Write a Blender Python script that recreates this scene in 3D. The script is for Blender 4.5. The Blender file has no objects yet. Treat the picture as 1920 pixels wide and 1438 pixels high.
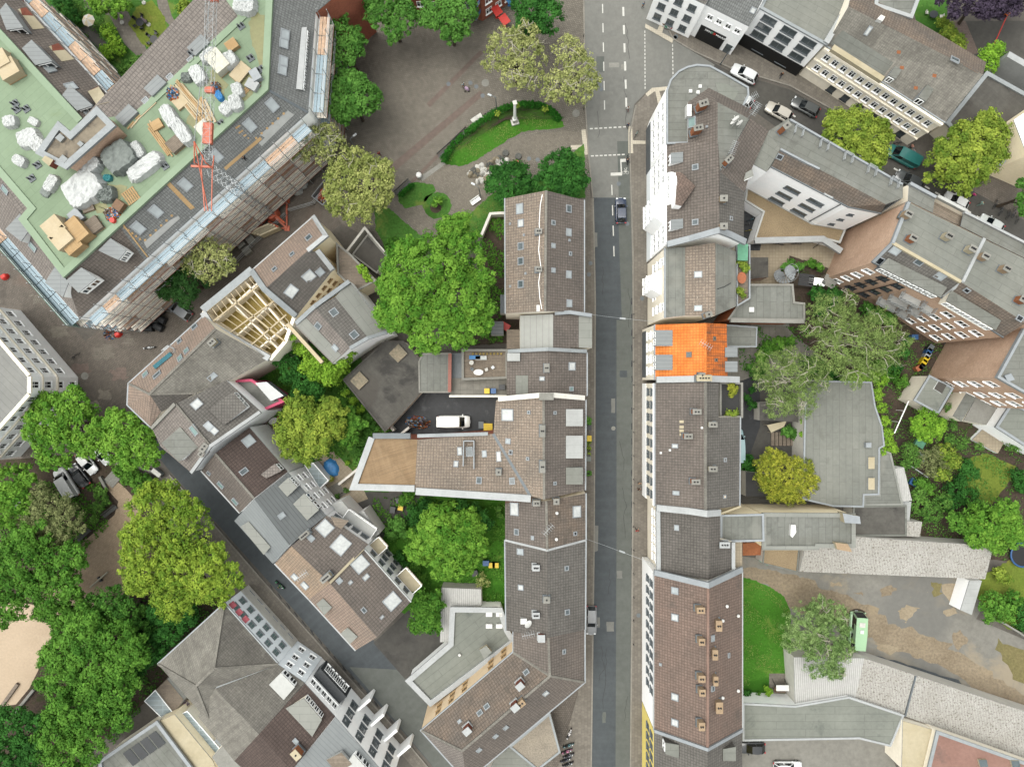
import bpy,math,random
import numpy as np
from mathutils import Vector,Matrix
from mathutils.geometry import tessellate_polygon
from mathutils.bvhtree import BVHTree
R=math.radians
random.seed(7)
scene=bpy.context.scene
COL=scene.collection
S=0.085
H=113.3
def P(px,py,z=0.0):
 """world point at height z that the photograph shows at (px, py)"""
 k=S*(H-z)/H
 return Vector(((px-960)*k,(719-py)*k,z))
def PX(l,z=0.0):
 return l*S*(H-z)/H
# ------------------------------------------------------------------ colours and materials
def C(h):
 h=h.lstrip('#')
 r=[]
 for i in(0,2,4):
  c=int(h[i:i+2],16)/255
  r.append(c/12.92 if c<=.04045 else((c+.055)/1.055)**2.4)
 return tuple(r)
MATS={}
ALB=.42
def _nodes(name):
 m=bpy.data.materials.new(name)
 m.use_nodes=True
 nt=m.node_tree
 b=nt.nodes['Principled BSDF']
 MATS[name]=m
 return m,nt,b
def _n(nt,t,**kw):
 n=nt.nodes.new(t)
 for k,v in kw.items():
  if k in n.inputs:
   n.inputs[k].default_value=v
  else:
   setattr(n,k,v)
 return n
def _mul(nt,a,b,mode='MULTIPLY',fac=1.0):
 n=nt.nodes.new('ShaderNodeMix')
 n.data_type='RGBA'
 n.blend_type=mode
 n.clamp_result=False
 if isinstance(fac,float):
  n.inputs[0].default_value=fac
 else:
  nt.links.new(fac,n.inputs[0])
 for s,v in((6,a),(7,b)):
  if isinstance(v,tuple):
   n.inputs[s].default_value=(*v[:3],1)
  else:
   nt.links.new(v,n.inputs[s])
 return n.outputs[2]
def _ramp(nt,src,lo,hi,vlo=0.0,vhi=1.0):
 n=nt.nodes.new('ShaderNodeMapRange')
 n.inputs[1].default_value=lo
 n.inputs[2].default_value=hi
 n.inputs[3].default_value=vlo
 n.inputs[4].default_value=vhi
 nt.links.new(src,n.inputs[0])
 return n.outputs[0]
def surf(name,c1,c2=None,big=.22,small=2.5,rough=.85,pat=None,bump=.0,speck=None,vary=.16,stain=None,streak=None,metal=0.0,spec=.3,patch=None):
 """one procedural surface: two large-scale tones, fine grain, an optional course pattern, specks, stains"""
 k=1.0 if name.startswith('plaster')else(.92 if name=='brick_pink' else.68 if name.startswith('brick')else ALB*(1.36 if name.startswith('tile')else 1))
 def K(h):
  q=C(h)
  if name.startswith('tile')and 'orange' not in name:
   g=sum(q)/3
   q=tuple(x*.70+g*y*.30 for x,y in zip(q,(1.0,1.0,.96)))
  return tuple(min(.84,x*k)for x in q)
 c1=K(c1)
 c2=K(c2)if c2 else tuple(x*.8 for x in c1)
 m,nt,b=_nodes(name)
 L=nt.links.new
 uv=nt.nodes.new('ShaderNodeUVMap').outputs[0]
 nb=_n(nt,'ShaderNodeTexNoise',Scale=big,Detail=7.0,Roughness=.62)
 L(uv,nb.inputs['Vector'])
 col=_mul(nt,c1,c2,'MIX',_ramp(nt,nb.outputs[0],.36,.66))
 ns=_n(nt,'ShaderNodeTexNoise',Scale=small,Detail=4.0,Roughness=.7)
 L(uv,ns.inputs['Vector'])
 g=nt.nodes.new('ShaderNodeCombineColor')
 v=_ramp(nt,ns.outputs[0],.25,.75,1-vary*1.6,1+vary*1.6)
 for i in range(3):
  L(v,g.inputs[i])
 col=_mul(nt,col,g.outputs[0])
 hgt=ns.outputs[0]
 if pat:
  w,h,off,mo,mv,cv=pat
  br=_n(nt,'ShaderNodeTexBrick')
  br.offset=off
  br.inputs['Scale'].default_value=1
  br.inputs['Brick Width'].default_value=w
  br.inputs['Row Height'].default_value=h
  br.inputs['Mortar Size'].default_value=mo
  br.inputs['Mortar Smooth'].default_value=.3
  br.inputs['Color1'].default_value=(1-cv,)*3+(1,)
  br.inputs['Color2'].default_value=(1+cv,)*3+(1,)
  br.inputs['Mortar'].default_value=(mv,)*3+(1,)
  L(uv,br.inputs['Vector'])
  col=_mul(nt,col,br.outputs['Color'])
  hgt=_ramp(nt,br.outputs['Fac'],0,1,1,0)
 if streak:
  sc,amt,scol=streak
  mp=_n(nt,'ShaderNodeMapping')
  mp.inputs['Scale'].default_value=(sc,sc*.07,1)
  L(uv,mp.inputs['Vector'])
  n3=_n(nt,'ShaderNodeTexNoise',Scale=1.0,Detail=5.0,Roughness=.6)
  L(mp.outputs[0],n3.inputs['Vector'])
  col=_mul(nt,col,K(scol),'MIX',_ramp(nt,n3.outputs[0],.45,.8,0,amt))
 if stain:
  sc,lo,scol,amt=stain
  n4=_n(nt,'ShaderNodeTexNoise',Scale=sc,Detail=9.0,Roughness=.68,Distortion=.4)
  L(uv,n4.inputs['Vector'])
  col=_mul(nt,col,K(scol),'MIX',_ramp(nt,n4.outputs[0],lo,lo+.1,0,amt))
 if patch:
  sc,lo,scol,amt=patch
  n5=_n(nt,'ShaderNodeTexNoise',Scale=sc,Detail=2.0,Roughness=.4)
  mp=_n(nt,'ShaderNodeMapping')
  mp.inputs['Location'].default_value=(31.3,17.7,0)
  L(uv,mp.inputs['Vector'])
  L(mp.outputs[0],n5.inputs['Vector'])
  col=_mul(nt,col,K(scol),'MIX',_ramp(nt,n5.outputs[0],lo,lo+.04,0,amt))
 if speck:
  sc,lo,scol=speck
  n6=_n(nt,'ShaderNodeTexNoise',Scale=sc,Detail=2.0,Roughness=.8)
  L(uv,n6.inputs['Vector'])
  col=_mul(nt,col,K(scol),'MIX',_ramp(nt,n6.outputs[0],lo,lo+.05,0,.8))
 L(col,b.inputs['Base Color'])
 b.inputs['Roughness'].default_value=rough
 b.inputs['Metallic'].default_value=metal
 b.inputs['Specular IOR Level'].default_value=spec
 if bump:
  bp=_n(nt,'ShaderNodeBump',Strength=bump,Distance=.06)
  L(hgt,bp.inputs['Height'])
  L(bp.outputs[0],b.inputs['Normal'])
 return m
def plain(name,c,rough=.6,metal=0.0,spec=.4,vary=.10,scale=6.0,emit=0,coat=0):
 m,nt,b=_nodes(name)
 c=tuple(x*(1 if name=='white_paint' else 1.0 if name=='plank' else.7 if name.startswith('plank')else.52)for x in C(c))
 tc=nt.nodes.new('ShaderNodeTexCoord').outputs['Object']
 n=_n(nt,'ShaderNodeTexNoise',Scale=scale,Detail=4.0)
 nt.links.new(tc,n.inputs['Vector'])
 g=nt.nodes.new('ShaderNodeCombineColor')
 v=_ramp(nt,n.outputs[0],.3,.7,1-vary,1+vary)
 for i in range(3):
  nt.links.new(v,g.inputs[i])
 nt.links.new(_mul(nt,c,g.outputs[0]),b.inputs['Base Color'])
 b.inputs['Roughness'].default_value=rough
 b.inputs['Metallic'].default_value=metal
 b.inputs['Specular IOR Level'].default_value=spec
 if coat:
  b.inputs['Coat Weight'].default_value=coat
  b.inputs['Coat Roughness'].default_value=.05
 return m
def mt(name):
 return MATS[name]
def paint(hexc):
 k='paint_'+hexc.lstrip('#')
 if k not in MATS:
  plain(k,hexc,rough=.32,spec=.5,vary=.03,coat=.6)
 return MATS[k]
def cloth(hexc):
 k='cloth_'+hexc.lstrip('#')
 if k not in MATS:
  plain(k,hexc,rough=.9,spec=.1,vary=.2,scale=30)
 return MATS[k]
# ------------------------------------------------------------------ mesh builder
WLOC={}
def wloc(o):
 return WLOC.get(o.name,Vector((0,0,0)))
class MB:
 def __init__(s):
  s.f=[]
 def face(s,pts,mi=0,ang=0.0,smooth=False):
  s.f.append(([Vector(p)for p in pts],mi,ang,smooth))
 def prism(s,poly,z0,z1,mi=0,mtop=None,ang=0.0,bottom=True):
  poly=[(p[0],p[1])for p in poly]
  a=sum(poly[i][0]*poly[(i+1)%len(poly)][1]-poly[(i+1)%len(poly)][0]*poly[i][1]for i in range(len(poly)))
  if a<0:
   poly=poly[::-1]
  n=len(poly)
  s.face([(x,y,z1)for x,y in poly],mi if mtop is None else mtop,ang)
  if bottom:
   s.face([(x,y,z0)for x,y in poly[::-1]],mi,ang)
  for i in range(n):
   (x0,y0),(x1,y1)=poly[i],poly[(i+1)%n]
   s.face([(x0,y0,z0),(x1,y1,z0),(x1,y1,z1),(x0,y0,z1)],mi)
 def box(s,c,sx,sy,sz,rz=0.0,mi=0,mtop=None):
  """box standing on c (centre of its base)"""
  ca,sa=math.cos(rz),math.sin(rz)
  poly=[(c[0]+x*ca-y*sa,c[1]+x*sa+y*ca)for x,y in((-sx/2,-sy/2),(sx/2,-sy/2),(sx/2,sy/2),(-sx/2,sy/2))]
  s.prism(poly,c[2],c[2]+sz,mi,mtop,rz)
 def bar(s,a,b,w,h=None,mi=0):
  """square bar from a to b"""
  a,b=Vector(a),Vector(b)
  d=b-a
  if d.length<1e-5:
   return
  d.normalize()
  u=d.cross(Vector((0,0,1)))
  if u.length<1e-3:
   u=Vector((1,0,0))
  u.normalize()
  v=u.cross(d)
  h=h or w
  q=[u*(w/2)+v*(h/2),u*(-w/2)+v*(h/2),u*(-w/2)-v*(h/2),u*(w/2)-v*(h/2)]
  for i in range(4):
   j=(i+1)%4
   s.face([a+q[j],a+q[i],b+q[i],b+q[j]],mi)
  s.face([a+x for x in q],mi)
  s.face([b+x for x in q[::-1]],mi)
 def tube(s,a,b,r,r2=None,n=8,mi=0,cap=True,smooth=True):
  a,b=Vector(a),Vector(b)
  d=(b-a)
  if d.length<1e-6:
   return
  d.normalize()
  u=d.orthogonal().normalized()
  v=d.cross(u)
  r2=r if r2 is None else r2
  A=[a+(u*math.cos(2*math.pi*i/n)+v*math.sin(2*math.pi*i/n))*r for i in range(n)]
  B_=[b+(u*math.cos(2*math.pi*i/n)+v*math.sin(2*math.pi*i/n))*r2 for i in range(n)]
  for i in range(n):
   j=(i+1)%n
   s.face([A[i],A[j],B_[j],B_[i]],mi,0,smooth)
  if cap:
   s.face(A[::-1],mi)
   s.face(B_,mi)
 def path(s,pts,r,n=6,mi=0):
  for a,b in zip(pts,pts[1:]):
   s.tube(a,b,r,n=n,mi=mi)
 def ring(s,c,rad,r,axis=Vector((0,1,0)),n=16,mi=0):
  c=Vector(c)
  u=axis.orthogonal().normalized()
  v=axis.cross(u)
  pts=[c+(u*math.cos(2*math.pi*i/n)+v*math.sin(2*math.pi*i/n))*rad for i in range(n+1)]
  for a,b in zip(pts,pts[1:]):
   s.tube(a,b,r,n=5,mi=mi,cap=False)
 def heap(s,c,sx,sy,h,seed=0,rz=0.0,mi=0,n=10,box=3.0,rough=.22,smooth=True,p=.45):
  """soft lumpy mound (covered goods, sacks, a sheet thrown over something)"""
  rr=random.Random(seed)
  g=[[0]*(n+1)for _ in range(n+1)]
  nz=[[rr.uniform(-1,1)for _ in range(n+1)]for _ in range(n+1)]
  ca,sa=math.cos(rz),math.sin(rz)
  for i in range(n+1):
   for j in range(n+1):
    x,y=2*i/n-1,2*j/n-1
    e=max(0,1-(abs(x)**box+abs(y)**box))**p
    z=h*e*(1+rough*nz[i][j])
    q=1-.22*(x*x*y*y)+.05*nz[j][i]
    X,Y=x*sx/2*q,y*sy/2*q
    g[i][j]=Vector((c[0]+X*ca-Y*sa,c[1]+X*sa+Y*ca,c[2]+z))
  for i in range(n):
   for j in range(n):
    s.face([g[i][j],g[i+1][j],g[i+1][j+1],g[i][j+1]],mi if isinstance(mi,int)else rr.choice(mi),0,smooth)
 def strip(s,pts,w,h0,h1,mi=0,mtop=None):
  """a wall of width w along the polyline pts; h0/h1 are added to each point's own z"""
  pts=[Vector(p)for p in pts]
  n=len(pts)
  closed=(pts[0]-pts[-1]).length<1e-4
  L,Rr=[],[]
  for i in range(n):
   a=pts[i-1]if i>0 else(pts[-2]if closed else None)
   b=pts[i+1]if i<n-1 else(pts[1]if closed else None)
   d1=(pts[i]-a)if a is not None else None
   d2=(b-pts[i])if b is not None else None
   ns=[]
   for d in(d1,d2):
    if d is not None:
     d=Vector((d.x,d.y,0)).normalized()
     ns.append(Vector((-d.y,d.x,0)))
   nn=ns[0]if len(ns)==1 else(ns[0]+ns[1])
   if nn.length<.1:
    nn=ns[0]
   nn.normalize()
   k=1/max(.4,nn.dot(ns[0]))
   L.append(pts[i]+nn*w/2*k)
   Rr.append(pts[i]-nn*w/2*k)
  U,D=Vector((0,0,h1)),Vector((0,0,h0))
  mtop=mi if mtop is None else mtop
  for i in range(n-1):
   s.face([Rr[i]+U,Rr[i+1]+U,L[i+1]+U,L[i]+U],mtop)
   s.face([L[i]+D,L[i]+U,L[i+1]+U,L[i+1]+D],mi)
   s.face([Rr[i+1]+D,Rr[i+1]+U,Rr[i]+U,Rr[i]+D],mi)
   s.face([L[i]+D,L[i+1]+D,Rr[i+1]+D,Rr[i]+D],mi)
  if not closed:
   s.face([L[0]+D,Rr[0]+D,Rr[0]+U,L[0]+U],mi)
   s.face([Rr[-1]+D,L[-1]+D,L[-1]+U,Rr[-1]+U],mi)
 def build(s,name,mats,parent=None,loc=None,merge=True):
  """link as one mesh object; with a parent the vertices are stored relative to it"""
  if not isinstance(mats,(list,tuple)):
   mats=[mats]
  base=wloc(parent)if parent is not None else(Vector(loc)if loc is not None else Vector((0,0,0)))
  me=bpy.data.meshes.new(name)
  vs,idx,fs=[],{},[]
  for pts,mi,ang,sm in s.f:
   fi=[]
   for p in pts:
    k=(round(p.x,4),round(p.y,4),round(p.z,4))
    if sm and merge:
     if k not in idx:
      idx[k]=len(vs)
      vs.append(p-base)
     fi.append(idx[k])
    else:
     vs.append(p-base)
     fi.append(len(vs)-1)
   fs.append(fi)
  me.from_pydata(vs,[],fs)
  uvl=me.uv_layers.new(name='UVMap')
  data=np.zeros(len(me.loops)*2,dtype=np.float32)
  li=0
  for(pts,mi,ang,sm)in s.f:
   nrm=Vector((0,0,0))
   for i in range(len(pts)):
    a,b=pts[i],pts[(i+1)%len(pts)]
    nrm+=Vector(((a.y-b.y)*(a.z+b.z),(a.z-b.z)*(a.x+b.x),(a.x-b.x)*(a.y+b.y)))
   if nrm.length<1e-9:
    nrm=Vector((0,0,1))
   nrm.normalize()
   if abs(nrm.z)>.985:
    u=Vector((math.cos(ang),math.sin(ang),0))
    v=Vector((-math.sin(ang),math.cos(ang),0))
   else:
    u=Vector((0,0,1)).cross(nrm).normalized()
    v=nrm.cross(u)
   for p in pts:
    data[li]=p.dot(u)
    data[li+1]=p.dot(v)
    li+=2
  uvl.data.foreach_set('uv',data)
  me.polygons.foreach_set('material_index',[f[1]for f in s.f])
  me.polygons.foreach_set('use_smooth',[f[3]for f in s.f])
  for m in mats:
   me.materials.append(mt(m)if isinstance(m,str)else m)
  o=bpy.data.objects.new(name,me)
  COL.objects.link(o)
  if parent is not None:
   o.parent=parent
   WLOC[o.name]=Vector(base)
  elif loc is not None:
   o.location=loc
   WLOC[o.name]=Vector(loc)
  return o
def tag(o,label=None,cat=None,group=None,kind=None):
 if label:
  o['label']=label
 if cat:
  o['category']=cat
 if group:
  o['group']=group
 if kind:
  o['kind']=kind
 return o
def empty(name,loc,label=None,cat=None,group=None,rz=0.0):
 o=bpy.data.objects.new(name,None)
 o.empty_display_size=.3
 COL.objects.link(o)
 o.location=loc
 o.rotation_euler=(0,0,rz)
 WLOC[o.name]=Vector(loc)
 return tag(o,label,cat,group)
def copy_tree(o,parent=None):
 c=o.copy()
 COL.objects.link(c)
 if parent is not None:
  c.parent=parent
 for ch in list(o.children):
  copy_tree(ch,c)
 return c
def all_of(o):
 yield o
 for c in o.children:
  yield from all_of(c)
USED={}
def place(key,maker,loc,rz,label,cat,group=None,mats=None):
 """first call keeps the prototype, later calls copy it with all its parts; mats {slot material: new material}"""
 if key not in USED:
  USED[key]=maker()
  o=USED[key]
 else:
  o=copy_tree(USED[key])
 o.location=loc
 o.rotation_euler=(0,0,rz)
 for k in('label','category','group'):
  if k in o:
   del o[k]
 tag(o,label,cat,group)
 if mats:
  for x in all_of(o):
   for sl in getattr(x,'material_slots',[]):
    nm=sl.link=='DATA' and sl.material and sl.material.name or None
    if nm is None and x.type=='MESH':
     nm=x.data.materials[sl.slot_index].name
    if nm in mats:
     sl.link='OBJECT'
     sl.material=mats[nm]
 return o
# ------------------------------------------------------------------ materials
TG=(.40,.44,0.0,.05,.62,.07)
surf('tile_tan','#9c8875','#86786a',.18,2.2,pat=TG,bump=.5,speck=(3.2,.63,'#c3b7a4'),stain=(.5,.6,'#6e655c',.5))  # on west slopes this paler tan also carries the brighter light from the west
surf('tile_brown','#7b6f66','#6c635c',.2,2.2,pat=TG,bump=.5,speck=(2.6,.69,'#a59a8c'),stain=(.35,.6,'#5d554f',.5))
surf('tile_grey','#74706a','#66625d',.2,2.2,pat=TG,bump=.5,speck=(2.6,.7,'#9b958c'),stain=(.3,.6,'#57534f',.5))
surf('tile_dark','#6f6963','#625d57',.2,2.4,pat=TG,bump=.5,speck=(2.8,.68,'#8d8780'),stain=(.4,.6,'#4a4643',.5))
surf('tile_slate','#808484','#767a7a',.3,2.4,pat=(.32,.42,0,.04,.6,.1),bump=.5)
surf('tile_red','#8a7062','#7d685c',.25,2.2,pat=TG,bump=.5,speck=(1.6,.70,'#94664c'),stain=(.3,.58,'#5f564f',.6))
surf('tile_maroon','#604e47','#54443e',.3,2.2,pat=TG,bump=.5,speck=(2.8,.7,'#8a7c72'),stain=(.4,.62,'#473c37',.5))
surf('tile_mix','#83705f','#6f655c',.3,2.2,pat=TG,bump=.5,speck=(2.2,.66,'#a08d74'),stain=(.5,.55,'#5b5349',.6))
surf('tile_taupe','#8a8079','#7d746e',.25,2.2,pat=TG,bump=.4,stain=(.3,.62,'#6d655f',.4))
surf('tile_old','#89857b','#757168',.2,1.8,pat=(.3,.34,0,.03,.7,.12),bump=.5,stain=(.25,.52,'#67635b',.6),streak=(1.2,.5,'#a09b8e'))
surf('tile_orange','#ee9048','#dd7a30',.5,2.2,pat=(.40,.44,0,.05,.66,.07),bump=.5,vary=.10,stain=(.5,.6,'#c8743a',.6),streak=(1.5,.35,'#b86a38'))
surf('tile_orange_dirty','#dd7a35','#c06a30',.3,2.2,pat=TG,bump=.5,streak=(2.5,.9,'#5e4a3c'),stain=(.6,.55,'#6a4c38',.8))
surf('felt','#949690','#848780',.16,1.6,pat=(6.0,1.0,.5,.045,.72,.05),vary=.09,stain=(.3,.56,'#6b6c66',.6),streak=(.6,.45,'#77756a'),patch=(.14,.62,'#a2a39b',.6))
surf('felt_grey','#9a9c94','#8b8e87',.12,1.6,pat=(5.0,1.0,.5,.04,.76,.04),vary=.07,stain=(.22,.56,'#7f8179',.6),streak=(.5,.3,'#84857c'))
surf('felt_light','#a9aba4','#9c9f98',.2,1.6,pat=(3.2,1.1,.5,.03,.7,.03),vary=.05,stain=(.5,.64,'#85877f',.4))
surf('felt_green','#999d94','#8b8f87',.1,1.4,pat=(9,1.15,.5,.05,.78,.03),vary=.07,stain=(.2,.57,'#69706a',.75),streak=(.4,.3,'#7c8278'))
surf('felt_dark','#5f5d58','#6d6b65',.16,1.2,pat=(4.0,1.2,.5,.02,.8,.06),vary=.14,stain=(.22,.54,'#3f3e3c',.8),patch=(.1,.56,'#55504a',.5))
surf('felt_black','#474747','#3e3f40',.2,1.4,vary=.1,stain=(.3,.55,'#5b5a57',.6))
surf('gravel','#b09c7c','#a08d70',.3,6.0,vary=.25,speck=(5,.66,'#cfc0a4'),stain=(.35,.62,'#8b7a60',.5))
surf('gravel_pale','#b1a796','#a1988a',.3,4.5,vary=.25,speck=(4,.64,'#6f675d'),stain=(.4,.58,'#8a8072',.6))
surf('metal_light','#bdbfb9','#b2b4ae',.2,1.5,rough=.5,pat=(60,1.0,0,.05,.72,.02),vary=.04)
surf('metal_seam','#7c8182','#767b7c',.2,1.5,rough=.55,pat=(60,.55,0,.06,.7,.02),vary=.03,bump=.4)
surf('metal_pale','#9ba1a2','#92989a',.2,1.5,rough=.5,pat=(60,.55,0,.05,.78,.02),vary=.04)
surf('metal_white','#c6c9c7','#b8bbb9',.3,2.0,rough=.5,pat=(60,1.1,0,.03,.85,.01),vary=.05,stain=(.7,.62,'#a3a49f',.6))
surf('zinc','#b6bdc2','#a9b0b5',.4,2.0,rough=.45,vary=.06)
surf('zinc_dark','#7e868b','#747c81',.4,2.0,rough=.5,vary=.06)
surf('corrugated','#dcdad3','#cfccc4',.3,2.0,pat=(.24,60,0,.08,.72,.03),vary=.1,speck=(3.4,.56,'#7a7164'),stain=(.35,.6,'#948b7d',.5),bump=.6)
surf('corrugated_white','#e2e2de','#d8d8d4',.3,2.0,pat=(.3,60,0,.08,.74,.02),vary=.06,bump=.6,stain=(.5,.66,'#a9a69d',.5))
surf('plaster_white','#eef0f0','#e6e9ea',.3,2.0,vary=.03)
surf('plaster_cool','#e0e6ea','#d8dfe3',.3,2.0,vary=.03)
surf('plaster_cream','#e8dcc0','#ddd0b2',.3,2.0,vary=.04,stain=(.25,.66,'#c8bb9c',.4))
surf('plaster_ivory','#ded7c8','#d2cbbb',.3,2.0,vary=.05,stain=(.3,.64,'#b7ae9c',.4))
surf('plaster_pale','#efeadd','#e4decf',.3,2.0,vary=.05,stain=(.3,.66,'#cdc3ab',.4))
surf('plaster_beige','#cfba9c','#c4ae90',.3,2.0,vary=.05)
surf('plaster_grey','#b9b7b0','#aaa8a2',.3,2.0,vary=.06,stain=(.3,.6,'#8f8d87',.5))
surf('plaster_pink','#a84a62','#9a4159',.3,2.0,vary=.05)
surf('plaster_yellow','#d2c274','#c8b868',.3,2.0,vary=.04)
surf('brick_pink','#b09682','#a18773',.25,3.0,pat=(.26,.09,.5,.012,1.12,.14),vary=.12,stain=(.2,.6,'#96766a',.5))
surf('brick_red','#a0614c','#8e5442',.25,3.0,pat=(.26,.09,.5,.012,1.2,.14),vary=.12)
surf('brick_orange','#c0764f','#a9633f',.4,3.0,pat=(.26,.09,.5,.012,1.15,.16),vary=.12)
surf('concrete','#a9a8a1','#98978f',.3,3.0,vary=.1,stain=(.5,.58,'#7d7b73',.5))
surf('parapet','#b4bbbe','#a4abae',.5,3.0,rough=.55,vary=.08)
surf('parapet_white','#ccd0d1','#bdc1c2',.5,3.0,rough=.55,vary=.06,stain=(.9,.62,'#8f9190',.5))
surf('wood_deck','#b09472','#9a8061',.25,2.0,pat=(5.0,.15,.5,.012,.62,.10),vary=.10,streak=(1.5,.35,'#c0a988'))
surf('osb','#c3ad68','#a58f4c',.5,5.0,vary=.16,stain=(.6,.58,'#857233',.6))
surf('cap_cream','#d8cdb0','#cbbf9f',.3,2.0,vary=.06,stain=(.3,.6,'#a99d82',.5))
surf('cap_white','#dfe1de','#d2d4d0',.3,2.0,vary=.05,stain=(.4,.6,'#a9aaa5',.5))
surf('chimney_beige','#c4ab8c','#b39a7c',.6,3.0,vary=.1)
surf('chimney_brick','#b8764f','#a3653f',.6,3.0,pat=(.26,.09,.5,.012,1.1,.16),vary=.12)
surf('chimney_red','#985844','#864b3a',.6,3.0,pat=(.26,.09,.5,.012,1.15,.16),vary=.12)
surf('tile_ridge','#947262','#876656',.6,3.0,vary=.12)
surf('puddle','#a3a070','#8f9466',.4,2.0,vary=.1,rough=.5)
surf('timber','#d9b98a','#c9a676',.5,4.0,pat=(4,.14,.5,.012,.7,.08),vary=.08)
surf('timber_pale','#e4d4b4','#d8c6a2',.5,4.0,vary=.08)
surf('timber_grey','#9c8f80','#8c8072',.5,3.0,pat=(3,.22,.5,.02,.55,.12),vary=.14)
surf('roof_green','#9fb597','#93a98b',.14,1.6,pat=(7.5,1.0,.5,.03,.84,.025),vary=.04,stain=(.09,.60,'#8c9a62',.55))
surf('roof_green_edge','#abc1a5','#a0b79a',.14,1.6,vary=.03)
surf('roof_pink','#a98478','#9c786c',.2,2.0,vary=.08,stain=(.12,.6,'#6f625d',.7))
surf('felt_dirty','#a39885','#8d8272',.3,2.0,vary=.12,stain=(.3,.52,'#5a5550',.8))
surf('tile_taupe_tan','#a08674','#8f7c6d',.25,2.2,pat=TG,bump=.4,vary=.12,stain=(.3,.62,'#776a60',.4))  # tan of slopes turned west, their brighter light included in the colour
surf('tile_mix_tan','#ad8f72','#97836c',.25,2.2,pat=TG,bump=.4,vary=.12,speck=(2.4,.68,'#c4b296'),stain=(.4,.6,'#7c7160',.6))  # tan street slope, made paler to include the westerly light
surf('tile_old2','#757168','#68645d',.2,1.8,pat=(.3,.34,0,.03,.66,.12),bump=.5,stain=(.3,.56,'#8a877b',.5))  # tile_old darkened for slopes turned away from the western light
surf('metal_old','#9b9c97','#8d8e8a',.2,1.8,rough=.6,pat=(60,.9,0,.06,.8,.03),vary=.06,stain=(.2,.62,'#7d7c76',.4))
surf('glass_roof','#b4c2c6','#a3b3b7',.4,2.0,rough=.25,pat=(3,.7,0,.06,1.35,.06),vary=.06)
ALB=.51
surf('ground_mix','#6f6a63','#5f5b55',.12,2.0,vary=.15)
surf('cobble','#898378','#7d776d',.07,1.2,pat=(.3,.3,.5,.05,.68,.16),vary=.12,bump=.3,stain=(.08,.6,'#645d55',.5))
surf('cobble_dark','#7c746b','#6d665e',.08,1.2,pat=(.3,.3,.5,.05,.7,.14),vary=.14,bump=.3,stain=(.12,.58,'#4c4742',.6),patch=(.07,.6,'#7c6a5f',.5))
surf('cobble_path','#8c8579','#807a6f',.12,1.6,pat=(.22,.22,.5,.04,.75,.16),vary=.12,bump=.3)
surf('cobble_red','#81726a','#796a62',.2,1.6,pat=(.25,.25,.5,.04,.72,.14),vary=.12)
surf('paving','#847e75','#777168',.15,1.6,pat=(.5,.5,.5,.03,.78,.10),vary=.12,bump=.2,stain=(.15,.6,'#68625a',.5))
surf('paving_tan','#b0a48f','#a1957f',.2,1.6,pat=(.5,.5,0,.03,.74,.06),vary=.08,bump=.2)
surf('paving_grey','#8b8880','#7c7971',.2,1.6,pat=(1.0,1.0,0,.03,.75,.08),vary=.12,stain=(.2,.58,'#6b6a58',.5))
surf('asphalt','#686c67','#5f635f',.07,1.0,vary=.10,stain=(.2,.64,'#54575a',.5),streak=(.8,.25,'#7c7e7c'))
surf('asphalt_old','#83837e','#797a76',.06,1.0,vary=.09,stain=(.15,.64,'#6a6b69',.4))
surf('asphalt_new','#4b5155','#53595c',.1,1.2,vary=.10,streak=(1.1,.45,'#60666a'),stain=(.2,.64,'#3e4448',.5))
surf('asphalt_shade_dirt','#26292d','#33363a',.2,1.2,vary=.2,rough=.6,stain=(.35,.56,'#595c5f',.7))  # near black: shade of enclosed courts put into the colour; also gutter dirt
surf('asphalt_dark','#575550','#4a4946',.12,1.2,vary=.14,stain=(.18,.55,'#3c3a38',.6))
surf('yard','#8c8a83','#7f7d76',.07,1.0,vary=.12,stain=(.07,.54,'#a39782',.85),patch=(.05,.55,'#6f6f6c',.6),speck=(1.1,.72,'#998f76'))
surf('kerb','#99958c','#8b877f',.6,3.0,pat=(1.0,60,0,.02,.7,.08),vary=.10)
surf('marking','#dcdcd6','#cfcfc9',.8,4.0,vary=.10,stain=(1.6,.62,'#8f8f8a',.6))
surf('tactile','#d8d0be','#cbc3b1',.5,3.0,pat=(.3,.3,0,.03,.78,.05),vary=.06)
surf('lawn','#54803a','#43702c',.16,3.0,rough=.95,vary=.24,stain=(.3,.54,'#7d8c46',.7),speck=(4,.66,'#8d9a58'),patch=(.14,.6,'#3b6426',.7),bump=.6,spec=.1)
surf('lawn_bright','#4f822e','#417522',.16,3.0,rough=.95,vary=.2,stain=(.3,.56,'#7a9244',.7),speck=(4,.68,'#84994c'),patch=(.12,.58,'#35651c',.7),bump=.6,spec=.1)
surf('lawn_dry','#7d8a3c','#6d7f34',.12,3.0,rough=.95,vary=.2,stain=(.2,.56,'#958f4c',.6),bump=.6,spec=.1)
surf('soil','#4a413a','#574c42',.3,3.0,rough=.95,vary=.3,stain=(.5,.54,'#3a4a22',.6),bump=.6,spec=.1)
surf('dirt','#9a8d79','#8b7e6b',.25,2.5,rough=.95,vary=.2,stain=(.3,.56,'#a5967d',.6),spec=.1)
surf('dirt_pale','#a79a84','#9a8d78',.25,2.5,rough=.95,vary=.15,spec=.1)
surf('moss','#857c58','#78734e',.25,2.5,rough=.95,vary=.2,spec=.1)
surf('sand','#cbb8a0','#beab93',.12,3.0,rough=.95,vary=.07,stain=(.1,.6,'#dccbb4',.6),spec=.1)
surf('sand_path','#b7a48d','#a9967f',.2,2.0,rough=.95,vary=.12,pat=(.3,.3,.5,.03,.85,.06),spec=.1)
surf('rock','#a3967f','#86806f',.8,3.0,vary=.25,stain=(.9,.55,'#5d5c57',.7),bump=.5)
ALB=.42
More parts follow.
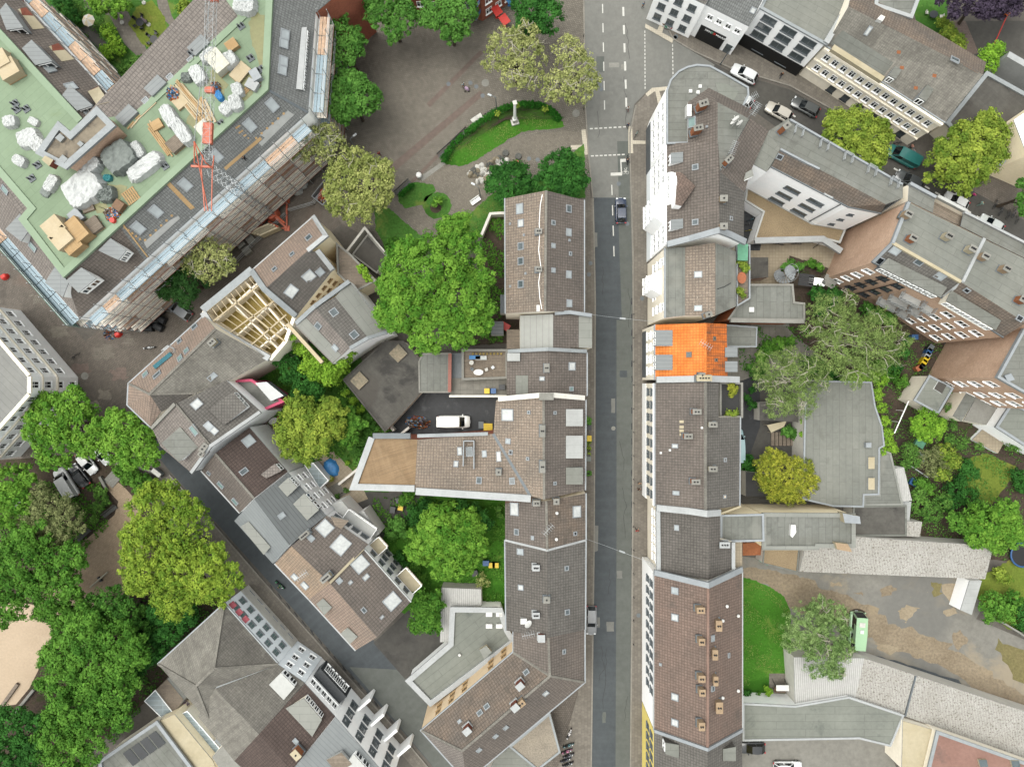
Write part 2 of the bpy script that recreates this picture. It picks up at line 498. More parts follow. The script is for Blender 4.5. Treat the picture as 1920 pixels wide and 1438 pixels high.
plain('white_paint','#e4e6e6',.5,vary=.04)
plain('white_plastic','#e8e9e6',.45,vary=.05)
plain('grey_metal','#9aa0a3',.4,.5)
plain('light_metal','#bcc2c5',.4,.3)
plain('dark_metal','#3a3e42',.5,.2)
plain('black','#141517',.6)
plain('black_plastic','#24272b',.5,vary=.2)
plain('awning_red','#b8606a',.8)
plain('rubber','#18191b',.85)
plain('chrome','#c9ccce',.2,.9)
plain('glass_dark','#1c2226',.08,spec=.6,vary=.3,scale=.8)
plain('glass_grey','#5b666a',.1,spec=.6,vary=.25,scale=.8)
plain('glass_pale','#aeb7ba',.12,spec=.6,vary=.12,scale=.8)
plain('glass_green','#7f9a97',.12,spec=.5,vary=.15,scale=.8)
plain('car_glass','#12181c',.06,spec=.7,vary=.1)
plain('lamp_red','#b3202a',.3)
plain('lamp_white','#e6ebee',.2)
plain('crane_orange','#cf6e52',.5,vary=.12)
plain('rust_red','#a0675a',.7,vary=.2)
plain('net_green','#5f9d86',.8,vary=.15,scale=3)
plain('net_teal','#2f6f7c',.8,vary=.2,scale=3)
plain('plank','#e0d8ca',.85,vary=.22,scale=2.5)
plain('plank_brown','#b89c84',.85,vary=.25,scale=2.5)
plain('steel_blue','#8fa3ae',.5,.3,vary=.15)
plain('yellow_bin','#e3c21f',.5)
plain('blue_bin','#2f5f95',.5)
plain('red_plastic','#d8362c',.5)
plain('orange_plastic','#e0762a',.5)
plain('teal_plastic','#3c8f95',.5)
plain('tarp_white','#cdd1d0',.6,vary=.14,scale=3)
plain('tarp_grey','#7c8480',.7,vary=.2,scale=2)
plain('tarp_blue','#3a86c4',.55,vary=.15,scale=2)
plain('tarp_green','#5f9f7f',.6,vary=.12,scale=2)
plain('pale_wrap','#d5d3c4',.6,vary=.12,scale=3)
plain('pale_brick','#d0c4a8',.8,vary=.15,scale=3)
plain('stone_pale','#d5d4cd',.8,vary=.12,scale=4)
plain('stone_dark','#5f605c',.9,vary=.3,scale=4)
plain('bark','#4f4438',.95,vary=.3,scale=8)
plain('bark_pale','#b9b5a2',.9,vary=.2,scale=8)
plain('skin','#c99a7c',.6,vary=.05)
plain('hair','#3a2c22',.8)
plain('wood_brown','#7d5f45',.7,vary=.2)
plain('bench_wood','#5d5f5c',.8,vary=.15)
plain('terracotta','#b06a48',.8,vary=.15)
# ------------------------------------------------------------------ ground, roads, pavements
def sheet(name,pts,z,mat,kind='structure',ang=0.0,label=None,cat=None,h=0.0):
 mb=MB()
 if 'lawn' in name or 'soil' in name or name=='yard_dirt':
  rr=random.Random(len(pts)*13+int(pts[0][0]))
  q=[]
  for(x0,y0),(x1,y1)in zip(pts,list(pts[1:])+[pts[0]]):
   L=math.hypot(x1-x0,y1-y0)
   n=max(1,int(L/4))
   for k in range(n):
    q.append((x0+(x1-x0)*k/n+rr.gauss(0,.7),y0+(y1-y0)*k/n+rr.gauss(0,.7)))
  pts=q
 w=[P(x,y,0)for x,y in pts]
 if h:
  mb.prism([(p.x,p.y)for p in w],0.0,h,0,None,ang)
 else:
  a=sum(w[i].x*w[(i+1)%len(w)].y-w[(i+1)%len(w)].x*w[i].y for i in range(len(w)))
  if a<0:
   w=w[::-1]
  mb.face([(p.x,p.y,z)for p in w],0,ang)
 o=mb.build(name,mat)
 if kind:
  o['kind']=kind
 if label:
  tag(o,label,cat)
 return o
g=MB()
g.face([(-400,-400,-.02),(400,-400,-.02),(400,400,-.02),(-400,400,-.02)])
tag(g.build('ground','ground_mix'),kind='structure')
D31=R(31)
sheet('plaza',[(560,180),(640,20),(700,-90),(1097,-90),(1107,380),(940,430),(700,450),(640,420),(560,330)],.004,'cobble',ang=R(12))
sheet('square',[(-120,330),(-120,820),(0,900),(250,900),(330,800),(420,600),(640,420),(600,330),(400,440),(160,640)],.0065,'cobble_dark',ang=R(40))
sheet('plaza_path',[(740,425),(700,410),(735,345),(800,325),(835,303),(870,312),(905,292),(960,262),(1055,245),(1090,250),(1098,280),(1050,275),(1000,300),(960,372),(860,425),(800,450),(760,410)],.008,'cobble_path',ang=R(20))
for i,q in enumerate([[(690,345),(900,170),(908,178),(700,356)],[(758,352),(872,236),(876,240),(762,357)],[(800,195),(900,95),(906,100),(806,202)]]):
 sheet('paving_band',q,.012,'cobble_red',ang=R(40))
sheet('paving_strip',[(786,333),(834,300),(838,306),(792,340)],.012,'concrete',ang=R(35))
sheet('road',[(1093,-90),(1180,-90),(1262,75),(1340,122),(1330,140),(1262,165),(1215,170),(1190,195),(1180,250),(1181,345),(1185,460),(1187,700),(1185,1000),(1181,1460),(1109,1460),(1114,1000),(1116,560),(1112,370),(1104,290),(1098,200)],.008,'asphalt_old',ang=R(90))
sheet('road_surface',[(1112,371),(1158,371),(1166,600),(1156,600),(1156,1000),(1154,1460),(1109.5,1460),(1114.5,1000),(1116.5,560)],.012,'asphalt_new',ang=R(90))
sheet('road_surface',[(1158,371),(1181.5,371),(1185.5,500),(1186.5,700),(1184.5,1000),(1180.5,1460),(1154,1460),(1156,1000),(1156,600),(1166,600)],.012,'asphalt',ang=R(90))
sheet('bike_lane',[(1157,265),(1179.5,265),(1181,370.5),(1160,370.5)],.012,'asphalt',ang=R(90))
sheet('road_patch',[(1112,985),(1122,985),(1121,1032),(1112,1036)],.016,'asphalt_old')
for q in[[(1126,172),(1150,172),(1149,198),(1125,196)],[(1110,254),(1156,254),(1155,290),(1106,290)],[(1142,118),(1161,118),(1161,127),(1142,127)],[(1146,58),(1155,58),(1155,68),(1146,68)]]:
 sheet('road_patch',q,.016,'concrete' if q[0][0]==1142 else 'asphalt_old')
sheet('side_street',[(1215,48),(1300,98),(1369,135),(1482,169),(1600,235),(1760,320),(1960,430),(1960,560),(1700,400),(1500,270),(1330,150)],.005,'asphalt_dark',ang=R(-28))
sheet('square',[(1760,322),(1870,230),(1990,250),(1990,452)],.007,'cobble_dark',ang=R(-28))
sheet('street',[(250,800),(320,885),(364,933),(495,1080),(655,1260),(755,1370),(840,1470),(930,1470),(805,1320),(700,1200),(560,1050),(420,890),(330,780)],.008,'asphalt_new',ang=R(-50))
sheet('street',[(745,1355),(840,1470),(930,1470),(805,1320),(745,1255),(655,1250)],.012,'asphalt',ang=R(-50))
def raised(name,pts,mat,ang=0.0,kw=1.3):
 """pavement raised .12 m with a kerb stone edge of its own along the first listed edge run"""
 o=sheet(name,pts,0,mat,h=.12,ang=ang)
 return o
raised('pavement',[(1186.5,470),(1187.5,700),(1186,1000),(1182,1460),(1215,1460),(1213,1000),(1213,470)],'paving',R(90))
raised('pavement',[(1181,293),(1186.5,470),(1213,470),(1218,268),(1240,240),(1252,172),(1216,172),(1192,198),(1181,250)],'paving',R(90))
raised('pavement',[(1112,372),(1116,560),(1114,1000),(1108,1460),(1040,1460),(1096,1250),(1088,372)],'paving',R(90))
raised('pavement',[(1180,-90),(1262,74),(1303,98),(1369,128),(1482,162),(1600,228),(1640,250),(1680,215),(1480,100),(1300,0),(1230,-90)],'paving',R(-28))
raised('pavement',[(318,890),(362,938),(490,1085),(650,1265),(750,1375),(830,1470),(805,1470),(640,1290),(470,1110),(345,960),(300,905)],'paving',R(-50))
kb=[(('kerb'),[(1186.5,470),(1187.5,700),(1186,1000),(1182,1460)]),('kerb',[(1192,198),(1181,250),(1181,293),(1186.5,470)]),('kerb',[(1112,372),(1116,560),(1114,1000),(1108,1460)]),('kerb',[(1180,-90),(1262,74),(1303,98),(1369,128),(1482,162),(1600,228)]),('kerb',[(318,890),(362,938),(490,1085),(650,1265),(750,1375),(830,1470)]),('kerb',[(1093,-90),(1097.5,200),(1103.5,290),(1111.5,371)])]
for nm,pl in kb:
 mb=MB()
 mb.strip([P(x,y,0)for x,y in pl],.22,-.01,.135)
 tag(mb.build('kerb','kerb'),kind='structure')
def mark(pts,z=.02,name='road_marking',mat='marking'):
 return sheet(name,pts,z,mat)
def dashes(x0,y0,x1,y1,n,duty,w,z=.02):
 d=Vector((x1-x0,y1-y0))
 L=d.length
 d.normalize()
 nn=Vector((-d.y,d.x))*(w/2)
 for i in range(n):
  a=Vector((x0,y0))+d*(L*i/n)
  b=a+d*(L/n*duty)
  mark([tuple(a+nn),tuple(b+nn),tuple(b-nn),tuple(a-nn)],z)
dashes(1129,-28,1134,225,7,.48,2.0)
dashes(1168.5,14,1175,218,6,.5,3.6)
dashes(1209,58,1209.5,170,16,.62,1.8)
dashes(1261,84,1262,150,9,.62,1.8)
dashes(1106,242,1177,238,8,.62,2.4)
dashes(1108,293,1174,290,8,.66,2.4)
dashes(1147,347,1152,500,4,.5,2.0)
mark([(1145,324.5),(1166.5,323.5),(1166.5,329.5),(1145,330)])
mark([(1163,298.5),(1174,298),(1174,304),(1163,304.5)])
mark([(1163,304.5),(1165.3,304.5),(1166.3,323.5),(1164,323.5)])
bm=MB()
for cx in(1169.5,1176):
 bm.ring(P(cx,324,.024),.24,.03,Vector((0,0,1)),14)
for a,b in(((1169.5,324),(1172.5,318)),((1172.5,318),(1176,324)),((1171,316),(1173,324)),((1173,324),(1175,316)),((1173.5,315.5),(1176,315.5))):
 bm.bar(P(*a,.024),P(*b,.024),.07,.012)
tag(bm.build('road_marking','marking'),kind='structure')
dashes(1448,193,1500,225,3,.5,3.0)
dashes(1545,252,1660,322,7,.45,3.0)
dashes(1676,316,1870,428,10,.45,3.0)
for q,zz in(([(1090,244),(1098,243),(1104,290),(1095,291)],.02),([(1070,273),(1096,272),(1097,280),(1071,281)],.024),([(1178,238),(1185,238),(1187,288),(1178,288)],.128),([(1186,264),(1210,265),(1210,271),(1186,271)],.132),([(1210,46),(1263,74),(1260,82),(1209,53)],.128),([(1232,58),(1249,19),(1256,22),(1241,63)],.132),([(1210,177),(1222,166),(1253,163),(1253,170),(1226,173),(1214,182)],.128),([(1228,170),(1235,169),(1245,205),(1236,208)],.132)):
 sheet('tactile_strip',q,zz,'tactile')
for i,(x,y)in enumerate([(841,158),(910,156),(882,156),(893,163),(905,180),(1080,213),(992,298),(1008,300),(1150,803),(1176,420),(1160,345),(1125,160),(1127,168),(1267,70),(1326,65),(1265,72),(1872,326),(1910,324),(159,705),(1107,494),(1104,515),(1204,560),(1197,1153)]):
 mb=MB()
 zz=.128 if x in(1204,1197,1107,1104,1267,1265,1326)else.024
 r=.34 if i not in(1,5,18)else.6
 q=[(P(x,y).x+r*math.cos(k*math.pi/8),P(x,y).y+r*math.sin(k*math.pi/8))for k in range(16)]
 mb.prism(q,zz-.01,zz+.004)
 tag(mb.build('manhole_cover','concrete' if r>.5 or x==1150 else 'zinc_dark'),'round iron access cover set flush in the paving','manhole cover','manhole covers in the paving and road')
CRES=[(829,303),(842,278),(862,257),(900,227),(940,203),(975,193),(1010,192),(1036,203),(1052,222),(1059,238),(1030,243),(985,246),(958,259),(925,280),(895,300),(865,312),(838,309)]
sheet('lawn',CRES,.03,'lawn_bright')
sheet('lawn',[(748,358),(775,342),(812,346),(817,358),(790,385),(762,391),(747,379)],.03,'lawn')
sheet('lawn',[(820+27*math.cos(k*.3927),385+25*math.sin(k*.3927))for k in range(16)],.03,'lawn')
sheet('flower_bed',[(817+11*math.cos(k*.5236),390+10*math.sin(k*.5236))for k in range(12)],.036,'soil')
sheet('lawn',[(845,432),(925,362),(950,350),(1000,340),(1095,270),(1097,372),(947,372),(945,404),(920,404),(898,445),(830,470)],.028,'lawn')
sheet('lawn',[(702,392),(728,390),(775,430),(800,450),(790,470),(730,480),(704,430)],.028,'lawn')
sheet('garden_soil',[(905,445),(922,405),(1000,405),(1000,640),(868,650),(830,640),(900,560)],.024,'soil')
sheet('garden_lawn',[(490,650),(660,640),(740,800),(760,860),(700,980),(480,860),(420,700)],.01,'lawn')
sheet('garden_lawn',[(690,930),(970,930),(970,1200),(830,1215),(700,1100)],.01,'lawn_bright')
sheet('garden_soil',[(640,920),(790,925),(760,990),(690,1020),(640,960)],.016,'asphalt_dark')
sheet('courtyard',[(785,735),(950,735),(950,815),(740,830),(720,800)],.014,'asphalt_shade_dirt')  # dark because houses enclose it, that shade is in the sheet's colour
sheet('courtyard',[(700,1205),(770,1140),(830,1195),(835,1240),(775,1290)],.014,'asphalt_dark')
sheet('parking_yard',[(1010,1310),(1096,1245),(1096,1310),(1082,1460),(1000,1460)],.01,'cobble_dark')
sheet('courtyard',[(1375,715),(1520,700),(1520,950),(1375,950)],.010,'asphalt_dark')
sheet('courtyard',[(1388,715),(1425,700),(1425,800),(1400,870),(1388,950)],.014,'asphalt_shade_dirt')
sheet('courtyard',[(1360,605),(1560,600),(1560,715),(1360,715)],.006,'paving_grey')
sheet('patio',[(1408,452),(1545,452),(1600,470),(1560,520),(1400,545),(1400,480)],.01,'paving_tan')
sheet('courtyard',[(1385,350),(1440,380),(1425,470),(1385,470)],.014,'asphalt_shade_dirt')
sheet('garden_soil',[(1480,480),(1560,505),(1760,620),(1800,720),(1960,860),(1960,1060),(1700,1030),(1600,720),(1480,620)],.012,'soil')
sheet('garden_lawn',[(1812,860),(1850,850),(1905,875),(1890,905),(1860,945),(1815,930),(1800,900)],.03,'lawn_dry')
sheet('garden_lawn',[(1840,1080),(1960,1010),(1960,1180),(1890,1180),(1830,1120)],.02,'lawn_dry')
sheet('yard',[(1375,1040),(1520,1060),(1880,1075),(1830,1160),(1960,1215),(1960,1420),(1620,1260),(1480,1240),(1480,1180)],.016,'yard',ang=R(-25))
def blotch(name,pts,z,mat,amp=4.0,n=7,seed=1):
 rr=random.Random(seed)
 q=[]
 for(x0,y0),(x1,y1)in zip(pts,pts[1:]+pts[:1]):
  for k in range(n):
   t=k/n
   a=amp*(1 if k else.5)
   q.append((x0+(x1-x0)*t+rr.gauss(0,a),y0+(y1-y0)*t+rr.gauss(0,a*.7)))
 return sheet(name,q,z,mat)
blotch('yard_dirt',[(1388,1060),(1440,1068),(1500,1082),(1560,1106),(1630,1134),(1665,1170),(1740,1190),(1800,1222),(1880,1275),(1960,1330),(1960,1350),(1860,1305),(1770,1250),(1690,1222),(1620,1195),(1560,1165),(1480,1142),(1440,1100),(1388,1082)],.02,'dirt',4,6,3)
for i,q in enumerate([[(1652,1104),(1672,1096),(1682,1106),(1665,1116),(1654,1118)],[(1684,1145),(1700,1134),(1724,1140),(1712,1150),(1700,1168),(1688,1160)],[(1765,1096),(1800,1090),(1820,1095),(1810,1130),(1790,1140),(1768,1110)],[(1785,1190),(1800,1180),(1815,1200),(1795,1220)],[(1555,1093),(1578,1092),(1578,1098),(1556,1098)],[(1768,1145),(1790,1138),(1795,1150),(1775,1155)],[(1600,1112),(1615,1108),(1618,1116)],[(1640,1205),(1690,1215),(1670,1228),(1650,1220)]]):
 blotch('yard_patch',q,.028,'dirt_pale' if i%3 else 'dirt',1.8,4,10+i)
blotch('yard_patch',[(1745,1090),(1765,1092),(1768,1112),(1750,1118)],.032,'moss',2,4,31)
blotch('yard_patch',[(1870,1195),(1920,1220),(1960,1260),(1960,1300),(1900,1270),(1880,1230)],.032,'moss',4,4,32)
for i,q in enumerate([[(1625,1225),(1700,1245),(1780,1270),(1860,1310),(1850,1322),(1760,1290),(1660,1255)]]):
 blotch('yard_stain',q,.0245,'asphalt_new',3,6,40+i)
for i,(x,y,a)in enumerate([(30,490,14),(70,560,14),(110,620,16),(150,690,14),(190,660,18),(170,760,14),(220,700,16),(240,640,10),(195,740,12)]):
 blotch('paving_stain',[(x-a,y-a*.5),(x+a,y-a*.7),(x+a*1.3,y+a*.6),(x-a*.7,y+a*.8)],.0105,['cobble_red','cobble','cobble_path'][i%3],3,5,60+i)
rq=random.Random(77)
for i in range(22):
 x,y=rq.uniform(1102,1182),rq.uniform(-10,1420)
 if i%3:
  a,b_=rq.uniform(3,8),rq.uniform(4,16)
  blotch('road_patch',[(x-a,y-b_),(x+a,y-b_),(x+a,y+b_),(x-a,y+b_)],.0172,rq.choice(['asphalt','asphalt_new','asphalt_old']if y>380 else['asphalt_old','asphalt','concrete']),.35,3,300+i)if 1106<x-a and x+a<1180 else None
for i in range(14):
 x,y=rq.uniform(1108,1182),rq.uniform(0,1400)
 pl=[(x,y)]
 for k in range(rq.randint(5,12)):
  x,y=min(1183,max(1106,x+rq.gauss(0,2.2))),y+rq.uniform(5,13)
  pl.append((x,y))
 mb=MB()
 mb.strip([P(q[0],q[1],0)for q in pl],.05,.0,.0195)
 tag(mb.build('road_crack','felt_black'),kind='structure')
for i in range(26):
 t=i/26
 y=560+t*760
 blotch('gutter_dirt',[(1183.5,y),(1186,y-2),(1186.2,y+9),(1184,y+12)],.0165,'asphalt_shade_dirt',.5,3,100+i)
for i in range(16):
 t=i/16
 x,y=505+t*240,1095+t*268
 blotch('gutter_dirt',[(x,y),(x+3,y+1),(x+10,y+12),(x+7,y+11)],.0165,'asphalt_shade_dirt',.6,3,140+i)
sheet('lawn',[(1375,1082),(1405,1084),(1440,1098),(1470,1118),(1482,1145),(1484,1240),(1484,1300),(1375,1305)],.03,'lawn_bright')
sheet('patio',[(1442,1262),(1478,1262),(1478,1300),(1442,1300)],.036,'paving')
sheet('yard',[(1375,1345),(1640,1345),(1690,1460),(1375,1460)],.014,'yard',ang=R(10))
sheet('garden_lawn',[(1700,-60),(1790,-60),(1770,60),(1720,60)],.02,'lawn')
sheet('yard',[(1790,40),(1960,40),(1960,260),(1860,230),(1780,120)],.016,'asphalt_dark',ang=R(60))
sheet('yard',[(1770,40),(1810,40),(1835,100),(1800,110),(1775,80)],.02,'cobble_red')
sheet('garden_lawn',[(60,-60),(460,-60),(440,60),(250,200),(200,190),(60,0)],.01,'lawn')
sheet('garden_path',[(150,-20),(230,5),(260,60),(280,105),(310,115),(330,60),(300,30),(290,-20),(308,-20),(322,30),(345,70),(315,125),(270,118),(235,85),(205,30),(160,15)],.02,'paving')
sheet('garden_lawn',[(255,15),(285,0),(310,35),(312,62),(285,92),(268,85),(240,45)],.026,'lawn_dry')
sheet('patio',[(135,60),(170,45),(200,82),(170,103)],.026,'asphalt_dark')
sheet('park_ground',[(-120,870),(190,850),(300,960),(420,1130),(290,1300),(100,1470),(-120,1470)],.012,'soil')
sheet('park_path',[(190,905),(208,893),(232,912),(265,948),(268,1010),(235,1110),(160,1130),(140,1030),(215,965),(222,940)],.03,'sand_path',ang=R(40))
sheet('park_path',[(160,1010),(270,1020),(240,1130),(90,1180),(60,1140)],.028,'sand_path',ang=R(40))
sheet('play_ground',[(-120,1140),(40,1130),(110,1140),(100,1200),(55,1290),(30,1320),(-120,1340)],.034,'sand')
# ------------------------------------------------------------------ buildings
BLD={}
CAM=Vector((0,0,H))
class Bld:
 pass
def V3(p):
 return P(*p)if len(p)==3 else P(p[0],p[1],0)
def house(key,label,faces,walls,wall='plaster_white',name='town_house',cat='house',group=None,ang=None,th=.14,wall_mats=None):
 """faces: [(material, [(px,py,z)...])...] roof planes; walls: loops/polylines of (px,py,z) going down to the ground.
    Roof planes get a real slab th thick standing on the wall tops."""
 b=Bld()
 allp=[V3(p)for _,f in faces for p in f]
 c=sum(allp,Vector((0,0,0)))/len(allp)
 b.c=Vector((c.x,c.y,0))
 b.root=empty(name,b.c,label,cat,group)
 b.ang=ang or 0.0
 b.key=key
 mats,mb=[],MB()
 edges={}
 tv,tf=[],[]
 for m,f in faces:
  if m not in mats:
   mats.append(m)
  pts=[V3(p)for p in f]
  a=sum(pts[i].x*pts[(i+1)%len(pts)].y-pts[(i+1)%len(pts)].x*pts[i].y for i in range(len(pts)))
  if a<0:
   pts=pts[::-1]
  up=[p+Vector((0,0,th))for p in pts]
  n0=len(tv)
  tv+=up
  tris=tessellate_polygon([up])
  flat=max(p.z for p in pts)-min(p.z for p in pts)<.25
  fa=b.ang
  if len(pts)==4 or flat:
   mb.face(up,mats.index(m),fa)
  else:
   mb.face(up,mats.index(m),fa)
  for t in tris:
   tf.append([n0+i for i in t])
  for i in range(len(pts)):
   k0=tuple(round(x,2)for x in pts[i])
   k1=tuple(round(x,2)for x in pts[(i+1)%len(pts)])
   edges[(k0,k1)]=(pts[i],pts[(i+1)%len(pts)],mats.index(m))
 if 'zinc' not in mats:
  mats.append('zinc')
 for(k0,k1),(a,c2,mi)in edges.items():
  if(k1,k0)not in edges:
   t=Vector((0,0,th))
   mb.face([a,c2,c2+t,a+t],mats.index('zinc'))
 b.roof=mb.build('roof',mats,b.root)
 b.bvh=BVHTree.FromPolygons(tv,tf)
 b.walls=walls
 b.top=max(p.z for p in allp)
 wb=MB()
 wm=[wall]
 for w in walls:
  pts=[V3(p)for p in w]
  a=sum(pts[i].x*pts[(i+1)%len(pts)].y-pts[(i+1)%len(pts)].x*pts[i].y for i in range(len(pts)))
  for i in range(len(pts)-1):
   p,q=pts[i],pts[i+1]
   mi=0
   if wall_mats and i in wall_mats:
    if wall_mats[i]not in wm:
     wm.append(wall_mats[i])
    mi=wm.index(wall_mats[i])
   lo=[Vector((p.x,p.y,0)),Vector((q.x,q.y,0)),q,p]
   wb.face(lo if a>0 else lo[::-1],mi)
 if walls:
  b.wall=wb.build('wall',wm,b.root)
 BLD[key]=b
 return b
def loop(o):
 return[list(o)+[o[0]]]
CAP={'plaster_cream':'cap_cream','plaster_white':'cap_white','plaster_ivory':'cap_cream','plaster_beige':'chimney_beige','brick_orange':'chimney_brick','brick_red':'chimney_red','plaster_yellow':'cap_cream','plaster_cool':'cap_white'}
def hs(key,label,o,faces,extra=(),**kw):
 """house from an outline (px,py,z) and faces given as (mat, indices); extra points follow the outline's"""
 pts=list(o)+list(extra)
 return house(key,label,[(m,[pts[i]for i in f])for m,f in faces],loop(o),**kw)
def gable(key,label,o,mA,mB,**kw):
 """o = A, R1, B, C, R2, D: eaves A-D and B-C, ridge R1-R2"""
 return hs(key,label,o,[(mA,(0,1,4,5)),(mB,(1,2,3,4))],**kw)
def flat(key,label,o,mat,z=None,wall='plaster_white',edge=None,ew=.35,eh=.3,**kw):
 mat=CAP.get(mat,mat)
 edge=CAP.get(edge,edge)
 if z is not None:
  o=[(x,y,z)for x,y in o]
 b=hs(key,label,o,[(mat,tuple(range(len(o))))],wall=wall,**kw)
 if edge:
  mb=MB()
  mb.strip([V3(p)+Vector((0,0,.14))for p in list(o)+[o[0]]],ew,-.05,eh)
  mb.build('parapet',edge,b.root)
 return b
def hit(px,py,key=None):
 """where the sight line of (px, py) meets a roof: point, normal"""
 d=(P(px,py,0)-CAM).normalized()
 best=None
 for k,b in BLD.items():
  if key and k!=key:
   continue
  r=b.bvh.ray_cast(CAM,d)
  if r[0]is not None and(best is None or r[3]<best[2]):
   best=(r[0],r[1],r[3],b)
 if best is None:
  return P(px,py,0),Vector((0,0,1)),None
 n=best[1]if best[1].z>0 else-best[1]
 return best[0],n,best[3]
MESHES={}
def skylight_mesh(a,b,pane):
 k=('sky',round(a,2),round(b,2))
 if k not in MESHES:
  mb=MB()
  t=.12
  for x0,x1,y0,y1 in((-a/2,a/2,-b/2,-b/2+t),(-a/2,a/2,b/2-t,b/2),(-a/2,-a/2+t,-b/2+t,b/2-t),(a/2-t,a/2,-b/2+t,b/2-t)):
   mb.prism([(x0,y0),(x1,y0),(x1,y1),(x0,y1)],-.06,.16)
  f=mb.build('skylight','zinc')
  mb=MB()
  mb.prism([(-a/2+t,-b/2+t),(a/2-t,-b/2+t),(a/2-t,b/2-t),(-a/2+t,b/2-t)],-.04,.11)
  p=mb.build('pane','glass_pale')
  MESHES[k]=(f.data,p.data)
  bpy.data.objects.remove(f)
  bpy.data.objects.remove(p)
 fd,pd=MESHES[k]
 f=bpy.data.objects.new('skylight',fd)
 p=bpy.data.objects.new('pane',pd)
 COL.objects.link(f)
 COL.objects.link(p)
 p.parent=f
 if pane:
  p.material_slots[0].link='OBJECT'
  p.material_slots[0].material=mt(pane)
 return f
def skies(key,items,pane=None,frame=None):
 """roof windows at photo points: (px, py[, along eave m, up slope m[, pane]])"""
 b=BLD[key]
 for it in items:
  px,py=it[:2]
  a,c=(it[2],it[3])if len(it)>3 else(.9,1.1)
  pn=it[4]if len(it)>4 else(pane or random.choice(['glass_pale','glass_pale','glass_grey','tarp_white']))
  p,n,bb=hit(px,py,key)
  if bb is None:
   continue
  if n.z>.985:
   u=Vector((math.cos(b.ang),math.sin(b.ang),0))
  else:
   u=Vector((0,0,1)).cross(n).normalized()
  v=n.cross(u)
  f=skylight_mesh(a,c,pn)
  f.parent=b.root
  M=Matrix((u,v,n)).transposed().to_4x4()
  M.translation=p-b.c
  f.matrix_local=M
  if frame:
   f.material_slots[0].link='OBJECT'
   f.material_slots[0].material=mt(frame)
def chimney(key,px,py,w=.9,d=.6,h=1.3,rz=None,mat='brick_orange',cap='concrete',pots=2):
 b=BLD[key]
 p,n,bb=hit(px,py,key)
 if bb is None:
  return
 rz=b.ang if rz is None else rz
 mat,cap=CAP.get(mat,mat),CAP.get(cap,cap)
 w,d,h=w*.9,d*.9,h*.85
 mb=MB()
 q=CAM+(p-CAM)*((H-p.z-h*.8)/(H-p.z))
 base=Vector((q.x,q.y,p.z-.9))
 mb.box(base,w,d,h+.9,rz,0)
 mb.box(base+Vector((0,0,h+.9)),w+.14,d+.14,.12,rz,1)
 mb.box((base.x,base.y,p.z-.25),w+.3,d+.3,.3,rz,2)
 ch=mb.build('chimney',[mat,cap,'parapet_white' if cap=='parapet_white' else 'zinc_dark'],b.root)
 u=Vector((math.cos(rz),math.sin(rz),0))
 top=base+Vector((0,0,h+1.02))
 for i in range(pots):
  t=(i-(pots-1)/2)*(w/max(pots,1))*.8
  mb=MB()
  mb.tube(top+u*t,top+u*t+Vector((0,0,.16)),.13,.12,8)
  mb.build('chimney_pot','black',ch)
def dormer(key,quad,wall='zinc',roof='metal_light',dz=.25,win=2,wside=None,name='dormer',drop=2.0,slope=0.0,pane='glass_dark'):
 """box dormer: quad = top outline in photo pixels, quad[0]-quad[1] the window front (outer) edge"""
 b=BLD[key]
 zs=[]
 for q in quad:
  p,n,bb=hit(q[0],q[1],key)
  if bb is not None:
   zs.append(p.z)
 z=max(zs)+dz if zs else b.top
 roof=CAP.get(roof,roof)
 pts=[P(x,y,z-(slope if i<2 else 0))for i,(x,y)in enumerate(quad)]
 mb=MB()
 a=sum(pts[i].x*pts[(i+1)%4].y-pts[(i+1)%4].x*pts[i].y for i in range(4))
 dn=Vector((0,0,-drop))
 order=pts if a>0 else pts[::-1]
 mb.face(order,1)
 for i in range(4):
  p,q=order[i],order[(i+1)%4]
  mb.face([p+dn,q+dn,q,p],0)
 cc=sum(pts,Vector((0,0,0)))/4
 big=[cc+(p-cc)*1.06 for p in order]
 up=Vector((0,0,.07))
 mb.face([p+up for p in big],1)
 for i in range(4):
  p,q=big[i],big[(i+1)%4]
  mb.face([p-up*.6,q-up*.6,q+up,p+up],1)
 d=mb.build(name,[wall,roof],b.root)
 if win:
  p,q=pts[0],pts[1]
  e=q-p
  L=e.length
  e.normalize()
  nrm=Vector((e.y,-e.x,0))
  if nrm.dot(pts[0]-pts[3])<0:
   nrm=-nrm
  for i in range(win):
   w=L/win*.78
   c=p+e*(L*(i+.5)/win)+Vector((0,0,-.25))+nrm*.03
   mb=MB()
   x0,x1=c-e*w/2,c+e*w/2
   hh=min(1.25,drop*.62)
   dn2=Vector((0,0,-hh))
   mb.face([x0+dn2,x1+dn2,x1,x0],1)if nrm.cross(e).z>0 else mb.face([x0,x1,x1+dn2,x0+dn2],1)
   for s,t in((x0,x1),(x0+dn2,x1+dn2),(x0,x0+dn2),(x1,x1+dn2),((x0+x1)/2,(x0+x1)/2+dn2)):
    mb.bar(s+nrm*.03,t+nrm*.03,.09,mi=0)
   mb.build('window',['white_paint',pane],d)
 return d
